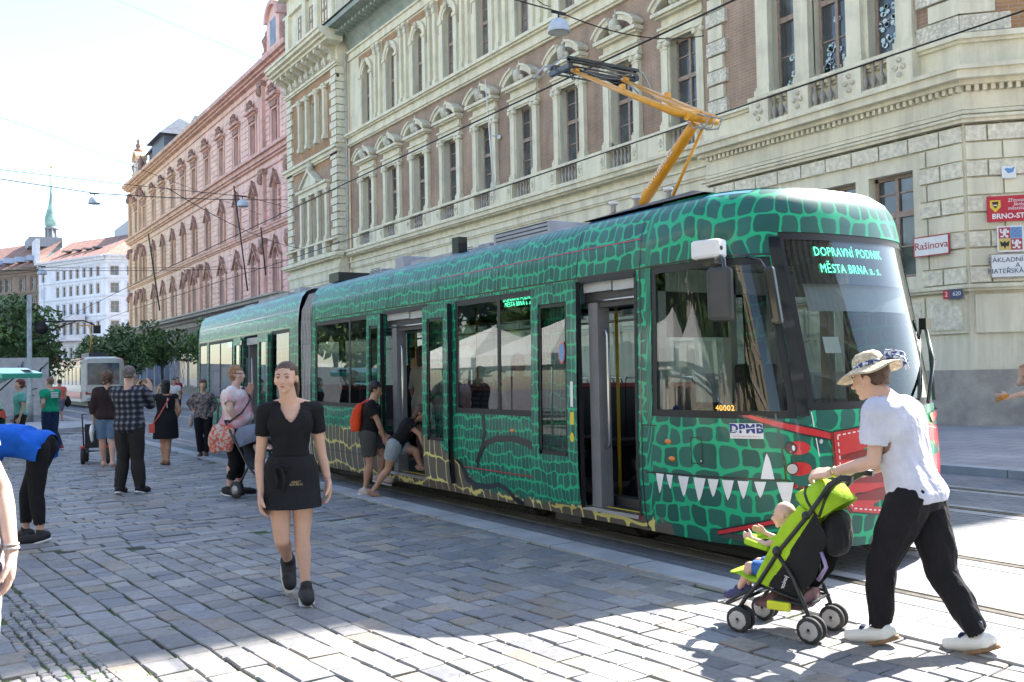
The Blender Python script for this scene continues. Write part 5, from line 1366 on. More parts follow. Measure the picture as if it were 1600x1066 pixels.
# dragon leg outlines on the panel between the doors
lg = MB().mat(m_blk)
strip(lg, [(9.22,1.15),(9.2,.95),(9.25,.8),(9.36,.66),(9.42,.6)], [.03,.03,.028,.02,.008], .005, step=.04)
strip(lg, [(9.40,.56),(9.3,.7),(9.18,.84),(8.95,.90),(8.6,.92),(8.3,.88),(8.12,.80),(8.03,.74)], [.006,.02,.03,.035,.035,.04,.045,.01], .0055, step=.04)
strip(lg, [(9.86,.62),(9.75,.56),(9.65,.42),(9.5,.345),(9.2,.36),(8.95,.40),(8.8,.37),(8.65,.27),(8.5,.235)], [.02,.03,.045,.04,.03,.025,.03,.03,.03], .0055, step=.04)
strip(lg, [(8.18,.48),(8.08,.46),(8.0,.47)], .02, .0055)
tp(lg, 'leg_outline')
# glazing
def glazing(name, h, mat, frame=.045, parent=tram, mull=(), inset=.012, sf=surf, blackto=None, mark=None):
    g = MB().mat(mat); u0, u1, z0, z1 = h
    patch(g, lambda a, b: (u0+(u1-u0)*a, z0+(z1-z0)*b), max(4, int(abs(u1-u0)/.08)), 8, -inset, sf)
    fr = MB().mat(m_rub); e = frame/2
    for a, b in (((u0,z0+e),(u1,z0+e)),((u0,z1-e),(u1,z1-e))): strip(fr, [a, b], e, -inset+.004, sf)
    for a, b in (((u0+e,z0),(u0+e,z1)),((u1-e,z0),(u1-e,z1))): strip(fr, [a, b], e, -inset+.0045, sf)
    for m_ in mull: strip(fr, [(m_, z0), (m_, z1)], .03, -inset+.006, sf)
    o = g.build(name, None, parent); f_ = fr.build('rubber_frame', None, o)
    if parent == tram: fin(o)
    return o
glazing('window', WA, m_glass, .06, mull=(8.89,)); glazing('window', WBx, m_glass, .06, mull=(13.05,))
glazing('cab_side_window', CABW, m_wind, .06); wsd = glazing('windscreen', WIND, m_wind, .06)
for h in RW: glazing('window', h, m_glass, .06, mull=[(h[0]+h[1])/2] if h[1]-h[0] > 2 else ())
# black pillar glass between side window and windscreen
bp_ = MB().mat(m_dglass); strip(bp_, [(4.955,1.24),(4.94,2.66)], .05, .004, step=.08); tp(bp_, 'windscreen_pillar')
# black masked top strip of the windscreen with the destination display behind
ds = MB().mat(m_dglass); patch(ds, lambda a, b: (4.80+(3.08-4.80)*a, 2.28+(2.66-2.28)*b), 20, 4, -.03); tp(ds, 'destination_display')
def curved_text(s, size, uc, zc, mat, off, sx=1., sf=surf, name='display_text', bold=0.):
    o = text_mesh(name, s, size, mat, None, None, depth=.0, align='CENTER', bold=bold, sx=sx, spacing=1.12)
    me = o.data
    for v in me.vertices: v.co = sf(uc - v.co.x, zc + v.co.y, off)
    me.update(); o.parent = tram; fin(o); return o
curved_text('DOPRAVNÍ PODNIK', .104, 4.14, 2.545, m_led, -.020, .84); curved_text('MĚSTA BRNA a. s.', .104, 4.16, 2.405, m_led, -.020, .84)
sg = MB().mat(m_white2); patch(sg, lambda a, b: (5.523-.262*a, 1.065+.12*b), 4, 2, .006); tp(sg, 'logo_sticker')
curved_text('DPMB', .095, 5.392, 1.140, M('logo_blue', (.02,.03,.22), .4, var=0), .0075, 1.0, name='lettering', bold=.0045)
curved_text('Dopravní podnik města Brna, a.s.', .016, 5.392, 1.083, m_rvin, .0075, .9, name='lettering')
lgs = MB().mat(m_white2); strip(lgs, [(5.51,1.115),(5.42,1.138),(5.30,1.152),(5.27,1.15)], .0035, .009); tp(lgs, 'logo_swoosh')
nb = MB().mat(m_dglass); patch(nb, lambda a, b: (5.66-.2*a, 1.265+.07*b), 3, 2, -.02); tp(nb, 'number_display'); curved_text('40002', .062, 5.56, 1.30, m_ledo, -.014, 1.0, name='number_text')
sd_ = MB().mat(m_dglass); patch(sd_, lambda a, b: (8.98-.8*a, 2.30+.145*b), 3, 2, -.05); tp(sd_, 'side_display')
curved_text('DOPRAVNÍ PODNIK\nMĚSTA BRNA a. s.', .066, 8.56, 2.372, m_led, -.044, .92); 
# head lamps in red eyes
for zc, dark in ((.997, True), (.838, False)):
    e = MB().mat(m_rvin); patch(e, lambda a, b, zc=zc: (5.018+math.cos(2*PI*a)*.092*b, zc+math.sin(2*PI*a)*.052*b), 24, 3, .007)
    eo = tp(e, 'headlight')
    l = MB().mat(m_blk); patch(l, lambda a, b, zc=zc: (5.07+math.cos(2*PI*a)*.046*b, zc+math.sin(2*PI*a)*.046*b), 20, 2, .010)
    l.mat(M('headlight_glass', (.62,.56,.56), .15, var=.1, coat=1) if not dark else M('headlight_projector', (.10,.05,.05), .1, var=0, coat=1)); patch(l, lambda a, b, zc=zc: (5.07+math.cos(2*PI*a)*.038*b, zc+math.sin(2*PI*a)*.038*b), 20, 2, .013)
    if dark: l.mat(m_white2); patch(l, lambda a, b, zc=zc: (5.052+math.cos(2*PI*a)*.012*b, zc+math.sin(2*PI*a)*.022*b), 10, 2, .015)
    lo = l.build('lens', None, eo)
for u, z in ((5.048,.704),(4.997,.688),(4.945,.681),(4.896,.679)):
    e = MB().mat(m_rvin); patch(e, lambda a, b: (u+math.cos(2*PI*a)*.018*b, z+math.sin(2*PI*a)*.016*b), 12, 2, .009); e.mat(m_blk); patch(e, lambda a, b: (u+.006+math.cos(2*PI*a)*.008*b, z+math.sin(2*PI*a)*.008*b), 10, 2, .011); tp(e, 'parking_light')
for u, z in ((6.162,1.012),(6.121,.87),(8.62,1.0),(12.1,1.0),(14.2,.92)):
    e = MB().mat(m_orange); p = surf(u, z); e.ball((p.x, p.y, p.z), .03, 10, 6, (.6, 1.35, .75)); tp(e, 'marker_light')
e = MB().mat(m_alu); p = surf(4.837, 1.042); e.ball(p, .02, 10, 6, (1, .6, 1)); p = surf(5.80, .87); e.ball(p, .01, 8, 5); tp(e, 'lock')

# ---- doors
def door_leaf(u0, u1, z0, z1, win_, side=.07, parent=tram, T=None, bars=None):
    """plug door leaf slid along the outside of the body"""
    sf = lambda u, z, off=0.: surf(u, z, side+off)
    o = skin_mesh('door', [u0, u1], [z0, z1], [win_], parent, fn=sf, edge=.05)
    b = MB().mat(m_rub)
    for (a, c) in (((u0,z0),(u0,z1)),((u1,z0),(u1,z1))): 
        vs = [sf(*a, .001), sf(*c, .001), sf(*c, -.05), sf(*a, -.05)]; b.add(vs, [(0,1,2,3)])
    b.add([sf(u0,z1), sf(u1,z1), sf(u1,z1,-.05), sf(u0,z1,-.05)], [(0,1,2,3)]); b.add([sf(u0,z0), sf(u1,z0), sf(u1,z0,-.05), sf(u0,z0,-.05)], [(0,1,2,3)])
    b.build('door_edge', None, o)
    w_ = MB().mat(m_glass); patch(w_, lambda a, c: (win_[0]+(win_[1]-win_[0])*a, win_[2]+(win_[3]-win_[2])*c), 4, 8, -.02, sf)
    wo = w_.build('window', None, o)
    fr = MB().mat(m_rub); e = .02
    for a, c in (((win_[0],win_[2]+e),(win_[1],win_[2]+e)),((win_[0],win_[3]-e),(win_[1],win_[3]-e)),((win_[0]+e,win_[2]),(win_[0]+e,win_[3])),((win_[1]-e,win_[2]),(win_[1]-e,win_[3]))): strip(fr, [a, c], e, -.012, sf)
    fr.build('rubber_frame', None, o)
    return o, sf
def tube_part(pts, r, mat, name, parent, n=8): return MB().mat(mat).tube(pts, r, n).build(name, None, parent)
o, sf = door_leaf(7.36, 8.14, .33, 2.46, (7.52, 8.02, .80, 2.29)); fin(o)
st_ = MB().mat(m_white2); patch(st_, lambda a, b: (7.46-.045*a, 1.28+.24*b), 2, 3, .004, sf); st_.mat(M('yellow_sticker', (.75,.55,.03), .4, var=0)); patch(st_, lambda a, b: (7.465-.06*a, 1.11+.12*b), 2, 2, .004, sf)
patch(st_, lambda a, b: (7.44+.035*math.cos(2*PI*a)*b, .99+.045*math.sin(2*PI*a)*b), 12, 2, .004, sf); st_.build('sticker', None, o)
ns = MB().mat(m_rvin); patch(ns, lambda a, b: (7.60+.055*math.cos(2*PI*a)*b, 1.80+.11*math.sin(2*PI*a)*b), 20, 2, .002, sf); ns.mat(m_bl); patch(ns, lambda a, b: (7.60+.042*math.cos(2*PI*a)*b, 1.80+.09*math.sin(2*PI*a)*b), 20, 2, .004, sf); ns.build('round_sign', None, o)
o, sf = door_leaf(9.93, 10.58, .33, 2.44, (10.03, 10.46, .82, 2.29)); fin(o)
o, sf = door_leaf(11.82, 12.28, .33, 2.44, (11.9, 12.2, .82, 2.29)); fin(o)
def doorway(d, inner=True):
    u0, u1, z0, z1 = d
    f = MB().mat(m_rub); 
    for u in (u0, u1): strip(f, [(u, z0), (u, z1)], .018, .006)
    strip(f, [(u0, z1), (u1, z1)], .03, .006); tp(f, 'door_frame')
    s = MB().mat(m_alu); s.box(-1.235, -1.12, u0+.02, u1-.02, z0-.03, z0+.004); s.mat(MATS['yellow_sticker']); s.box(-1.12, -1.09, u0+.02, u1-.02, z0-.03, z0+.006); s.mat(m_dgrey); s.box(-1.09, -.2, u0, u1, z0-.03, z0); tp(s, 'door_step')
    # mechanism box above the door, and inner door pillar with hand rail
    m_ = MB().mat(m_dgrey); m_.box(-1.15, -.95, u0+.02, u1-.02, z1-.26, z1-.01); m_.mat(m_lgrey); m_.box(-1.19, -1.15, u0+.05, u0+(u1-u0)*.42, z1-.12, z1-.03); m_.box(-1.19, -1.15, u0+(u1-u0)*.45, u1-.05, z1-.11, z1-.02); m_.mat(m_alu); m_.tube([(-1.17,u0+.05,z1-.2),(-1.17,u1-.05,z1-.2)], .012, 6); tp(m_, 'door_mechanism')
doorway(D1); doorway(D2)
def inner_post(u, z0=.34, parent=tram, tr=None):
    m_ = MB().mat(m_mgrey); m_.box(-1.17, -1.03, u-.05, u+.09, z0, 2.28); tp(m_, 'door_pillar')
    h = MB().mat(m_alu); h.tube([(-1.12,u-.06,2.0),(-1.14,u-.14,1.99),(-1.15,u-.17,1.95),(-1.15,u-.17,.95),(-1.14,u-.14,.91),(-1.12,u-.05,.9)], .014, 8); tp(h, 'hand_rail')
inner_post(7.24); inner_post(11.62)
h = MB().mat(m_alu); h.tube([(-1.0,6.62,2.0),(-.98,6.66,1.95),(-.98,6.66,1.0),(-1.0,6.6,.95)], .014, 8); tp(h, 'hand_rail')
# ---- interior
it = MB().mat(m_dgrey); it.box(-1.15, 1.15, 5.3, 14.5, .27, .31)
tp(it, 'floor')
it = MB().mat(m_lgrey); it.box(-1.12, 1.12, 6.2, 14.5, 2.52, 2.56)
it.mat(m_lgrey); it.box(-1.1, -.85, 7.5, 10.4, 2.47, 2.52); tp(it, 'ceiling')
wl = MB().mat(m_mgrey)
for s, x in ((1, 1.17), (-1, -1.185)):
    segs = [(5.6, 14.5)] if s > 0 else [(7.5, 10.5), (11.95, 14.5)]
    for a, b in segs: wl.box(x-.01*s, x, a, b, .31, 1.14)
tp(wl, 'inner_wall')
def seat(x, y, face=1, red=False):
    s = MB().mat(m_seat); s.box(x-.21, x+.21, y-.2, y+.2, .72, .80); s.box(x-.21, x+.21, y+face*.2, y+face*.25, .78, 1.40); s.box(x-.15, x+.15, y-.12, y+.12, .31, .72)
    s.mat(m_rseat); s.box(x-.21, x+.21, y+face*.195, y+face*.255, 1.40, 1.46)
    so = tp(s, 'seat', bevel=.012); 
    h_ = MB().mat(m_alu); h_.tube([(x-.19,y+face*.22,1.44),(x-.17,y+face*.22,1.52),(x+.17,y+face*.22,1.52),(x+.19,y+face*.22,1.44)], .012, 6); ho = h_.build('seat_handle', None, so)
for y in (8.2, 9.0, 9.7, 12.7, 13.5): seat(-.92, y); seat(.55, y); seat(.97, y)
seat(.5, 7.25, -1); seat(.93, 7.25, -1)
bx_ = MB().mat(m_dgrey); bx_.box(.05, 1.15, 6.62, 7.0, .31, 1.15); bx_.box(-.1, 1.15, 7.0, 7.6, .31, .72); tp(bx_, 'equipment_box')
pl = MB().mat(M('yellow_pole_paint', (.70,.45,.03), .4, var=0))
for (x, y) in ((-.62, 7.6), (-.62, 10.4), (-.62, 12.1), (-.6, 9.1)): pl.tube([(x,y,.31),(x,y,2.52)], .018, 8)
tp(pl, 'pole')
hr = MB().mat(m_alu); hr.tube([(-.7,7.4,2.2),(-.7,14.3,2.2)], .015, 6); hr.tube([(.5,7.4,2.2),(.5,14.3,2.2)], .015, 6); tp(hr, 'ceiling_rail')
# driver's cab
cb = MB().mat(m_dgrey)
cb.add([(-1.0,5.5,1.0),(1.0,5.5,1.0),(.85,5.05,1.24),(-.85,5.05,1.24),(-1.0,5.7,.31),(1.0,5.7,.31)], [(0,1,2,3),(0,4,5,1)])
cb.add([(-1.05,5.75,1.06),(1.05,5.75,1.06),(.95,5.2,1.24),(-.95,5.2,1.24),(-1.05,5.8,.4),(1.05,5.8,.4)], [(0,1,2,3),(0,4,5,1)])
cb.box(-.35,.05,5.35,5.6,1.2,1.34); cb.mat(m_lgrey); cb.lathe([(.18,0),(.16,.02),(.12,.02)], (-.35,5.75,1.22), 16); tp(cb, 'dashboard')
pt = MB().mat(m_lgrey); pt.box(-1.14, -1.05, 6.36, 6.46, .31, 2.5); pt.box(-.28, -.2, 6.36, 6.46, .31, 2.5); pt.box(.3,.38,6.36,6.46,.31,2.5); pt.box(1.05,1.14,6.36,6.46,.31,2.5); pt.box(-1.14,1.14,6.36,6.46,2.3,2.5); pt.box(-1.14,-.2,6.38,6.44,.31,1.0); pt.box(.38,1.14,6.38,6.44,.31,1.15)
pt.mat(m_dgrey); pt.box(-.2,.3,6.39,6.43,.31,1.4); pt.box(-1.05,-.28,6.39,6.43,1.9,2.3); tp(pt, 'cab_partition')
bd_ = MB().mat(m_grey); patch(bd_, lambda a, b: (4.72+(3.2-4.72)*a, 2.06+.22*b), 12, 2, -.07); tp(bd_, 'sun_blind')
ds_ = MB().mat(m_seat); ds_.box(-.3,.2,5.95,6.3,.8,.92); ds_.box(-.28,.18,6.22,6.34,.9,1.65); ds_.box(-.12,.02,6.2,6.3,1.65,1.85); tp(ds_, 'driver_seat', bevel=.03)
pn = MB().mat(m_white2); pn.T = None
q = [surf(4.66, 1.72, -.04), surf(4.50, 1.72, -.04), surf(4.50, 1.85, -.04), surf(4.66, 1.85, -.04)]; pn.add(q, [(0,1,2,3)]); tp(pn, 'notice')
# ---- outside fittings
wp = MB().mat(m_blk)
A = surf(3.12, 1.98, .05); 
wp.tube([surf(3.03,1.30,.03), surf(3.02,1.75,.07), surf(3.08,2.0,.06)], .016, 6); wp.tube([surf(3.6,1.30,.03), surf(3.25,1.65,.06), surf(3.04,1.95,.07)], .014, 6); wp.tube([surf(3.75,1.33,.03), surf(3.05,2.0,.035)], .012, 6)
wp.box(A.x-.04, A.x+.04, A.y-.05, A.y+.02, 1.92, 2.02); tp(wp, 'windscreen_wiper')
cm = empty('camera_box', (0,0,0)); cm.parent = tram; cm.location = (0, -10, 0)
p = surf(5.50, 2.56, .16)
b = MB().mat(m_white2); b.T = Matrix.Translation(p) @ Matrix.Rotation(R(12), 4, 'Z'); b.box(-.07, .07, -.13, .13, -.075, .075); b.lathe([(.072,-.13),(.072,.13)], (-.0, 0, 0), 12, axis=1) if 0 else None
b.build('housing', None, cm, bevel=.025); l = MB().mat(m_dglass); l.T = b.T; l.lathe([(.018,-.134),(.018,-.131)], (-.02,0,.0), 10, axis=1); l.build('lens', None, cm)
a_ = MB().mat(m_blk); a_.T = b.T; a_.box(-.04,.10,-.08,.08,-.115,-.075); a_.build('bracket', None, cm)
mi = empty('wing_mirror', (0,0,0)); mi.parent = tram; mi.location = (0, -10, 0)
q = surf(5.42, 2.21, .24)
a_ = MB().mat(m_blk); a_.tube([surf(5.50,2.50,.05), surf(5.40,2.50,.20), surf(5.36,2.46,.27), surf(5.37,2.2,.27), surf(5.37,2.02,.25)], .016, 8); a_.tube([surf(5.2,2.50,.05), surf(5.1,2.46,.1), surf(5.06,2.36,.14)], .012, 8); a_.build('mirror_arm', None, mi)
s_ = MB().mat(m_dgrey); s_.T = Matrix.Translation(q) @ Matrix.Rotation(R(35), 4, 'Z'); s_.box(-.055, .035, -.10, .10, -.23, .19); s_.build('mirror_shell', None, mi, bevel=.035)
s_ = MB().mat(m_blk); s_.T = Matrix.Translation(surf(5.05, 2.18, .14)) @ Matrix.Rotation(R(25), 4, 'Z') @ Matrix.Rotation(R(-8), 4, 'X'); s_.box(-.03,.03,-.045,.045,-.24,.22); s_.build('front_mirror_shell', None, mi, bevel=.025)
# ---- roof equipment
def rbox(x0, x1, y0, y1, h, grille=False, z0=3.12, mat=m_grey, parent=tram):
    b = MB().mat(mat); b.box(x0, x1, y0, y1, z0, z0+h)
    if grille:
        b.mat(m_blk)
        for k in range(4): b.box(x0-.006, x0+.01, y0+.06, y1-.06, z0+.05+k*h*.22, z0+.05+k*h*.22+h*.09)
    return tp(b, 'roof_box', bevel=.015)
rbox(-.5, .5, 8.9, 10.15, .21, True); rbox(-.5, .3, 10.25, 10.55, .13, False); rbox(-.45, .4, 10.7, 10.95, .12, True, mat=m_grey); rbox(-.5, .6, 11.2, 12.5, .12); rbox(-.5, .5, 12.7, 13.0, .24); rbox(-.6, .5, 13.25, 13.7, .1, True)
b = MB().mat(m_blk); b.box(-.85, -.72, 10.42, 10.58, 3.12, 3.32); b.box(-.95,.95,14.1,14.5,3.1,3.24); b.box(-.5,-.2,14.9,15.3,3.1,3.3); tp(b, 'roof_antenna_box')
b = MB().mat(m_dgrey); b.add([(-1.0,7.6,3.09),(-1.0,5.9,3.10),(.9,5.9,3.10),(.9,7.6,3.09),(-.75,7.5,3.16),(-.75,6.3,3.2),(.75,6.3,3.2),(.75,7.5,3.16)], [(4,5,6,7),(0,1,5,4),(1,2,6,5),(2,3,7,6),(3,0,4,7)])
b.mat(m_white2)
for y in (6.55, 7.0, 7.35): b.lathe([(.025,0),(.025,.08),(.045,.08),(.045,.11)], (-.82,y,3.15), 8)
tp(b, 'pantograph_base_frame')
# ---- pantograph
pg = empty('pantograph', (0, -10, 0)); pg.parent = tram
K1 = Vector((0, 8.06, 3.27)); K2 = Vector((0, 7.03, 4.08))
a_ = MB().mat(m_panto); a_.tube([K1, K1.lerp(K2,.25), K1.lerp(K2,.9), K2], [.066,.064,.054,.05], 14); a_.lathe([(.05,-.3),(.05,.3)], (0,K1.y,K1.z-.02), 10, axis=0)
la = a_.build('lower_arm', None, pg)
tdir = (K2-K1).normalized()
txt = text_mesh('arm_lettering', 'WWW.DPMB.CZ', .07, m_wvin, la, frame_matrix(K1.lerp(K2,.5)+Vector((-.062,-.010,.010)), tdir, tdir.cross(Vector((-1,0,0)))*-1), depth=.001, sx=1.)
MB().mat(m_panto).tube([(.05,7.62,3.2),(.05,7.0,4.0)], .017, 8).build('coupling_rod', None, pg)
F1 = [Vector((-.05,6.90,4.09)), Vector((-.27,7.03,4.13)), Vector((-.36,8.62,4.98))]; F2 = [Vector((.05,6.90,4.09)), Vector((.27,7.03,4.13)), Vector((.36,8.62,4.98))]
a_ = MB().mat(m_panto)
for P_ in (F1, F2): a_.tube(P_, [.036,.038,.020], 10)
a_.tube([(-.29,7.25,4.25),(.29,7.25,4.25)], .028, 8); a_.tube([(-.2,6.95,4.09),(.2,6.95,4.09)], .045, 10); a_.tube([(.0,7.25,4.25),(.33,8.3,4.80)], .013, 6)
for t in (.48, .95):
    for P_ in (F1, F2): p = P_[1].lerp(P_[2], t); a_.box(p.x-.022, p.x+.022, p.y-.03, p.y+.03, p.z, p.z+.07)
a_.build('upper_arm', None, pg)
a_ = MB().mat(m_galv)
for k in range(3): a_.tube([(-.1+.09*k,7.10,4.13),(-.12+.09*k,6.95,3.98),(-.08+.09*k,6.83,3.97),(-.05+.09*k,6.80,4.06),(-.1+.09*k,6.9,4.11)], .008, 5)
a_.build('cable_loop', None, pg)
hd = MB().mat(m_blk)
for y in (8.50, 8.84):
    hd.box(-.50,.50,y-.024,y+.024,5.055,5.085); hd.tube([(-.50,y,5.03),(.50,y,5.03)], .012, 6)
for y in (8.50, 8.67, 8.84): hd.tube([(-.46,y,4.985),(.46,y,4.985)], .011, 5)
for x in (-.47, .47): hd.box(x-.03,x+.03,8.48,8.86,4.955,5.01); hd.tube([(x,8.52,4.97),(x,8.52,5.06)], .02, 6); hd.tube([(x,8.82,4.97),(x,8.82,5.06)], .02, 6)
hd.tube([(-.46,8.52,4.99),(.46,8.82,4.99)], .010, 5); hd.tube([(-.42,8.6,4.95),(-.36,8.6,4.87),(-.28,8.62,4.90),(-.22,8.6,4.96)], .007, 5)
hd.build('collector_head', None, pg)
hn = MB().mat(m_galv)
for s in (-1, 1):
    for y in (8.50, 8.84): hn.tube([(s*.49,y,5.07),(s*.58,y,5.05),(s*.70,y+(8.67-y)*.3,4.95),(s*.80,y+(8.67-y)*.5,4.82)], .011, 6)
hn.build('horn', None, pg)
# ---- running gear of the front car
def bogie(y, T=None, parent=tram):
    for dy in (-.9, .9):
        for s in (-1, 1):
            w_ = MB().mat(m_steel).lathe([(.29,0),(.31,.02),(.31,.09),(.22,.1),(.2,.06),(.08,.05),(.08,.12)], (s*.66 if s < 0 else .57, y+dy, .31), 20, axis=0)
            o = tp(w_, 'wheel')
    b = MB().mat(m_dgrey); b.box(-.95,-.83,y-1.25,y+1.25,.25,.42); b.box(.83,.95,y-1.25,y+1.25,.25,.42); b.box(-.8,.8,y-.2,y+.2,.2,.4); b.tube([(-.98,y-.7,.24),(-.98,y+.5,.2)], .03, 6); b.box(-1.0,-.86,y-.35,y+.1,.1,.3); tp(b, 'bogie_frame')
bogie(8.1); 
u_ = MB().mat(m_dgrey); u_.box(-1.08, 1.08, 5.6, 14.6, .262, .30); u_.box(-.9,-.5,9.6,12.2,.14,.27); u_.box(-.8,.8,12.6,14.0,.12,.26); tp(u_, 'underframe')
cpl = MB().mat(m_dgrey).tube([(-.1,5.2,.2),(-.1,5.05,.14),(.1,5.05,.14)], .02, 6); tp(cpl, 'coupler_hook')

# ---- rear car, turned slightly where the track bends
TRr = Matrix.Translation((.02, 15.2, 0)) @ Matrix.Rotation(R(-2.7), 4, 'Z') @ Matrix.Translation((0, 0, 0))
RL = 8.45
def rsurf0(u, z, off=0.):
    """rear car shell: u from 0 (bellows) along the left side, round the tail and back up the right side"""
    a = A_-side_in(z)+off; b = .62*nose_b(z)/1.3+off; yc = RL-.62
    if u <= yc: return Vector((-a, u, z))
    s = u-yc; L_ = 2.9
    if s < L_:
        t = PI*s/L_; c, sn = math.cos(t), math.sin(t); return Vector((-a*math.copysign(abs(c)**(.7), c), yc+b*abs(sn)**(.7), z))
    return Vector((a, yc-(s-L_), z))
def rs_(u, z, off=0.): return TRr @ rsurf0(u, z, off)
_fuo = FU
R1 = (.50, 1.62, WB, 2.43); RD = (2.32, 3.60, .34, 2.42); R3 = (3.75, 6.8, WB, 2.42); R4 = (6.98, 7.8, WB, 2.42)
def FUr(u): return (u+20)/.14
FU_save = FU; belly_save = belly
FU = FUr; belly = lambda u, z: 0.0 if u > 6 else max(0., min(1., .5+((.75-u*.09)-z)*2.2))
rr_b = [(RL+2.5, RL+5.2, WB, 2.42), (RL+5.5, RL+9.0, WB, 2.42), (RL+.25, RL+1.2, 1.2, 2.5)]
rb_ = skin_mesh('rear_body', [0, RL-.62, RL+9.4], [.22, .7, 2.45, 2.72, 3.03, 3.08], [R1, RD, R3, R4]+rr_b, tram, fn=rs_); fin(rb_)
o, sf = door_leaf(1.60, 2.30, .33, 2.41, (1.72, 2.18, .82, 2.26)) if 0 else (None, None)
def rleaf(u0, u1, w_):
    sf = lambda u, z, off=0.: rs_(u, z, .07+off)
    o = skin_mesh('door', [u0, u1], [.33, 2.41], [w_], tram, fn=sf, edge=.05); fin(o)
    g = MB().mat(m_glass); patch(g, lambda a, c: (w_[0]+(w_[1]-w_[0])*a, w_[2]+(w_[3]-w_[2])*c), 3, 6, -.02, sf); g.build('window', None, o)
rleaf(1.62, 2.32, (1.74, 2.2, .82, 2.26)); rleaf(3.6, 4.2, (3.72, 4.1, .82, 2.26))
FU = FU_save; belly = belly_save
for h, mu in ((R1, ()), (R3, (4.6, 5.7)), (R4, ())): glazing('window', h, m_glass, .06, mull=mu, sf=rs_)
for h in rr_b: glazing('window', h, m_glass, .05, sf=rs_)
TW = MB()
rr_ = MB().mat(m_grey); ring = [rs_(u, 3.08) for u in subdiv([0, RL-.62, RL+2.28, RL+9.4], .15)]; rr_.add(ring, [tuple(range(len(ring)))]); rr_.T = TRr
for (a, b, h) in ((.4,2.0,.2),(2.2,2.6,.3),(3.0,5.2,.26),(5.6,6.4,.2)): rr_.box(-.5,.7,a,b,3.09,3.09+h*.7)
tp(rr_, 'rear_roof')
w_ = MB().mat(m_blue); strip(w_, [(0.02,3.055),(RL-.62,3.055),(RL-.1,3.055)], .02, .006, sf=rs_); w_.mat(m_blk); strip(w_, [(0,2.72),(RL-.6,2.72)], .008, .003, sf=rs_); strip(w_, [(0,2.45),(RL-.6,2.45)], .008, .003, sf=rs_)
for u in (1.7,3.65,5.6): strip(w_, [(u,2.45),(u,3.03)], .007, .003, sf=rs_)
for u in (2.32,3.6): strip(w_, [(u,.34),(u,2.42)], .02, .006, sf=rs_)
tp(w_, 'panel_joints')
i_ = MB(); i_.T = TRr; i_.mat(m_dgrey).box(-1.15,1.15,0,RL-.4,.26,.32); i_.mat(m_lgrey).box(-1.12,1.12,0,RL-.5,2.5,2.54); i_.mat(m_mgrey).box(-1.15,-1.0,3.46,3.58,.32,2.3); i_.mat(m_alu).tube([(-1.12,3.42,2.0),(-1.14,3.32,1.97),(-1.14,3.32,.95),(-1.12,3.42,.92)], .014, 6)
i_.mat(m_lgrey).box(-1.19,-1.12,2.4,3.5,2.25,2.38); i_.mat(m_seat)
for y in (.9, 4.4, 5.2, 6.0): 
    for x in (-.9, .6, .98): i_.box(x-.2,x+.2,y-.2,y+.2,.7,.8); i_.box(x-.2,x+.2,y+.2,y+.25,.8,1.42)
tp(i_, 'rear_interior')
sdr = MB().mat(m_dglass); patch(sdr, lambda a, b: (4.55+.8*a, 2.24+.16*b), 3, 2, -.05, rs_); tp(sdr, 'side_display')
o = text_mesh('display_text', '5E DOPRAVNÍ\nPODNIK', .075, m_led, None, None, depth=0, bold=.002, sx=.9)
for v in o.data.vertices: v.co = rs_(4.95-v.co.x, 2.32+v.co.y, -.044)
o.parent = tram; fin(o)
for y in (1.6, 6.4):
    for dy in (-.9, .9):
        for s in (-.66, .57):
            w_ = MB().mat(m_steel); w_.T = TRr; w_.lathe([(.29,0),(.31,.02),(.31,.09),(.22,.1),(.08,.05)], (s, y+dy, .31), 16, axis=0); tp(w_, 'wheel')
b = MB().mat(m_dgrey); b.T = TRr; b.box(-1.08,1.08,0,RL-.5,.262,.30); b.box(-.9,.9,.6,6.8,.12,.26); tp(b, 'underframe')
# bellows between the cars
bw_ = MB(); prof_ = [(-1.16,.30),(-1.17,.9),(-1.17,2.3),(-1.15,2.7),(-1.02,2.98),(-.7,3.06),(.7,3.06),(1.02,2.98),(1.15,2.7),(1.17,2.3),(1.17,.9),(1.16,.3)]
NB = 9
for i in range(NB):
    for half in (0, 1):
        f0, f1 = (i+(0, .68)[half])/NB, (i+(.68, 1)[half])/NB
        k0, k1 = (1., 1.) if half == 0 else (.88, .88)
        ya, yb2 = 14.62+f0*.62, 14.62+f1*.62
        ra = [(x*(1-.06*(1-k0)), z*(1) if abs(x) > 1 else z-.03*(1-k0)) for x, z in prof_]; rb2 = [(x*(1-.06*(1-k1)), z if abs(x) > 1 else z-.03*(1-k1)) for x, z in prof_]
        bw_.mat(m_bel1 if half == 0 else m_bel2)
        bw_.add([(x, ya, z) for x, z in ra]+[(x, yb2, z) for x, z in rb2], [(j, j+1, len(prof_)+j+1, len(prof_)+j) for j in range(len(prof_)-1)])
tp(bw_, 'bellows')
e_ = MB().mat(m_blk); strip(e_, [(14.60,.24),(14.60,3.05)], .02, .004); strip(e_, [(.02,.24),(.02,3.05)], .02, .004, sf=rs_); tp(e_, 'end_frame')
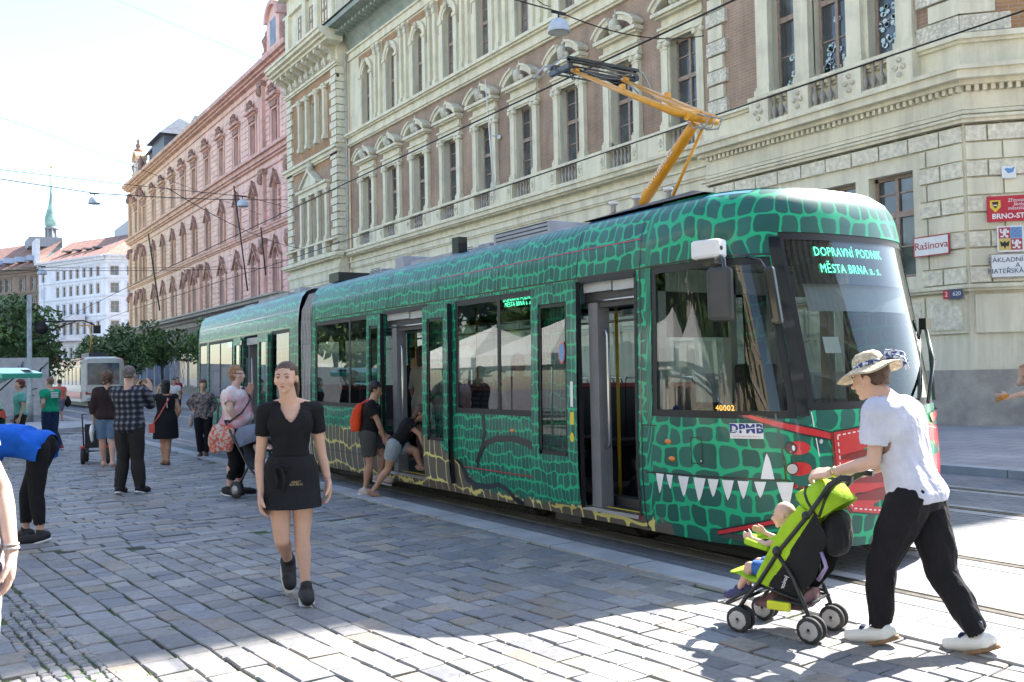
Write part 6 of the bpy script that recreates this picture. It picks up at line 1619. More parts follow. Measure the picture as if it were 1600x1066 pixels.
# ------------------------------------------------------------------ people: bodies grown from tapered volumes fused into one surface
def V3(*a): return Vector(a) if len(a) == 3 else Vector(a[0])
class Blob:
    def __init__(s): s.mb = MB()
    def cap(s, p0, p1, r0, r1, n=14, flat=1.0, side=None):
        """tapered limb; flat < 1 squeezes it across 'side'"""
        p0, p1 = Vector(p0), Vector(p1); d = p1-p0; l = d.length
        if l < 1e-5: return s.ell(p0, (r0, r0, r0))
        d.normalize()
        if side is not None: u = Vector(side); u = (u-d*u.dot(d)).normalized()
        else:
            a = Vector((0,0,1)) if abs(d.z) < .9 else Vector((0,1,0)); u = d.cross(a).normalized()
        v = d.cross(u)
        rings = []
        for k in range(5): a = -PI/2+PI/2*k/4; rings.append((p0+d*r0*math.sin(a), r0*math.cos(a)))
        for k in range(1, 5): a = PI/2*k/4; rings.append((p1+d*r1*math.sin(a), r1*math.cos(a))) if k > 0 else None
        rings.insert(5, (p1, r1))
        vs = []; fs = []
        for (c, r) in rings:
            r = max(r, .0004)
            for k in range(n): t = 2*PI*k/n; vs.append(c+u*r*flat*math.cos(t)+v*r*math.sin(t))
        m_ = len(rings)
        for i in range(m_-1):
            for k in range(n): fs.append((i*n+k, i*n+(k+1) % n, (i+1)*n+(k+1) % n, (i+1)*n+k))
        fs.append(tuple(range(n))[::-1]); fs.append(tuple((m_-1)*n+k for k in range(n)))
        s.mb.add(vs, fs, True); return s
    def chain(s, pts, rs, **k):
        for i in range(len(pts)-1): s.cap(pts[i], pts[i+1], rs[i], rs[i+1], **k)
        return s
    def ell(s, c, r, X=None, Y=None):
        c = Vector(c); X = Vector(X or (1,0,0)).normalized(); Y = Vector(Y or (0,1,0)); Y = (Y-X*Y.dot(X)).normalized(); Z = X.cross(Y)
        n, m_ = 14, 9; vs = []; fs = []
        for i in range(m_+1):
            a = PI*i/m_; rr = max(math.sin(a), .002); h = -math.cos(a)
            for k in range(n): t = 2*PI*k/n; vs.append(c+X*r[0]*rr*math.cos(t)+Y*r[1]*rr*math.sin(t)+Z*r[2]*h)
        for i in range(m_):
            for k in range(n): fs.append((i*n+k, i*n+(k+1) % n, (i+1)*n+(k+1) % n, (i+1)*n+k))
        fs.append(tuple(range(n))[::-1]); fs.append(tuple(m_*n+k for k in range(n)))
        s.mb.add(vs, fs, True); return s
    def loft(s, rings, n=24, e=2.3):
        """rings: (centre, X axis, Y axis, half width, half depth front, half depth back)"""
        vs = []; fs = []
        for (c, X, Y, w_, df, db) in rings:
            for k in range(n):
                t = 2*PI*k/n; ct, st = math.cos(t), math.sin(t)
                x = math.copysign(abs(ct)**(2/e), ct)*w_; y = math.copysign(abs(st)**(2/e), st)*(df if st > 0 else db)
                vs.append(c+X*x+Y*y)
        m_ = len(rings)
        for i in range(m_-1):
            for k in range(n): fs.append((i*n+k, i*n+(k+1) % n, (i+1)*n+(k+1) % n, (i+1)*n+k))
        fs.append(tuple(range(n))[::-1]); fs.append(tuple((m_-1)*n+k for k in range(n)))
        s.mb.add(vs, fs, True); return s
    def build(s, name, mat, parent, voxel=.012, smooth=4, cut=None, T=None, fac=.5, wrinkle=0, seed=1):
        me = bpy.data.meshes.new(name); me.from_pydata(s.mb.v, [], s.mb.f)
        bm = bmesh.new(); bm.from_mesh(me); bmesh.ops.recalc_face_normals(bm, faces=bm.faces); bm.to_mesh(me); bm.free()
        o = bpy.data.objects.new(name, me); COL.objects.link(o)
        md = o.modifiers.new('r', 'REMESH'); md.mode = 'VOXEL'; md.voxel_size = voxel; md.use_smooth_shade = True
        sm = o.modifiers.new('s', 'SMOOTH'); sm.iterations = smooth; sm.factor = fac
        dg = bpy.context.evaluated_depsgraph_get(); me2 = bpy.data.meshes.new_from_object(o.evaluated_get(dg))
        bpy.data.objects.remove(o); bpy.data.meshes.remove(me)
        if cut:
            bm = bmesh.new(); bm.from_mesh(me2)
            for (co, no) in cut:
                bmesh.ops.bisect_plane(bm, geom=bm.verts[:]+bm.edges[:]+bm.faces[:], plane_co=co, plane_no=no, clear_outer=True)
            bm.to_mesh(me2); bm.free()
        if wrinkle:
            from mathutils import noise
            bm = bmesh.new(); bm.from_mesh(me2); bm.normal_update()
            for v in bm.verts:
                p = v.co; q = Vector((p.x*9+seed, p.y*9, p.z*5+math.sin(p.x*7)*1.2))
                d = noise.fractal(q, 1., 2., 3)*wrinkle
                v.co = v.co + v.normal*d
            bm.to_mesh(me2); bm.free()
        me2.materials.clear(); me2.materials.append(mat); me2.polygons.foreach_set('use_smooth', [True]*len(me2.polygons)); me2.update(); me2.name = name
        ob = bpy.data.objects.new(name, me2); COL.objects.link(ob)
        if parent: ob.parent = parent
        return ob
def skin_m(name, c): return M(name, c, .5, var=.05, scale=9, sss=.12, spec=.4)
sk_light = skin_m('skin_light', (.62,.38,.275)); sk_tan = skin_m('skin_tanned', (.47,.26,.17)); sk_pale = skin_m('skin_pale', (.66,.42,.33))
def cloth(name, c, **k):
    k.setdefault('bump', .25); k.setdefault('bscale', 60); k.setdefault('var', .08); k.setdefault('scale', 6); return M(name, c, .85, sheen=.0, spec=.25, **k)
def hand(b, wrist, d, palm_n, H=1.7, curl=.4, thumb=1, s=1., spread=.12):
    """palm and five separate fingers; d = direction of the forearm, palm_n = direction the palm faces, thumb = +1/-1 side"""
    w_ = Vector(wrist); d = Vector(d).normalized(); n = Vector(palm_n); n = (n-d*n.dot(d)).normalized(); x = d.cross(n)*thumb   # x: towards the thumb
    L = .108*H*s
    pw = L*.20
    b.cap(w_, w_+d*L*.12, L*.145, L*.15, flat=.8, side=n)
    for k in range(4): b.cap(w_+d*L*.1+x*(k-1.5)*pw*.35, w_+d*L*.5+x*(k-1.5)*pw*.52, L*.12, L*.105, n=8)
    for k, (ln, off) in enumerate(((.36,-1.5),(.46,-.5),(.50,.5),(.43,1.5))):
        p = w_+d*L*.5+x*off*pw*.55; dd = (d+x*off*spread*.4).normalized(); a = curl*(1.1-.12*k)
        q = p
        for j, f in enumerate((.45,.32,.23)):
            dd2 = (dd*math.cos(a*(j+.4))+n*math.sin(a*(j+.4))).normalized(); q2 = q+dd2*L*ln*f*1.05
            b.cap(q, q2, L*.075*(1-.1*j), L*.068*(1-.12*j), n=8); q = q2
    p = w_+d*L*.12+x*pw*.8; dd = (d*.75+x*.75+n*.35).normalized(); q = p+dd*L*.26; b.cap(p, q, L*.10, L*.082, n=8)
    dd = (d*.95+x*.3+n*.4).normalized(); q2 = q+dd*L*.2; b.cap(q, q2, L*.078, L*.07, n=8); b.cap(q2, q2+(dd+n*.2).normalized()*L*.13, L*.07, L*.055, n=8)
def head_parts(b, c, f, upv, H, detail=1, male=False, child=0):
    """c: head centre; f: facing; upv: up"""
    f = Vector(f).normalized(); u = Vector(upv); u = (u-f*u.dot(f)).normalized(); r = f.cross(u); h = .136*H*(1+child*.35)     # r: person's right
    P = lambda x, y, z: c+r*x*h+f*y*h+u*z*h
    b.ell(P(0,-.06,.12), (.35*h,.40*h,.375*h), r, f)
    b.ell(P(0,.10,-.02), (.29*h,.29*h,.36*h), r, f)
    b.ell(P(0,.16,-.27), (.20*h if not male else .23*h,.20*h,.18*h), r, f)      # jaw
    b.ell(P(0,.29,-.40), (.10*h,.09*h,.075*h), r, f)                             # chin
    for s in (-1, 1):
        b.ell(P(s*.185,.20,-.11), (.115*h,.13*h,.12*h), r, f)                      # cheeks
        b.ell(P(s*.35,-.04,-.04), (.035*h,.075*h,.115*h), r, f)                 # ears
        b.ell(P(s*.13,.322,.085), (.10*h,.045*h,.03*h), r, f)                    # brow
    b.chain([P(0,.36,.05), P(0,.43,-.06), P(0,.475,-.125)], [.030*h,.038*h,.046*h], n=8)
    for s in (-1, 1): b.ell(P(s*.045,.40,-.145), (.04*h,.045*h,.032*h), r, f)
    b.ell(P(0,.375,-.235), (.085*h,.05*h,.025*h), r, f); b.ell(P(0,.365,-.28), (.075*h,.05*h,.028*h), r, f)
    return P, h, r, f, u
def face_details(P, h, r, f, u, parent, brow=(.05,.03,.02), lips=(.42,.16,.13), eyes=(.08,.06,.04)):
    mw = M('eye_white', (.50,.47,.45), .25, var=0); mi_ = M('iris', (*eyes,), .2, var=0); ml = M('lips', (*lips,), .45, var=0); mb_ = M('eyebrow_hair', (*brow,), .8, var=0)
    for s in (-1, 1):
        e = Blob(); e.ell(P(s*.135,.325,.015), (.050*h,.04*h,.019*h), r, f); eo = e.build('eye', mw, parent, voxel=.0016, smooth=1)
        i = MB().mat(mi_); i.ball(P(s*.135,.346,.014), .024*h, 8, 6); i.build('iris', None, eo)
        l = MB().mat(mb_); l.tube([P(s*.075,.375,.04), P(s*.135,.372,.052), P(s*.195,.335,.03)], .010*h, 5); l.build('eyelid', None, eo)
        l = MB().mat(mb_); l.tube([P(s*.065,.392,.112), P(s*.13,.388,.138), P(s*.21,.335,.115)], [.013*h,.016*h,.007*h], 6); l.build('eyebrow', None, parent)
    l = Blob(); l.ell(P(0,.400,-.240), (.092*h,.026*h,.014*h), r, f).ell(P(0,.390,-.268), (.075*h,.026*h,.017*h), r, f); l.build('lips', ml, parent, voxel=.0016, smooth=1)
def torso_rings(Pv, Nk, X, H, wf=1., df=1., infl=0., top=1., bot=-.10, female=True, belly=0.):
    Z = (Nk-Pv); Ls = Z.length; Z.normalize(); X = Vector(X); X = (X-Z*X.dot(Z)).normalized(); Y = Z.cross(X)     # Y forward
    hw = 1.0 if female else .93; sw = .97 if female else 1.10
    tab = [(-.16,.055*hw,.045,.055),(-.08,.092*hw,.058,.068),(.0,.103*hw,.066,.076),(.10,.100*hw,.066+belly*.3,.070),(.25,(.082 if female else .088),.062+belly,.056),(.36,(.078 if female else .088),.062+belly,.052),(.52,.086,.068+belly*.5,.056),
           (.68,.094*sw,.074,.062),(.80,.100*sw,.068,.062),(.90,.103*sw,.052,.056),(.96,.085*sw,.042,.05),(1.02,.045,.036,.042)]
    out_ = []
    for (t, w_, a, b_) in tab:
        if t < bot-.01 or t > top+.01: continue
        out_.append((Pv+Z*Ls*t, X, Y, w_*H*wf+infl, a*H*df+infl, b_*H*df+infl))
    return out_, X, Y, Z, Ls
def person(label, loc, face, H=1.7, pose=None, skin=None, vox=.012, female=True, fat=1., cat='person', group=None, hands=True, belly=0., child=0, shoes=None, details=False, head_face=None, head_up=(0,0,1), finger_curl=.4, name='person', legs=True):
    """returns root, dict of joints; pose values are in the body frame (x = own right, y = forward, z = up), metres"""
    rz = math.atan2(-face[0], face[1])
    root = empty(name, (*loc[:2], loc[2] if len(loc) > 2 else .05), rz, label, cat, group)
    J = dict(pelvis=V3(0,0,.525*H), neck=V3(0,0,.825*H), head=V3(0,.012*H,.935*H),
             rs=None, ls=None, re=V3(.135*H,-.01*H,.64*H), le=V3(-.135*H,-.01*H,.64*H), rw=V3(.14*H,.04*H,.49*H), lw=V3(-.14*H,.04*H,.49*H),
             rh=None, lh=None, rk=V3(.055*H,.02*H,.28*H), lk=V3(-.055*H,.02*H,.28*H), ra=V3(.055*H,-.01*H,.045*H), la=V3(-.055*H,-.01*H,.045*H), rt=None, lt=None, hx=None, sx=None)
    for k, v in (pose or {}).items(): J[k] = V3(v)
    HX = Vector(J['hx'] or (1,0,0)); SX = Vector(J['sx'] or (1,0,0))
    Z = (J['neck']-J['pelvis']).normalized()
    if J['rs'] is None: J['rs'] = J['neck']+SX*.098*H*(1 if female else 1.12)-Z*.035*H
    if J['ls'] is None: J['ls'] = J['neck']-SX*.098*H*(1 if female else 1.12)-Z*.035*H
    if J['rh'] is None: J['rh'] = J['pelvis']+HX*.052*H
    if J['lh'] is None: J['lh'] = J['pelvis']-HX*.052*H
    for s in 'rl':
        if J[s+'t'] is None: J[s+'t'] = J[s+'a']+V3(.012*H*(1 if s == 'r' else -1), .105*H, -.03*H)
    b = Blob()
    rings, X, Y, Zz, Ls = torso_rings(J['pelvis'], J['neck'], (HX+SX)/2, H, fat, fat, -.004, female=female, belly=belly)
    b.loft(rings)
    if female:
        for s in (-1, 1): b.ell(J['pelvis']+Zz*Ls*.70+X*s*.046*H+Y*.040*H, (.040*H,.026*H,.044*H), X, Y)
    b.cap(J['neck']-Zz*.02*H, J['head']-Vector(head_up)*.03*H, .036*H*(1 if female else 1.12), .033*H*(1 if female else 1.1))
    for s in (-1, 1): b.cap(J['neck']+X*s*.02*H-Zz*.005*H, (J['rs'] if s > 0 else J['ls'])+Zz*.005*H, .028*H, .03*H)
    fl = fat**.6
    for s in 'rl':
        sh, el, wr = J[s+'s'], J[s+'e'], J[s+'w']; am = (.0 if not female else 0)
        m1 = sh.lerp(el, .35); m2 = el.lerp(wr, .28)
        b.chain([sh, m1, el], [.031*H*fl, .0265*H*fl, .0225*H*fl]); b.chain([el, m2, wr], [.0225*H*fl, .0235*H*fl, .0148*H*fl])
        b.ell(sh, (.036*H*fl,.034*H*fl,.036*H*fl))
        if hands:
            d = (J.get(s+'hd') or (wr-el)); pn = J.get(s+'hn') or ((-1 if s == 'r' else 1), .25, 0)
            hand(b, wr, d, pn, H, J.get(s+'curl', V3(finger_curl,0,0)).x if isinstance(J.get(s+'curl'), Vector) else finger_curl, 1 if s == 'r' else -1)
        if legs:
            hp, kn, an, to = J[s+'h'], J[s+'k'], J[s+'a'], J[s+'t']
            b.chain([hp, hp.lerp(kn, .3), hp.lerp(kn, .7), kn], [.057*H*fl, .054*H*fl, .042*H*fl, .034*H*fl])
            sd = (an-kn).normalized(); bk = Vector((0,-1,0)); 
            b.chain([kn, kn.lerp(an, .3)+Y*-.008*H, kn.lerp(an, .65), an], [.033*H*fl, .0345*H*fl, .024*H*fl, .0195*H])
            b.cap(an-V3(0,.02*H,.012*H), to, .023*H, .018*H, flat=1.25, side=(1,0,0)); b.ell(an+V3(0,-.022*H,-.02*H), (.02*H,.022*H,.022*H))
    hf = head_face or (0,1,0)
    P, h, r, f, u = head_parts(b, J['head'], hf, head_up, H, male=not female, child=child)
    body = b.build('body', skin or sk_light, root, voxel=vox, smooth=3 if vox < .008 else 2)
    if details: face_details(P, h, r, f, u, body)
    J['_'] = (P, h, r, f, u, X, Y, Zz, Ls); J['H'] = H; J['fat'] = fat; J['fl'] = fl; J['female'] = female; J['belly'] = belly; J['vox'] = vox
    J['HX'] = HX; J['SX'] = SX
    return root, J
def top(root, J, mat, name='shirt', sleeve=.5, infl=.012, hem=.0, neckdrop=None, collar=1.0, wr=.006, loose=1., sleeve_r=1., extra=None, vox=None):
    """shirt following the torso; sleeve: fraction of the whole arm covered (0..2)"""
    H = J['H']; b = Blob(); P, h, r, f, u, X, Y, Z, Ls = J['_']
    rings, *_ = torso_rings(J['pelvis'], J['neck'], (J['HX']+J['SX'])/2, H, J['fat']*loose, J['fat']*loose, infl, female=J['female'], bot=hem, top=.97, belly=J['belly'])
    b.loft(rings)
    if J['female']:
        for s in (-1, 1): b.ell(J['pelvis']+Z*Ls*.70+X*s*.046*H+Y*.038*H, (.046*H+infl,.024*H+infl,.056*H+infl), X, Y)
    fl = J['fl']*sleeve_r
    for s in 'rl':
        sh, el, wq = J[s+'s'], J[s+'e'], J[s+'w']
        b.ell(sh, (.036*H*fl+infl,.034*H*fl+infl,.037*H*fl+infl)); b.cap(J['neck']+(sh-J['neck'])*.42-Z*.004*H, sh+Z*.003*H, .029*H+infl*1.1, .031*H+infl)
        if sleeve > 0:
            e1 = sh.lerp(el, min(1, sleeve)); k = min(1, sleeve)
            b.cap(sh, e1, .034*H*fl+infl, (.034-.009*k)*H*fl+infl*1.15)
            if sleeve > 1: e2 = el.lerp(wq, sleeve-1); b.cap(el, e2, .025*H*fl+infl*1.1, (.025-.008*(sleeve-1))*H*fl+infl)
    cuts = []
    if extra: extra(b)
    o = b.build(name, mat, root, voxel=vox or J['vox'], smooth=3, wrinkle=wr, seed=len(root.children))
    # open the hem and neck, and the sleeve ends
    bm = bmesh.new(); bm.from_mesh(o.data); bottom = J['pelvis']+Z*Ls*hem
    sle = [(J[s+'s'].lerp(J[s+'e'], min(1, sleeve)) if sleeve <= 1 else J[s+'e'].lerp(J[s+'w'], sleeve-1), (J[s+'e']-J[s+'s']).normalized() if sleeve <= 1 else (J[s+'w']-J[s+'e']).normalized()) for s in 'rl']
    dl = []
    for fc in bm.faces:
        c = fc.calc_center_median()
        if (c-bottom).dot(Z) < 0 and sleeve <= 1.0 and abs((c-J['pelvis']).dot(X)) < .14*H*J['fat']: dl.append(fc); continue
        for (q, d) in sle:
            if (c-q).dot(d) > 0 and (c-q).length < .05*H and fc.normal.dot(d) > .3: dl.append(fc); break
        else:
            if neckdrop:
                rel = c-(J['neck']); x_ = rel.dot(X); z_ = rel.dot(Z); y_ = rel.dot(Y)
                dd = neckdrop[0]; wn = neckdrop[1]
                if y_ > -.01*H:
                    if z_ > -.02*H-dd*max(0, 1-(abs(x_)/wn)**1.7) and abs(x_) < wn: dl.append(fc)
                elif z_ > .0*H and abs(x_) < wn*.8: dl.append(fc)
    bmesh.ops.delete(bm, geom=list(set(dl)), context='FACES'); bm.to_mesh(o.data); bm.free(); return o
def trousers(root, J, mat, name='trousers', infl=.012, length=1., loose=1., waist=.14, wr=.005, taper=1., vox=None):
    """length counts thigh + shank: 2 = ankle, 1 = knee"""
    H = J['H']; b = Blob(); P, h, r, f, u, X, Y, Z, Ls = J['_']
    rings, *_ = torso_rings(J['pelvis'], J['neck'], J['HX'], H, J['fat'], J['fat'], infl*.8, female=J['female'], bot=-.16, top=waist, belly=J['belly']*.5)
    b.loft(rings); fl = J['fl']*loose
    ends = []
    for s in 'rl':
        hp, kn, an = J[s+'h'], J[s+'k'], J[s+'a']
        k = min(1., length); e1 = hp.lerp(kn, k); b.chain([hp, hp.lerp(kn, k*.5), e1], [.058*H*fl+infl, (.058-.008*k)*H*fl+infl, (.057-.021*k)*H*fl+infl*1.1])
        if length > 1: k2 = length-1; b.chain([kn, kn.lerp(an, .35*k2), kn.lerp(an, k2)], [.036*H*fl+infl, .036*H*fl*taper+infl, (.0255)*H*fl*taper+infl])
        ends.append((e1, (kn-hp).normalized()) if length <= 1 else (kn.lerp(an, length-1), (an-kn).normalized()))
    o = b.build(name, mat, root, voxel=vox or J['vox'], smooth=3, wrinkle=wr, seed=3)
    bm = bmesh.new(); bm.from_mesh(o.data); dl = []
    for fc in bm.faces:
        c = fc.calc_center_median()
        for (q, d) in ends:
            if (c-q).dot(d) > 0 and (c-q).length < .075*H and fc.normal.dot(d) > .25: dl.append(fc); break
    bmesh.ops.delete(bm, geom=dl, context='FACES'); bm.to_mesh(o.data); bm.free(); return o
def skirt(root, J, mat, z_hem, flare=1.12, name='skirt', infl=.014, waist=.18, wr=.004):
    H = J['H']; P, h, r, f, u, X, Y, Z, Ls = J['_']; b = Blob()
    rings, *_ = torso_rings(J['pelvis'], J['neck'], J['HX'], H, max(1., J['fat'])*1.05, max(1., J['fat'])*1.05, infl, female=True, bot=-.02, top=waist)
    w_ = rings[0]; c = Vector((J['pelvis'].x, J['pelvis'].y, z_hem)); km = (J['rk']+J['lk'])/2
    t = (J['pelvis'].z-z_hem)/max(.01, J['pelvis'].z-km.z); c = J['pelvis'].lerp(km, t); c.z = z_hem
    b.loft([(c, X, Y, w_[3]*flare, w_[4]*flare*1.15, w_[5]*flare)]+[(J['pelvis'].lerp(c, .5), X, Y, w_[3]*(1+flare)/2, w_[4]*(1+flare)/2, w_[5]*(1+flare)/2)]+rings, e=2.2)
    o = b.build(name, mat, root, voxel=J['vox'], smooth=2, wrinkle=wr); return o
def shoe(root, J, s, mat, sole=None, infl=.008, name='shoe', heel=.0, low=False):
    H = J['H']; an, to = J[s+'a'], J[s+'t']; d = (to-an); up_ = Vector((0,0,1)); fd = Vector((d.x, d.y, d.z*.0)); 
    ax = d.normalized(); sd = ax.cross(up_).normalized(); nn = sd.cross(ax).normalized()
    k = an-ax*.022*H-nn*.0*H
    b = Blob(); b.cap(an-ax*.012*H-nn*.022*H, to-nn*.002*H+ax*.0*H, .026*H+infl, .021*H+infl, flat=1.08, side=sd); b.ell(an-ax*.02*H-nn*.014*H, (.023*H+infl,.03*H+infl,.024*H+infl), sd, ax)
    b.cap(an-nn*.01*H, an+nn*(.018 if not low else -.005)*H, .024*H+infl*.6, .022*H+infl*.6); b.cap(to-ax*.03*H+sd*.008*H, to+sd*.004*H, .020*H+infl, .019*H+infl)
    cz = -.036*H
    o = b.build(name, mat, root, voxel=min(J['vox'], .009), smooth=2, cut=[(an+nn*(-.044*H), -nn)] if True else None)
    if sole:
        b = Blob(); q = an-nn*.043*H
        b.loft([(q-ax*.045*H+nn*t, sd, ax, .022*H+infl, .0, .0) for t in ()] or [(q+ax*.03*H-nn*.006*H, sd, ax, .027*H+infl, .1*H, .08*H), (q+ax*.03*H+nn*.008*H, sd, ax, .028*H+infl, .1*H, .081*H)], e=2.4)
        b.build('sole', sole, o, voxel=.006, smooth=1)
    return o
def hair_cap(b, J, lo=-.05, back=0., grow=.03, front=.30):
    """hair on the skull, leaving the face free"""
    P, h, r, f, u, X, Y, Z, Ls = J['_']
    b.ell(P(0,-.10,.16), ((.345+grow)*h,(.40+grow)*h,(.37+grow)*h), r, f)
    return P, h, r, f, u
def hair(root, J, mat, kind='short', grow=.035, vox=None, cutf=None):
    P, h, r, f, u, X, Y, Z, Ls = J['_']; b = Blob(); hair_cap(b, J, grow=grow)
    if kind == 'short': b.ell(P(0,-.22,-.05), (.30*h,.26*h,.26*h), r, f)
    if kind == 'ponytail':
        b.ell(P(0,-.47,.22), (.10*h,.10*h,.10*h), r, f); b.chain([P(0,-.5,.22), P(-.1,-.66,.05), P(-.16,-.62,-.3), P(-.18,-.5,-.75)], [.07*h,.11*h,.10*h,.04*h])
    if kind == 'bun': b.ell(P(0,-.42,.36), (.13*h,.13*h,.12*h), r, f); b.ell(P(0,-.2,-.1), (.3*h,.24*h,.2*h), r, f)
    if kind in ('long', 'bob'):
        L_ = -.75 if kind == 'long' else -.35
        b.loft([(P(0,-.16,L_), r, f, .30*h, .12*h, .22*h), (P(0,-.14,-.3), r, f, .38*h, .14*h, .30*h), (P(0,-.12,.05), r, f, .38*h, .16*h, .34*h)])
    if kind == 'wavy':
        rg = random.Random(5)
        for i in range(16): a = rg.uniform(-2.6,2.6)+PI/2*0; b.ell(P(.33*math.sin(a+PI), -.14+.28*math.cos(a+PI)*(-1 if 0 else 1)*1, rg.uniform(-.5,.4)), (.12*h,.12*h,.14*h), r, f)
    o = b.build('hair', mat, root, voxel=vox or max(.006, J['vox']*.7), smooth=2)
    bm = bmesh.new(); bm.from_mesh(o.data); dl = []
    lim = (.18 if kind != 'short' else .13)
    for fc in bm.faces:
        c = fc.calc_center_median()-J['head']; y_ = c.dot(f)/h; z_ = c.dot(u)/h; x_ = c.dot(r)/h
        if y_ > .02+.0*abs(x_) and z_ < .42-.8*x_*x_ and (z_ < .24+.25*(.36-abs(x_))*0): 
            if y_ > .10 or z_ < -.1: dl.append(fc)
        elif kind == 'short' and (z_ < -.2): dl.append(fc)
    bmesh.ops.delete(bm, geom=dl, context='FACES'); bm.to_mesh(o.data); bm.free()
    sd_ = o.modifiers.new('thickness', 'SOLIDIFY'); sd_.thickness = .004; sd_.offset = -1
    return o
# ------------------------------------------------------------------ people
c_black = cloth('black_knit', (.012,.012,.014)); c_black2 = cloth('black_skirt_cloth', (.014,.015,.018)); c_white = cloth('white_striped_shirt', (.72,.72,.78)); c_pants = cloth('black_trousers', (.013,.012,.016))
h_brown = M('brown_hair', (.10,.055,.035), .55, var=.3, scale=30, bump=.5, bscale=90); h_dark = M('black_hair', (.012,.009,.009), .5, var=.2, scale=30, bump=.4, bscale=90); h_red = M('auburn_hair', (.16,.03,.02), .55, var=.3, scale=30, bump=.5)
h_blond = M('strawberry_blond_hair', (.38,.20,.10), .6, var=.3, scale=30, bump=.5); h_grey = M('grey_hair', (.20,.17,.15), .7, var=.3, scale=40, bump=.5); h_lb = M('light_brown_hair', (.24,.14,.08), .6, var=.3, scale=40, bump=.5)
s_white = M('white_sole', (.72,.71,.70), .6, var=.05); s_black = M('black_shoe_fabric', (.015,.015,.018), .7, var=.1, bump=.4, bscale=90)

# 1 the waitress walking towards the viewer
WL = (2.40, 6.60, .05)
r1, J = person('young woman in black V-neck top and short black apron skirt walking towards us', WL, (-.30,-.954), 1.69, dict(
    pelvis=(.105,0,.89), neck=(.105,.01,1.392), head=(.132,.045,1.562), re=(.318,-.03,.975), rw=(.312,.06,.775), le=(-.115,-.05,1.0), lw=(-.155,-.02,.825), rs=(.278,0,1.33), ls=(-.068,0,1.33),
    rk=(.175,.07,.435), ra=(.125,-.20,.235), rt=(.118,-.115,.085), lk=(.035,.05,.44), la=(.015,.10,.085), lt=(.012,.27,.055), rhd=Vector((-.02,.12,-1)), lhd=Vector((.02,.15,-1)), hx=(1,.0,0)),
    vox=.0058, details=False, head_face=(.33,1,.02), finger_curl=.55, fat=.91)
face_details(*J['_'][:5], r1.children[0], brow=(.09,.05,.03), eyes=(.10,.09,.06))
top(r1, J, c_black, 't_shirt', sleeve=.42, infl=.007, hem=.06, neckdrop=(.10, .068), wr=.003)
skirt(r1, J, c_black2, .655, flare=1.07, name='apron_skirt', infl=.012, waist=.26, wr=.004)
ab = MB().mat(c_black2); P, h, rr0, f, u, X, Y, Z, Ls = J['_']
ab.tube([(.19,.14,.96),(.17,.155,.93),(.155,.16,.86),(.165,.165,.78)], [.014,.012,.013,.008], 6); ab.tube([(.19,.14,.96),(.15,.15,.955),(.12,.15,.93),(.15,.155,.93)], .010, 6); ab.tube([(.19,.14,.96),(.22,.13,.93),(.20,.15,.85),(.21,.15,.80)], [.012,.012,.012,.006], 6)
ab.build('apron_knot', None, r1)
tm = text_mesh('apron_lettering', 'GREAT\nREPUBLIC', .021, M('gold_print', (.45,.36,.18), .6, var=.2, scale=60), r1, frame_matrix((.075,.172,.835), (-1,.12,.03), (0,.1,1)), depth=.0005)
shoe(r1, J, 'r', s_black, s_white, name='trainer'); shoe(r1, J, 'l', s_black, s_white, name='trainer')
hair(r1, J, h_brown, 'ponytail', grow=.02)
wt = MB().mat(M('rose_watch', (.50,.33,.28), .35, metal=.6, var=0)); wt.lathe([(.0245,-.006),(.0245,.006)], (0,0,0), 16); o = wt.build('watch', None, r1, loc=(-.150,-.021,.845)); wb2 = MB().mat(m_blk).box(-.03,-.022,-.012,.012,-.013,.013).build('watch_face', None, o)

# 2 the young man pushing the lime pushchair
c_stripe = cloth('pale_lilac_shirt', (.62,.62,.74)); 
ML = (4.745, 3.40, .05); MF = (-.22, .975)
r2, J2 = person('young man in pale shirt and black trousers pushing the lime green pushchair', ML, MF, 1.72, dict(
    pelvis=(0,-.045,.835), neck=(0,.075,1.37), head=(0,.20,1.492), rs=(.165,.085,1.30), ls=(-.165,.085,1.30), le=(-.205,.10,1.04), lw=(-.17,.375,.955), re=(.205,.12,1.03), rw=(.17,.33,.93),
    lk=(-.085,.13,.455), la=(-.08,.155,.095), lt=(-.09,.32,.03), rk=(.085,-.13,.43), ra=(.08,-.325,.10), rt=(.095,-.16,.03), lhd=Vector((.05,1,-.10)), rhd=Vector((0,1,-.1)), lhn=Vector((.6,0,-1)), rhn=Vector((-.5,0,-1))),
    vox=.0062, female=False, head_face=(-.10,1,-.22), head_up=(0,.2,1), finger_curl=.95, skin=sk_pale, fat=1.0, belly=.0)
face_details(*J2['_'][:5], r2.children[0], brow=(.16,.08,.04), lips=(.50,.25,.2), eyes=(.12,.12,.12))
top(r2, J2, c_stripe, 'shirt', sleeve=.56, infl=.020, hem=-.12, neckdrop=(.03,.07), wr=.010, sleeve_r=1.2, loose=1.05)
trousers(r2, J2, c_pants, infl=.018, length=1.93, loose=1.04, taper=.98, waist=.10, wr=.014)
hair(r2, J2, h_brown, 'short', grow=.03)
P, h, r, f, u = J2['_'][:5]
straw = M('straw_weave', (.78,.66,.46), .8, var=.2, scale=40, bump=1.2, bscale=70)
ht = MB().mat(straw); hu = (u+f*.10).normalized(); hm = frame_matrix(P(0,-.10,.30), r, hu.cross(r)*-1); hm = Matrix((r, hu.cross(r), hu)).transposed().to_4x4(); hm.translation = P(0,-.06,.26)
ht.T = hm; prof_ = [(.190,-.028),(.175,-.018),(.12,.004),(.088,.008),(.086,.04),(.074,.075),(.05,.095),(.002,.102)]
n_ = 40; vs = []; fs = []
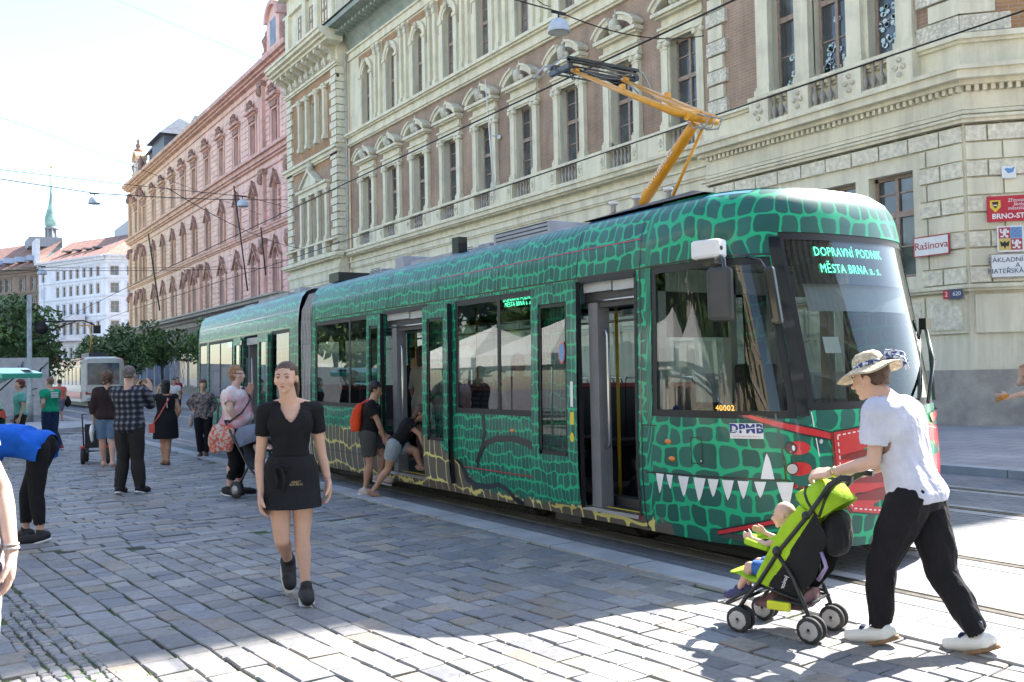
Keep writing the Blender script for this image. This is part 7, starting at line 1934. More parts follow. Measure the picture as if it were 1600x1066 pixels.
for (rad, hh) in prof_:
    for k in range(n_): t = 2*PI*k/n_; wv = (.010*math.sin(3*t+.6)+.007*math.sin(5*t)) if rad > .1 else 0; vs.append((rad*.93*math.cos(t), rad*1.08*math.sin(t), hh+wv*(rad/.19)))
for i in range(len(prof_)-1):
    for k in range(n_): fs.append((i*n_+k, i*n_+(k+1)%n_, (i+1)*n_+(k+1)%n_, (i+1)*n_+k))
ht.add(vs, fs, True); ho = tag(ht.build('straw_hat', None), 'pale straw sun hat with blue checked band worn by the young man', 'hat'); ho.parent = r2; del ho['label'], ho['category']
sdm = ho.modifiers.new('thickness', 'SOLIDIFY'); sdm.thickness = .004
chk = M('navy_check_ribbon', (.03,.05,.16), .7, var=0, scale=55, col2=(.65,.68,.75), lo=.48, hi=.52)
bn = MB().mat(chk); bn.T = hm; bn.lathe([(.0915,.008),(.0905,.034)], (0,0,0), 30); bn.tube([(.01,-.095,.02),(.02,-.14,.045),(.035,-.185,.02),(.03,-.2,-.04)], [.014,.026,.022,.012], 6); bn.tube([(-.01,-.095,.02),(-.01,-.15,.02),(-.01,-.19,-.01),(-.01,-.20,-.075)], [.012,.02,.02,.014], 6); bn.tube([(.0,-.09,.02),(.02,-.12,.06),(.0,-.16,.05),(-.01,-.1,.025)], [.01,.02,.018,.01], 6); bn.build('hat_ribbon', None, ho)
cd_ = MB().mat(m_white2); cd_.tube([P(-.30,.02,.1), P(-.26,.12,-.15), P(-.12,.26,-.40), P(0,.27,-.47)], .0025, 5); cd_.build('chin_cord', None, r2)
la_ = MB().mat(m_blk); la_.tube([P(.2,-.1,-.52), P(-.05,-.28,-.5), P(-.25,-.1,-.55), P(-.22,.15,-.72)], .006, 5); la_.build('lanyard', None, r2)
for s in 'rl':
    o = shoe(r2, J2, s, M('white_sandal_leather', (.75,.75,.73), .5, var=.05), M('cork_sole', (.28,.17,.09), .8, var=.2, scale=30), infl=.006, name='sandal', low=True)
    an, to = J2[s+'a'], J2[s+'t']; k = MB().mat(M('navy_sock', (.02,.03,.09), .8, var=.1, bump=.4, bscale=80)); k.tube([an+V3(0,.02,.075), an+V3(0,0,.0), an+V3(0,-.01,-.02)], [.038,.036,.034], 12); k.build('sock', None, r2)
    st_ = MB().mat(MATS['navy_sock']); q = an.lerp(to, .55); st_.ball(q+V3(0,0,.014), .034, 10, 6, (1.05,.75,.8)); st_.build('instep', None, o)
wt = MB().mat(M('gold_watch', (.60,.48,.20), .3, metal=.9, var=0)); wt.T = Matrix.Translation(J2['lw'].lerp(J2['le'], .10)) @ (J2['lw']-J2['le']).to_track_quat('Z', 'Y').to_matrix().to_4x4(); wt.lathe([(.031,-.01),(.031,.01)], (0,0,0), 16); wt.ball((-.03,0,0), .017, 8, 5, (.4,1,1)); wt.build('watch', None, r2)
zp = MB().mat(m_alu); zp.tube([(-.165,-.02,.83),(-.17,.0,.74)], .004, 4); zp.build('pocket_zip', None, r2)

# 3 the lime pushchair and its rider
SL = (4.45, 4.02, .05); SFc = (-.32, .947)
pc = empty('pushchair', SL, math.atan2(.32, .947), 'lime green folding pushchair with black frame and eight small wheels', 'pushchair')
m_lime = cloth('lime_fabric', (.36,.58,.03), bump=.4, bscale=40); m_limeb = M('bright_yellow_plastic', (.62,.66,.02), .4, var=0); m_frame = M('black_tube_frame', (.016,.016,.018), .35, var=.05); m_tyre = M('foam_tyre', (.035,.035,.036), .8, var=.1); m_rim = M('silver_wheel_hub', (.42,.42,.43), .4, metal=.4, var=.05)
m_lilac = M('lilac_tube', (.32,.25,.45), .3, metal=.5, var=0); m_mesh = cloth('black_mesh_fabric', (.02,.02,.022))
def small_wheel(x, y, z, rad=.075, w=.03):
    o = MB().mat(m_tyre).lathe([(rad*.72,-w/2),(rad*.95,-w/2),(rad,-w*.25),(rad,w*.25),(rad*.95,w/2),(rad*.72,w/2)], (x,y,z), 24, axis=0)
    o = o.build('wheel', None, pc); r_ = MB().mat(m_rim)
    r_.lathe([(rad*.22,-w*.55),(rad*.22,w*.55)], (x,y,z), 12, axis=0)
    for s in (-w*.53, w*.53):
        for k in range(6):
            a = k*PI/3; c0 = Vector((x+s, y, z)); d1 = Vector((0, math.cos(a), math.sin(a))); d2 = Vector((0, math.cos(a+.5), math.sin(a+.5))); r_.add([c0+d1*rad*.15, c0+d1*rad*.74, c0+d2*rad*.74, c0+d2*rad*.12], [(0,1,2,3)])
    r_.lathe([(rad*.62,-w*.515),(rad*.70,-w*.515),(rad*.70,w*.515),(rad*.62,w*.515)], (x,y,z), 24, axis=0); r_.build('rim', None, o)
for x, y in ((-.17,-.20),(.17,-.20),(-.17,.235),(.17,.235)):
    for dx in (-.033, .033): small_wheel(x+dx, y, .075)
fr = MB().mat(m_frame)
for s in (-1, 1):
    x = s*.17
    fr.tube([(x,.235,.075),(x,.235,.15),(x*1.02,.20,.20),(x*1.05,.12,.29),(x*1.05,-.02,.50),(x*1.05,-.20,.72),(x*1.0,-.30,.86)], .013, 8)       # front leg up to the handle
    fr.tube([(x,-.20,.075),(x,-.18,.16),(x*1.05,-.10,.36),(x*1.05,.0,.50)], .013, 8)
    fr.tube([(x*1.0,-.28,.83),(x,-.33,.90),(x,-.40,.945),(x,-.46,.94)], [.013,.019,.020,.019], 10)       # curved grips
    fr.tube([(x,.02,.22),(x,-.18,.20)], .010, 6); fr.tube([(x,.12,.29),(x,-.16,.22)], .009, 6); fr.tube([(x,-.20,.075),(x+s*.0,-.16,.15)], .018, 8); fr.tube([(x-.05,.235,.08),(x+.05,.235,.08)], .01, 6); fr.tube([(x-.05,-.20,.08),(x+.05,-.20,.08)], .01, 6)
    fr.tube([(x,.235,.13),(x,.25,.10),(x,.235,.08)], .02, 8); fr.ball((x*1.06,-.01,.50), .03, 8, 6); fr.ball((x*1.06,-.19,.72), .026, 8, 6)
fr.tube([(-.17,-.14,.25),(.17,-.22,.70)], .007, 6); fr.tube([(.17,-.14,.25),(-.17,-.22,.70)], .007, 6)
fr.tube([(-.17,-.16,.20),(.17,-.16,.20)], .01, 6); fr.tube([(-.17,.18,.21),(.17,.18,.21)], .01, 6); fr.tube([(-.16,.33,.15),(.16,.33,.15)], .012, 6)
for s in (-1, 1): fr.tube([(s*.17,.16,.26),(s*.165,.28,.19),(s*.16,.33,.15)], .011, 6)
fr.build('frame', None, pc)
MB().mat(m_lilac).tube([(-.18,-.25,.36),(-.18,-.30,.44),(-.17,-.27,.52)], .012, 8).build('lilac_brace', None, pc)
yb = MB().mat(m_limeb); yb.box(-.215,-.185,-.09,.05,.165,.215); yb.box(.185,.215,-.09,.05,.165,.215); yb.build('cup_holder', None, pc, bevel=.008)
stb = Blob()
stb.loft([(V3(0,.19,.30), V3(1,0,0), V3(0,.6,.8), .14, .02, .02), (V3(0,.02,.30), V3(1,0,0), V3(0,.5,.86), .15, .022, .022), (V3(0,-.03,.36), V3(1,0,0), V3(0,.86,.5), .15, .024, .024), (V3(0,-.12,.54), V3(1,0,0), V3(0,.86,.5), .16, .022, .022), (V3(0,-.21,.72), V3(1,0,0), V3(0,.86,.5), .15, .02, .02), (V3(0,-.25,.79), V3(1,0,0), V3(0,.86,.5), .12, .018, .018)], e=3)
for s in (-1, 1): stb.loft([(V3(s*.16,.10,.30), V3(0,.7,.7), V3(s,0,0), .05, .010, .010), (V3(s*.165,.03,.42), V3(0,.75,.65), V3(s,0,0), .06, .010, .010), (V3(s*.165,-.08,.60), V3(0,.75,.65), V3(s,0,0), .065, .010, .010), (V3(s*.16,-.19,.74), V3(0,.75,.65), V3(s,0,0), .06, .010, .010)], e=3)
stb.build('seat', m_lime, pc, voxel=.0085, smooth=2, wrinkle=.006)
fo = Blob(); fo.loft([(V3(0,.16,.29), V3(1,0,0), V3(0,.4,.9), .14, .012, .012), (V3(0,.27,.335), V3(1,0,0), V3(0,.2,.97), .14, .010, .010), (V3(0,.33,.33), V3(1,0,0), V3(0,.2,.97), .12, .008, .008)], e=3); fo.build('calf_rest', m_lime, pc, voxel=.008, smooth=1)
# folding canopy: three ribs with sagging cloth
cn_ = MB().mat(m_lime); nb_ = 8; arcs = []
for (cy, cz, ry, ang) in ((-.25,.73,.19,.95),(-.25,.73,.21,1.4),(-.26,.73,.20,1.9),(-.27,.73,.17,2.5)):
    arcs.append([Vector((.165*math.cos(PI*i/nb_)*(1.0), cy+ry*math.cos(ang)*math.sin(PI*i/nb_)**.6, cz+ry*math.sin(ang)*math.sin(PI*i/nb_)**.6-.02)) for i in range(nb_+1)])
arcs.insert(0, [p+Vector((0,.07*math.sin(PI*i/nb_),-.035)) for i, p in enumerate(arcs[0])])
vs = [p for a in arcs for p in a]; cn_.add(vs, [(k*(nb_+1)+i, k*(nb_+1)+i+1, (k+1)*(nb_+1)+i+1, (k+1)*(nb_+1)+i) for k in range(len(arcs)-1) for i in range(nb_)], True)
co = cn_.build('canopy', None, pc); s_ = co.modifiers.new('thickness', 'SOLIDIFY'); s_.thickness = .008
rb2 = MB().mat(m_frame)
for a in (arcs[1], arcs[3]): rb2.tube([p+V3(0,0,.004) for p in a], .008, 6)
rb2.build('canopy_rib', None, co)
sp_ = MB().mat(m_mesh)
for s in (-1, 1): sp_.add([(s*.168,.06,.29),(s*.172,-.06,.47),(s*.172,-.24,.74),(s*.15,-.30,.60),(s*.14,-.22,.36),(s*.14,-.10,.22)], [(0,1,2,3,4,5)])
sp_.build('side_mesh', None, pc)
bg_ = Blob(); bg_.ell((0,-.30,.60), (.15,.085,.13)).ell((0,-.31,.66), (.14,.07,.08)); bgo = bg_.build('shopping_bag', m_mesh, pc, voxel=.01, smooth=2, wrinkle=.01)
bk_ = Blob(); bk_.loft([(V3(0,.16,.17), V3(1,0,0), V3(0,0,1), .13, .02, .02), (V3(0,.02,.155), V3(1,0,0), V3(0,0,1), .15, .06, .02), (V3(0,-.14,.19), V3(1,0,0), V3(0,0,1), .14, .08, .03)], e=3)
bk_.ell((0,.06,.20), (.11,.06,.045)); bk_.build('basket', cloth('basket_fabric', (.05,.04,.045), var=.3, col2=(.20,.10,.11)), pc, voxel=.01, smooth=1, wrinkle=.01)
text_mesh('lettering', 'junior', .035, m_wvin, pc, frame_matrix((-.197,-.055,.33), (0,.35,-.93), (0,.93,.35)), depth=.001)
MB().mat(m_lime).tube([(-.15,.06,.50),(-.13,.20,.53),(0,.235,.53),(.13,.20,.53),(.15,.06,.50)], [.016,.022,.024,.022,.016], 8).build('bumper_bar', None, pc)
# rider
tod_skin = sk_pale
r3, J3 = person('bald toddler in lime top and blue shorts sitting in the lime pushchair', (SL[0], SL[1], .05), SFc, .86, dict(
    pelvis=(0,.03,.36), neck=(0,-.02,.585), head=(0,.02,.685), rs=(.09,-.01,.565), ls=(-.09,-.01,.565), le=(-.13,.08,.52), lw=(-.10,.185,.545), re=(.13,.08,.50), rw=(.10,.19,.55),
    rh=(.045,.03,.35), lh=(-.045,.03,.35), rk=(.07,.22,.37), lk=(-.07,.22,.37), ra=(.06,.30,.21), la=(-.06,.30,.21), rt=(.06,.375,.18), lt=(-.06,.375,.18)), vox=.006, female=False, skin=tod_skin, child=1, fat=1.05, head_face=(-.2,1,-.1), finger_curl=.7)
face_details(*J3['_'][:5], r3.children[0], brow=(.35,.2,.12), lips=(.5,.22,.18), eyes=(.05,.06,.08))
top(r3, J3, m_lime, 't_shirt', sleeve=.55, infl=.006, hem=.0, wr=.004); trousers(r3, J3, cloth('blue_shorts', (.04,.12,.42)), 'shorts', infl=.006, length=.8, loose=1.1, waist=.1)
for s in 'rl': shoe(r3, J3, s, M('navy_toddler_shoe', (.04,.04,.12), .6, var=.1), s_white, infl=.006)

# 4 stout woman with pink top at the grey pram
PL = (3.72, 12.98, .05)
r4, J4 = person('stout woman in pink tie-dye top with flowered shoulder bag holding a pram', PL, (.84,-.54), 1.72, dict(
    head=(0,.05,1.615), neck=(0,.02,1.43), pelvis=(0,-.01,.90), re=(.24,.02,1.15), rw=(.12,.14,.91), le=(-.22,.10,1.20), lw=(-.07,.20,1.36), ra=(.09,-.06,.08), la=(-.09,.04,.08), lhd=Vector((.3,.2,.8))), vox=.013, fat=1.42, belly=.035, skin=sk_pale, finger_curl=.6, head_face=(.15,1,0))
c_pink = cloth('pink_tie_dye', (.66,.20,.26), scale=3, col2=(.74,.66,.66), lo=.42, hi=.6)
top(r4, J4, c_pink, 't_shirt', sleeve=.5, infl=.016, hem=-.06, wr=.012); trousers(r4, J4, cloth('black_leggings', (.015,.015,.017)), 'leggings', infl=.008, length=1.62)
hair(r4, J4, h_blond, 'bob', grow=.04)
for s in 'rl': shoe(r4, J4, s, s_black, s_white, name='trainer')
bgm = cloth('floral_bag', (.62,.12,.08), scale=22, col2=(.55,.50,.42), lo=.44, hi=.54); b_ = Blob(); b_.loft([(V3(.30,-.08,.60), V3(0,1,0), V3(1,0,0), .15, .05, .05), (V3(.30,-.08,.80), V3(0,1,0), V3(1,0,0), .175, .065, .065), (V3(.28,-.06,.96), V3(0,1,0), V3(1,0,0), .15, .03, .03)], e=3)
bo = b_.build('flowered_shoulder_bag', bgm, None, voxel=.02, smooth=1, wrinkle=.02); bo.location = PL; bo.rotation_euler.z = r4.rotation_euler.z; tag(bo, 'bright flowered shoulder bag hanging on the woman in pink', 'bag')
sp = MB().mat(m_dgrey).tube([(.26,.0,.98),(.2,.16,1.10),(.0,.235,1.28),(-.14,.12,1.42),(-.12,-.05,1.44),(.1,-.18,1.2),(.27,-.14,.98)], .014, 6); sp.build('strap', None, bo)
gl = MB().mat(m_blk); P, h, r, f, u = J4['_'][:5]; gl.tube([P(.36,-.02,.05), P(.22,.34,.05), P(-.22,.36,.05), P(-.36,-.02,.05)], .004, 5); gl.build('glasses', None, r4)
# the grey pram
PR = (3.93, 12.45, .05)
pr = empty('pram', PR, math.atan2(-.40, -.92), 'dark grey pram with raised hood pushed by the woman in pink', 'pram')
m_pg = cloth('pram_grey_blue', (.16,.18,.24)); fr = MB().mat(m_frame)
for s in (-1, 1):
    x = s*.23; fr.tube([(x,-.45,1.0),(x,-.28,.78),(x,.0,.42),(x*.8,.32,.14)], .014, 6); fr.tube([(x,-.22,.12),(x,.0,.42)], .014, 6)
fr.tube([(-.23,-.45,1.0),(.23,-.45,1.0)], .018, 6); fr.tube([(-.2,.15,.62),(-.17,.26,.63),(.17,.26,.63),(.2,.15,.62)], .02, 6); fr.build('frame', None, pr)
for x, y, rd_ in ((-.25,-.22,.11),(.25,-.22,.11),(-.17,.34,.09),(.17,.34,.09)):
    o = MB().mat(m_tyre).lathe([(rd_*.7,-.02),(rd_,-.015),(rd_,.015),(rd_*.7,.02)], (x,y,rd_), 18, axis=0).build('wheel', None, pr); MB().mat(m_rim).lathe([(rd_*.55,-.024),(rd_*.55,.024)], (x,y,rd_), 12, axis=0).build('rim', None, o)
b_ = Blob(); b_.loft([(V3(0,.22,.42), V3(1,0,0), V3(0,.5,.9), .18, .03, .03), (V3(0,.0,.40), V3(1,0,0), V3(0,.3,.9), .2, .04, .04), (V3(0,-.1,.5), V3(1,0,0), V3(0,.9,.3), .2, .04, .04), (V3(0,-.22,.85), V3(1,0,0), V3(0,.9,.3), .18, .03, .03)], e=3); b_.cap((0,.22,.42), (0,.36,.22), .05, .04); b_.build('seat', cloth('pram_seat', (.05,.05,.06)), pr, voxel=.018)
hd_ = MB().mat(m_pg); A2_ = []
for ang in (.35, .9, 1.45, 2.0, 2.6): A2_.append([Vector((.22*math.cos(PI*i/8), -.18+.32*math.cos(ang)*math.sin(PI*i/8)**.5, .66+.30*math.sin(ang)*math.sin(PI*i/8)**.5)) for i in range(9)])
hd_.add([p for a in A2_ for p in a], [(k*9+i, k*9+i+1, (k+1)*9+i+1, (k+1)*9+i) for k in range(4) for i in range(8)], True); o = hd_.build('hood', None, pr); sm_ = o.modifiers.new('thickness', 'SOLIDIFY'); sm_.thickness = .015
r5, J5 = person('baby in striped top sitting in the grey pram', PR, (.40,-.92), .80, dict(pelvis=(0,.03,.46), neck=(0,-.03,.69), head=(0,-.0,.78), rs=(.085,-.02,.67), ls=(-.085,-.02,.67), le=(-.13,.1,.62), lw=(-.12,.22,.64), re=(.13,.1,.62), rw=(.12,.22,.64),
    rh=(.04,.05,.45), lh=(-.04,.05,.45), rk=(.08,.24,.47), lk=(-.08,.24,.47), ra=(.07,.34,.33), la=(-.07,.34,.33)), vox=.012, female=False, skin=sk_pale, child=1, fat=1.1)
c_str = cloth('striped_baby_top', (.15,.45,.45), col2=(.65,.45,.40), lo=.45, hi=.55); top(r5, J5, c_str, 't_shirt', sleeve=.6, infl=.008, hem=0, wr=.004); trousers(r5, J5, cloth('pale_baby_trousers', (.45,.47,.55)), infl=.01, length=1.9)

# 5 red haired woman by the kerb
r6, J6 = person('red haired woman in patterned blouse and black trousers with hands on hips by the kerb', (5.02,19.66,.05), (-.30,-.95), 1.53, dict(
    re=(.27,-.02,1.07), rw=(.14,.03,.86), le=(-.25,-.02,1.03), lw=(-.13,.05,.86), ra=(.06,0,.07), la=(-.05,0,.07)), vox=.017, fat=1.12, skin=sk_light)
top(r6, J6, cloth('patterned_blouse', (.30,.25,.23), scale=20, col2=(.06,.055,.06), lo=.4, hi=.6), 'blouse', sleeve=1.5, infl=.018, hem=-.12, wr=.01); trousers(r6, J6, c_pants, infl=.012, length=1.9); hair(r6, J6, h_red, 'bob', grow=.06)
for s in 'rl': shoe(r6, J6, s, M('brown_sandal', (.12,.05,.03), .6, var=.1), infl=.004, name='sandal')
b_ = Blob(); b_.ell((.24,.0,.72), (.05,.10,.13)); bo = b_.build('small_handbag', cloth('white_pink_bag', (.55,.45,.42)), None, voxel=.02); bo.location = r6.location; bo.rotation_euler = r6.rotation_euler; tag(bo, 'small pale handbag at the side of the red haired woman', 'bag')

# 6 man in plaid shirt taking a picture
def plaid_mat():
    m = bpy.data.materials.new('plaid_flannel'); m.use_nodes = True; MATS['plaid'] = m; n = m.node_tree; b = n.nodes['Principled BSDF']; K = n.links.new
    t = n.nodes.new('ShaderNodeTexCoord'); fs_ = []
    for ax, sc in (('X', 9.5), ('Z', 9.5), ('Y', 9.5)):
        w_ = n.nodes.new('ShaderNodeTexWave'); w_.bands_direction = ax; w_.inputs['Scale'].default_value = sc*.42; w_.inputs['Distortion'].default_value = .6; w_.inputs['Detail'].default_value = 1; K(t.outputs['Object'], w_.inputs[0]); fs_.append(w_)
    mx_ = n.nodes.new('ShaderNodeMath'); mx_.operation = 'MAXIMUM'; K(fs_[0].outputs['Fac'], mx_.inputs[0]); K(fs_[2].outputs['Fac'], mx_.inputs[1])
    a = n.nodes.new('ShaderNodeMath'); a.operation = 'ADD'; K(fs_[0].outputs['Fac'], a.inputs[0]); K(fs_[1].outputs['Fac'], a.inputs[1])
    r_ = n.nodes.new('ShaderNodeValToRGB'); e = r_.color_ramp.elements; e[0].position = .35; e[0].color = (.012,.012,.016,1); e[1].position = .95; e[1].color = (.20,.19,.19,1); x = e.new(.55); x.color = (.03,.04,.07,1)
    d = n.nodes.new('ShaderNodeMath'); d.operation = 'MULTIPLY'; d.inputs[1].default_value = .5; K(a.outputs[0], d.inputs[0]); K(d.outputs[0], r_.inputs[0]); K(r_.outputs[0], b.inputs['Base Color']); b.inputs['Roughness'].default_value = .9
    return m
c_plaid = plaid_mat()
r7, J7 = person('man in dark plaid shirt seen from behind raising a tablet towards the tram', (2.60,14.15,.05), (.58,.81), 1.76, dict(
    re=(.20,.22,1.22), rw=(.12,.42,1.42), le=(-.19,.22,1.20), lw=(-.10,.44,1.40), rhd=Vector((-.2,.2,1)), lhd=Vector((.2,.2,1)), rk=(.10,.03,.47), ra=(.14,.02,.08), lk=(-.10,.02,.47), la=(-.13,-.03,.08), head=(0,.03,1.645)), vox=.013, female=False, fat=1.03, skin=sk_light)
top(r7, J7, c_plaid, 'plaid_shirt', sleeve=1.75, infl=.026, hem=-.16, wr=.014, loose=1.05); trousers(r7, J7, cloth('dark_jeans', (.03,.027,.026)), infl=.018, length=1.97, loose=1.0, taper=1.2, wr=.012); hair(r7, J7, h_grey, 'short', grow=.02)
for s in 'rl': shoe(r7, J7, s, s_black, s_white)
tb_ = MB().mat(m_blk).box(-.13,.13,.47,.485,1.42,1.58).build('tablet_computer', None, None, bevel=.01); tb_.location = r7.location; tb_.rotation_euler = r7.rotation_euler; tag(tb_, 'black tablet held up by the man in the plaid shirt', 'tablet')

# 7 woman in brown cardigan hidden behind him, with a push scooter buggy
r8, J8 = person('woman in brown cardigan and denim shorts half hidden behind the man in plaid', (3.05,18.6,.05), (.25,.97), 1.72, dict(re=(.22,.05,1.08), rw=(.14,.2,.95), ra=(.08,-.12,.09), rk=(.08,.0,.48), la=(-.08,.12,.08)), vox=.018, fat=1.08, skin=sk_light)
top(r8, J8, cloth('brown_cardigan', (.035,.02,.02)), 'cardigan', sleeve=1.4, infl=.03, hem=-.12, wr=.012); trousers(r8, J8, cloth('denim_shorts', (.13,.20,.30)), 'denim_shorts', infl=.02, length=.85, loose=1.1); hair(r8, J8, M('curly_brown_hair', (.22,.12,.08), .7, var=.5, scale=40, bump=1.5, bscale=60), 'wavy', grow=.10)
b_ = Blob(); b_.ell((-.26,-.02,.62), (.04,.10,.16)); bo = b_.build('plastic_bag', m_white, None, voxel=.02, wrinkle=.02); bo.location = r8.location; bo.rotation_euler = r8.rotation_euler; tag(bo, 'white plastic bag carried by the woman in the brown cardigan', 'bag')
bu = empty('buggy', (3.0,19.6,.05), -.25, 'low buggy with black wheels and red mudguards behind the man in plaid', 'buggy')
for x, y in ((-.22,0),(.22,0),(-.22,.6),(.22,.6)): 
    o = MB().mat(m_tyre).lathe([(.09,-.03),(.15,-.03),(.15,.03),(.09,.03)], (x,y,.15), 16, axis=0).build('wheel', None, bu)
    MB().mat(m_rvin).box(x-.04, x+.04, y-.08, y+.08, .30, .34).build('mudguard', None, o)
MB().mat(m_dgrey).tube([(-.2,0,.2),(-.2,-.3,.95),(.2,-.3,.95),(.2,0,.2)], .015, 6).tube([(-.2,0,.2),(-.2,.6,.2),(.2,.6,.2),(.2,0,.2)], .02, 6).build('frame', None, bu)
MB().mat(m_seat).box(-.18,.18,.0,.45,.3,.36).box(-.18,.18,-.05,.0,.3,.75).build('seat', None, bu)

# 8 woman in the black dress
r9, J9 = person('woman in sleeveless black dress with coral bag seen from behind', (4.0,18.3,.05), (.15,.99), 1.56, dict(
    le=(-.22,.08,1.12), lw=(-.12,.14,1.34), lhd=Vector((.1,.1,1)), re=(.23,-.03,.98), rw=(.17,.06,.82), ra=(.02,-.02,.07), rk=(.035,0,.42), la=(-.045,.03,.07), lk=(-.05,.02,.42)), vox=.016, fat=1.14, skin=sk_tan)
top(r9, J9, c_black, 'dress_top', sleeve=.05, infl=.010, hem=0, wr=.004); skirt(r9, J9, c_black, .48, flare=1.12, name='dress_skirt', waist=.35); hair(r9, J9, h_dark, 'long', grow=.03)
for s in 'rl': shoe(r9, J9, s, M('tan_sandal', (.25,.14,.08), .6, var=.1), infl=.002, name='sandal', low=True)
cb_ = MB().mat(M('coral_leather', (.62,.10,.07), .5, var=.05)); cb_.tube([(.10,-.02,1.30),(.03,-.13,1.18),(-.12,-.16,.92),(-.22,-.06,.76)], .013, 6); cb_.box(-.30,-.20,-.10,.05,.60,.76); cb_.tube([(.10,-.02,1.30),(.06,.10,1.2),(-.1,.15,.95),(-.22,.02,.76)], .012, 6)
bo = cb_.build('coral_crossbody_bag', None); bo.location = r9.location; bo.rotation_euler = r9.rotation_euler; tag(bo, 'coral red crossbody bag worn over the black dress', 'bag')
tie = MB().mat(m_white2).tube([(.02,-.11,1.22),(.01,-.13,1.08),(.02,-.13,1.04)], .008, 5).build('ribbon_tie', None, r9)

# 9 man in green t-shirt, 10 walker in red
r10, J10 = person('man in bright green t-shirt and jeans standing with hand on hip by the lamp post', (2.75,24.2,.05), (-.45,.89), 1.66, dict(
    le=(-.22,-.08,1.08), lw=(-.15,.05,.90), rw=(.1,.28,1.02), re=(.18,.05,1.05), rk=(.08,-.02,.43), ra=(.16,-.14,.08), la=(-.05,.05,.08)), vox=.018, female=False, fat=1.15, belly=.02, skin=sk_light)
top(r10, J10, cloth('green_t_shirt', (.01,.30,.16)), 't_shirt', sleeve=.5, infl=.02, hem=-.05, wr=.01); trousers(r10, J10, cloth('blue_jeans', (.025,.04,.09)), infl=.015, length=1.95); hair(r10, J10, h_lb, 'short', grow=.01)
for s in 'rl': shoe(r10, J10, s, M('red_trainer', (.30,.02,.03), .6, var=.1), s_white)
pb_ = MB().mat(m_wvin); P, h, r, f, u, X, Y, Z, Ls = J10['_']
for k in range(4): pb_.box(-.09,.09,-.168,-.160,1.30-k*.035,1.322-k*.035)
pb_.build('back_print', None, r10)
r11, J11 = person('walker in coral red t-shirt and grey shorts carrying a black jacket', (4.9,40.3,.05), (.2,.98), 1.62, dict(rk=(.05,.08,.43), la=(-.05,-.18,.12)), vox=.03, female=False, skin=sk_tan)
top(r11, J11, cloth('coral_t_shirt', (.62,.13,.11)), 't_shirt', sleeve=.5, infl=.02, hem=-.05, wr=.01, vox=.025); trousers(r11, J11, cloth('grey_shorts', (.14,.15,.20)), 'shorts', infl=.02, length=.95, vox=.025); hair(r11, J11, h_dark, 'short', vox=.02)
b_ = Blob(); b_.ell((.28,.1,.78), (.1,.12,.24)); bo = b_.build('black_jacket', c_black, None, voxel=.03, wrinkle=.03); bo.location = r11.location; bo.rotation_euler = r11.rotation_euler; tag(bo, 'black jacket carried by the walker in coral red', 'jacket')
# far pedestrians by the trees
for (x, y, fc, H_, cc, cn2, lb) in ((8.7,38.4,(-.2,-1),1.62,(.60,.60,.62),'grey_shorts','distant pedestrian in white t-shirt near the dark street trees'),(11.6,50.4,(.3,-1),1.68,(.35,.03,.05),'dark_jeans','distant pedestrian in dark red shirt beside the tram tail'),(9.7,50.5,(.3,1),1.6,(.55,.16,.12),'grey_shorts','distant pedestrian in orange top near the street trees'),(11.2,60.8,(-.3,-1),1.7,(.55,.55,.58),'dark_jeans','distant pedestrian in pale shirt under the light green tree')):
    rr1, JJ = person(lb, (x,y,.0), fc, H_, dict(rk=(.06,.1,.45)), vox=.034, female=False, skin=sk_tan, hands=False, group='distant pedestrians')
    top(rr1, JJ, cloth('far_shirt_%d' % int(x*10), cc), 'shirt', sleeve=.5, infl=.02, hem=-.05, wr=0, vox=.03); trousers(rr1, JJ, MATS[cn2], infl=.02, length=1.9 if cn2 == 'dark_jeans' else .95, vox=.03); hair(rr1, JJ, h_dark, 'short', vox=.025)

# 11 bending person at the left edge
r12, J12 = person('person in loose cobalt blue top and black leggings bending over at the left edge', (1.04,10.60,.05), (-.85,.53), 1.66, dict(
    pelvis=(0,-.10,.93), neck=(0,.42,1.04), head=(0,.60,1.00), re=(.16,.48,.78), rw=(.12,.55,.55), le=(-.16,.48,.78), lw=(-.12,.55,.55), rk=(.09,.10,.47), ra=(.10,.12,.08), lk=(-.07,-.07,.47), la=(-.08,-.12,.08)), vox=.012, fat=1.15, skin=sk_light, head_face=(0,1,-.6), head_up=(0,.6,1))
def drape(b):
    b.loft([(V3(0,-.22,.80), V3(1,0,0), V3(0,1,0), .24, .24, .07), (V3(0,-.16,.93), V3(1,0,0), V3(0,1,.2), .23, .20, .10), (V3(0,-.02,1.02), V3(1,0,0), V3(0,.5,.9), .22, .14, .16), (V3(0,.2,1.04), V3(1,0,0), V3(0,.2,1), .20, .13, .16)])
top(r12, J12, cloth('cobalt_blue_top', (.012,.13,.62)), 'loose_top', sleeve=.8, infl=.03, hem=-.15, wr=.005, extra=drape); trousers(r12, J12, MATS['black_leggings'], 'leggings', infl=.008, length=1.72); hair(r12, J12, h_brown, 'short')
for s in 'rl': shoe(r12, J12, s, s_black, s_white, name='trainer')
sm_ = [c for c in r12.children if c.name.startswith('loose_top')][0].modifiers.new('soften', 'SMOOTH'); sm_.iterations = 14; sm_.factor = .8
text_mesh('legging_print', 'nike', .10, M('white_print', (.70,.70,.72), .6, var=0), r12, frame_matrix((-.135,-.06,.32), (0.0,.78,.62), (0,-.62,.78)), depth=.001) if 0 else text_mesh('legging_print', 'ike', .10, M('white_print', (.70,.70,.72), .6, var=0), r12, frame_matrix((.118,.095,.36), (-.12,-1,.45), (0,.45,1)), depth=.001)

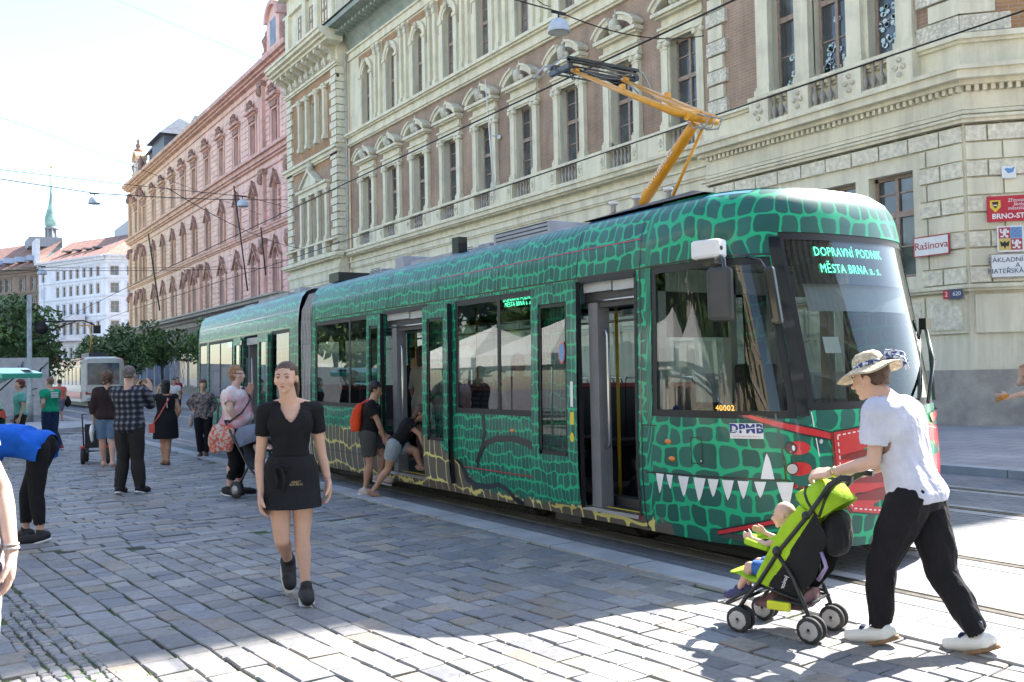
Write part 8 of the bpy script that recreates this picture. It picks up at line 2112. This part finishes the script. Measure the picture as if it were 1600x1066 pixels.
# 12 passer-by whose arm and shorts enter the picture at the left
r13, J13 = person('passer-by in grey and white patterned shorts cut off by the left edge', (.09,4.60,.05), (-.25,-.97), 1.76, dict(
    neck=(.07,0,1.45), head=(.08,.02,1.64), le=(-.24,-.04,1.13), lw=(-.292,.05,.875), lhd=Vector((.05,.12,-1)), lk=(-.10,.05,.46)), vox=.0075, female=False, skin=sk_pale, fat=1.05, finger_curl=.6)
top(r13, J13, cloth('white_vest', (.7,.7,.7)), 't_shirt', sleeve=.3, infl=.02, hem=-.05); trousers(r13, J13, cloth('patterned_shorts', (.50,.50,.55), scale=12, col2=(.14,.14,.20), lo=.42, hi=.55), 'shorts', infl=.035, length=1.0, loose=1.3, wr=.02, vox=.009); hair(r13, J13, h_lb, 'short')
for s in 'rl': shoe(r13, J13, s, s_black, s_white)
br = MB().mat(M('cord_bracelet', (.55,.50,.48), .7, var=.3, scale=90)); br.T = Matrix.Translation(J13['lw']+V3(0,0,.02)); br.lathe([(.031,-.006),(.033,0),(.031,.006)], (0,0,0), 14); br.lathe([(.030,.012),(.031,.016),(.030,.02)], (0,0,0), 14); br.build('bracelet', None, r13)

# person just past the right edge, one arm stretched into the picture
r19, J19 = person('passer-by on the far pavement past the right edge with an outstretched arm', (13.0,7.2,.11), (-.85,.53), 1.70, dict(le=(-.15,.25,1.10), lw=(-.12,.52,1.03), re=(.16,.22,1.2), rw=(.16,.20,1.30), lhd=Vector((0,1,.1))), vox=.012, skin=sk_light)
top(r19, J19, cloth('grey_green_top', (.20,.26,.22)), 't_shirt', sleeve=.6, infl=.02, hem=-.05); trousers(r19, J19, MATS['dark_jeans'], infl=.015, length=1.9); hair(r19, J19, h_brown, 'bob')
b_ = Blob(); b_.chain([V3(-.12,.54,1.05), V3(-.13,.62,1.03), V3(-.12,.68,.99)], [.03,.04,.02]); bo = b_.build('orange_scarf', cloth('orange_scarf_cloth', (.50,.22,.05)), None, voxel=.01, wrinkle=.01); bo.location = r19.location; bo.rotation_euler = r19.rotation_euler; tag(bo, 'orange scarf bunched in the outstretched hand at the right edge', 'scarf')

# 13 boarding passengers
FB = (.86,-.50)
r14, J14 = person('boarding passenger in black t-shirt and grey shorts with an orange rucksack', (5.06,11.72,.05), FB, 1.50, dict(
    pelvis=(0,.06,.77), neck=(0,.115,1.22), head=(0,.16,1.375), re=(.17,.20,.97), rw=(.12,.27,.76), le=(-.17,.15,.97), lw=(-.12,.25,.78), rk=(.06,.08,.40), ra=(.05,.0,.065), lk=(-.06,.24,.50), la=(-.06,.18,.22)), vox=.011, female=False, skin=sk_tan, fat=1.08, head_face=(0,1,-.3))
top(r14, J14, c_black, 't_shirt', sleeve=.5, infl=.014, hem=-.04); trousers(r14, J14, cloth('charcoal_shorts', (.07,.07,.065)), 'shorts', infl=.018, length=.62, loose=1.12, vox=.011); hair(r14, J14, h_dark, 'short', grow=.05)
for s in 'rl': shoe(r14, J14, s, M('pale_pink_trainer', (.52,.42,.38), .7, var=.05), s_white, name='trainer')
b_ = Blob(); b_.loft([(V3(0,-.09,.84), V3(1,0,0), V3(0,1,0), .13, .06, .07), (V3(0,-.09,.98), V3(1,0,0), V3(0,1,0), .145, .07, .09), (V3(0,-.06,1.12), V3(1,0,0), V3(0,1,0), .13, .06, .08), (V3(0,-.03,1.20), V3(1,0,0), V3(0,1,0), .09, .04, .04)], e=3)
bo = b_.build('orange_rucksack', cloth('orange_red_nylon', (.72,.07,.02)), None, voxel=.01, smooth=2, wrinkle=.006); bo.location = r14.location; bo.rotation_euler = r14.rotation_euler; tag(bo, 'orange red rucksack on the back of the boarding passenger', 'rucksack')
for s in (-1, 1): MB().mat(m_rvin).tube([(s*.085,-.04,1.18),(s*.10,.06,1.25),(s*.10,.19,1.16),(s*.12,.18,1.0),(s*.11,.0,.88)], .011, 6).build('strap', None, bo)
r15, J15 = person('girl in black top and pale denim shorts bending forward onto the tram step', (5.25,11.28,.05), (.80,-.60), 1.42, dict(
    pelvis=(0,.04,.66), neck=(0,.27,.98), head=(0,.38,1.07), re=(.15,.40,.80), rw=(.12,.45,.62), le=(-.15,.42,.80), lw=(-.12,.48,.62), rk=(.06,-.04,.36), ra=(.05,-.25,.085), rt=(.05,-.16,.02), lk=(-.06,.30,.58), la=(-.06,.36,.39)), vox=.011, skin=sk_tan, fat=1.0, head_face=(0,1,-.6), head_up=(0,.5,1))
top(r15, J15, c_black, 't_shirt', sleeve=.3, infl=.014, hem=-.05); trousers(r15, J15, cloth('pale_denim_shorts', (.30,.34,.36)), 'denim_shorts', infl=.016, length=.5, loose=1.12); hair(r15, J15, h_brown, 'long', grow=.03)
for s in 'rl': shoe(r15, J15, s, M('brown_sandal2', (.30,.18,.12), .6, var=.1), infl=.002, name='sandal', low=True)
r16, J16 = person('woman in beige dress with long dark hair inside the second tram door', (6.05,11.95,.34), (.97,.2), 1.66, {}, vox=.016, skin=sk_tan, hands=False)
cb2 = cloth('beige_knit', (.45,.38,.30)); top(r16, J16, cb2, 'dress_top', sleeve=.9, infl=.015, hem=0); skirt(r16, J16, cb2, .62, flare=1.05, name='dress_skirt', waist=.3); hair(r16, J16, h_brown, 'long', grow=.03)
r17, J17 = person('passenger in black standing deep inside the second tram door', (6.5,13.1,.34), (.9,.3), 1.68, {}, vox=.02, skin=sk_tan, hands=False, female=False)
top(r17, J17, c_black, 'shirt', sleeve=1.5, infl=.02, hem=-.05); trousers(r17, J17, c_pants, infl=.02, length=1.9); hair(r17, J17, h_dark, 'short')
r18, J18 = person('seated passenger in pink with a red rucksack behind the tram window', (5.85,9.15,.42), (.1,-1), 1.60, dict(pelvis=(0,0,.62), neck=(0,-.02,1.12), head=(0,.0,1.29), rk=(.1,.4,.56), lk=(-.1,.4,.56), ra=(.1,.38,.1), la=(-.1,.38,.1)), vox=.018, skin=sk_tan, hands=False)
top(r18, J18, cloth('faded_pink', (.45,.15,.20)), 't_shirt', sleeve=.5, infl=.02, hem=0); trousers(r18, J18, c_pants, infl=.02, length=1.9); hair(r18, J18, h_lb, 'bob')
for ob in list(r18.children): pass
# ------------------------------------------------------------------ mint car with open tailgate at the left edge
def scale_car_mat():
    m = bpy.data.materials.new('mint_scale_wrap'); m.use_nodes = True; n = m.node_tree; b = n.nodes['Principled BSDF']; K = n.links.new
    t = n.nodes.new('ShaderNodeTexCoord'); mp = n.nodes.new('ShaderNodeMapping'); mp.inputs['Rotation'].default_value = (.6,.5,.78); mp.inputs['Scale'].default_value = (14,14,14); K(t.outputs['Object'], mp.inputs[0])
    v = n.nodes.new('ShaderNodeTexVoronoi'); v.feature = 'DISTANCE_TO_EDGE'; v.inputs['Randomness'].default_value = .25; v.inputs['Scale'].default_value = 1; K(mp.outputs[0], v.inputs['Vector'])
    r = n.nodes.new('ShaderNodeMapRange'); r.inputs[1].default_value = .08; r.inputs[2].default_value = .14; K(v.outputs['Distance'], r.inputs[0])
    x = n.nodes.new('ShaderNodeMixRGB'); x.inputs[1].default_value = (.05,.42,.26,1); x.inputs[2].default_value = (.40,.72,.56,1); K(r.outputs[0], x.inputs[0]); K(x.outputs[0], b.inputs['Base Color']); b.inputs['Roughness'].default_value = .3; b.inputs['Coat Weight'].default_value = 1; return m
m_mint = scale_car_mat(); m_mint2 = M('mint_paint', (.10,.55,.38), .3, var=.03, coat=1)
car = empty('parked_car', (1.2,21.9,.05), R(49), 'mint green scale patterned hatchback with its tailgate raised at the left edge', 'car')
# local: +x rear... car points along +y (front), rear bumper at y=0
def car_section(y, w, zb, zs, zr, wr):   # half width, sill, shoulder, roof, roof half width
    return [(-w*.92,y,zb),(-w,y,zb+.2),(-w,y,zs),(-wr,y,zr),(wr,y,zr),(w,y,zs),(w,y,zb+.2),(w*.92,y,zb)]
secs = [(0,.78,.30,.95,1.02,.70),(.12,.84,.22,1.0,1.42,.60),(.5,.88,.20,.98,1.56,.60),(1.4,.88,.20,.96,1.58,.62),(2.3,.88,.20,.93,1.48,.60),(3.0,.87,.20,.92,1.0,.72),(3.7,.84,.22,.84,.88,.70),(4.05,.70,.28,.60,.66,.60)]
cbm = MB().mat(m_mint); vs = []; [vs.extend(car_section(*s)) for s in secs]; n_ = 8
cbm.add(vs, [(i*n_+k, i*n_+(k+1)%n_, (i+1)*n_+(k+1)%n_, (i+1)*n_+k) for i in range(len(secs)-1) for k in range(n_) if not (k == 3 and False)]+[tuple((len(secs)-1)*n_+k for k in range(n_))], True)
cbm.mat(m_seat).add([(-.68,.02,.62),(.68,.02,.62),(.62,.06,1.45),(-.62,.06,1.45)], [(0,1,2,3)])
cbm.mat(m_mint2).box(-.82,.82,-.06,.05,.30,.62)
cb_o = cbm.build('body', None, car, bevel=.03)
w_ = MB().mat(m_pane)
for s in (-1, 1):
    for (y0, y1) in ((.25,1.25),(1.35,2.4)): w_.add([(s*.885,y0,1.0),(s*.885,y1,1.0),(s*.68,y1-.1,1.48),(s*.68,y0+.12,1.48)], [(0,1,2,3)])
w_.add([(-.80,3.0,1.02),(.80,3.0,1.02),(.6,2.33,1.49),(-.6,2.33,1.49)], [(0,1,2,3)]); w_.build('window', None, car)
for x in (-.80, .80):
    for y in (.75, 3.3): 
        o = MB().mat(m_tyre).lathe([(.2,-.1),(.31,-.1),(.32,.0),(.31,.1),(.2,.1)], (x,y,.31), 22, axis=0).build('wheel', None, car); MB().mat(m_rim).lathe([(.2,-.09),(.05,-.10),(.05,.1),(.2,.09)], (x,y,.31), 12, axis=0).build('rim', None, o)
    MB().mat(m_rvin).add([(x*.98,-.03,.80),(x*1.07,.12,.82),(x*1.06,.18,1.02),(x*.92,-.0,1.0),(x*.70,-.04,.86),(x*.68,-.02,.98)], [(0,1,2,3),(4,0,3,5)]).build('tail_light', None, car)
tg = MB().mat(m_mint2); tg.add([(-.62,.1,1.56),(.62,.1,1.56),(.66,-.55,1.86),(-.66,-.55,1.86),(.62,-.98,1.74),(-.62,-.98,1.74),(-.62,.1,1.50),(.62,.1,1.50),(.64,-.5,1.76),(-.64,-.5,1.76),(.60,-.95,1.64),(-.60,-.95,1.64)], [(0,1,2,3),(3,2,4,5),(6,7,8,9),(9,8,10,11),(0,3,9,6),(3,5,11,9),(1,2,8,7),(2,4,10,8),(5,4,10,11)])
tg.mat(m_rvin).box(.25,.5,-.86,-.62,1.80,1.815); tg.build('tailgate', None, car, bevel=.02)
MB().mat(m_dgrey).tube([(.6,.06,1.35),(.62,-.42,1.74)], .015, 6).tube([(-.6,.06,1.35),(-.62,-.42,1.74)], .015, 6).build('tailgate_strut', None, car)
ra, Ja = person('woman in mint top with dark hair leaning beside the open car tailgate', (2.05,23.2,.05), (-1,-.1), 1.62, {}, vox=.02, skin=sk_light)
top(ra, Ja, cloth('mint_t_shirt', (.15,.45,.38)), 't_shirt', sleeve=.5, infl=.02, hem=-.05); trousers(ra, Ja, MATS['dark_jeans'], infl=.015, length=1.9); hair(ra, Ja, h_red, 'bob', grow=.06)

# ------------------------------------------------------------------ old cream and red tram far down the street
m_cream = M('cream_tram_paint', (.80,.75,.64), .4, var=.06, coat=.4); m_tred = M('tram_red_paint', (.55,.06,.045), .4, var=.08, coat=.4)
ot = empty('old_tram', (9.8,61.0,0), 0, 'distant cream and red tram facing us on the second track', 'tram')
def ring2(y, w, zb=.35, zt=3.0): return [(-w,y,zb),(-w,y,2.6),(-w*.93,y,2.85),(-w*.6,y,zt),(w*.6,y,zt),(w*.93,y,2.85),(w,y,2.6),(w,y,zb)]
mb = MB().mat(m_cream); vs = ring2(0,.95,.4,2.9)+ring2(.25,1.2)+ring2(14,1.22); mb.add(vs, [(i*8+k, i*8+(k+1)%8, (i+1)*8+(k+1)%8, (i+1)*8+k) for i in (0,1) for k in range(8)]+[tuple(range(8))])
mb.build('body', None, ot)
w_ = MB().mat(m_pane); w_.add([(-.88,-.03,1.35),(.88,-.03,1.35),(.88,-.03,2.62),(-.88,-.03,2.62)], [(0,1,2,3)]); w_.build('windscreen', None, ot)
for s in (-1, 1):
    w_ = MB().mat(m_pane)
    for k in range(8): w_.box(s*1.215, s*1.235, .45+k*1.6, 1.75+k*1.6, 1.35, 2.4)
    w_.build('window', None, ot)
w_ = MB().mat(m_tred); w_.add([(-1.0,-.035,.78),(1.0,-.035,.78),(1.0,-.035,.98),(.8,-.035,.86),(-.8,-.035,.86),(-1.0,-.035,.98)], [(0,1,4,5),(1,2,3,4)]); w_.box(-.25,.25,-.06,-.03,1.05,1.2)
for s in (-1, 1): w_.box(s*1.21,s*1.24,.2,14,.55,.95); w_.box(s*1.21,s*1.235,.2,14,2.55,2.75); w_.box(s*.9,s*1.22,.3,14,2.86,2.92)
w_.build('red_stripe', None, ot)
w_ = MB().mat(m_dgrey); w_.box(-.85,.85,.1,13.8,.08,.38); w_.box(-.5,.5,2,5,3.0,3.3); w_.build('underframe', None, ot)
MB().mat(m_wind if 0 else m_white2).ball((-.8,-.06,.62), .12, 8, 5, (1,.4,1)).build('headlight', None, ot); MB().mat(m_white2).ball((.8,-.06,.62), .12, 8, 5, (1,.4,1)).build('headlight', None, ot)
MB().mat(m_panto).tube([(0,5,3.3),(0,4.2,4.2),(0,5.3,5.1)], .05, 6).tube([(-.7,5.3,5.12),(.7,5.3,5.12)], .03, 5).build('pantograph', None, ot)
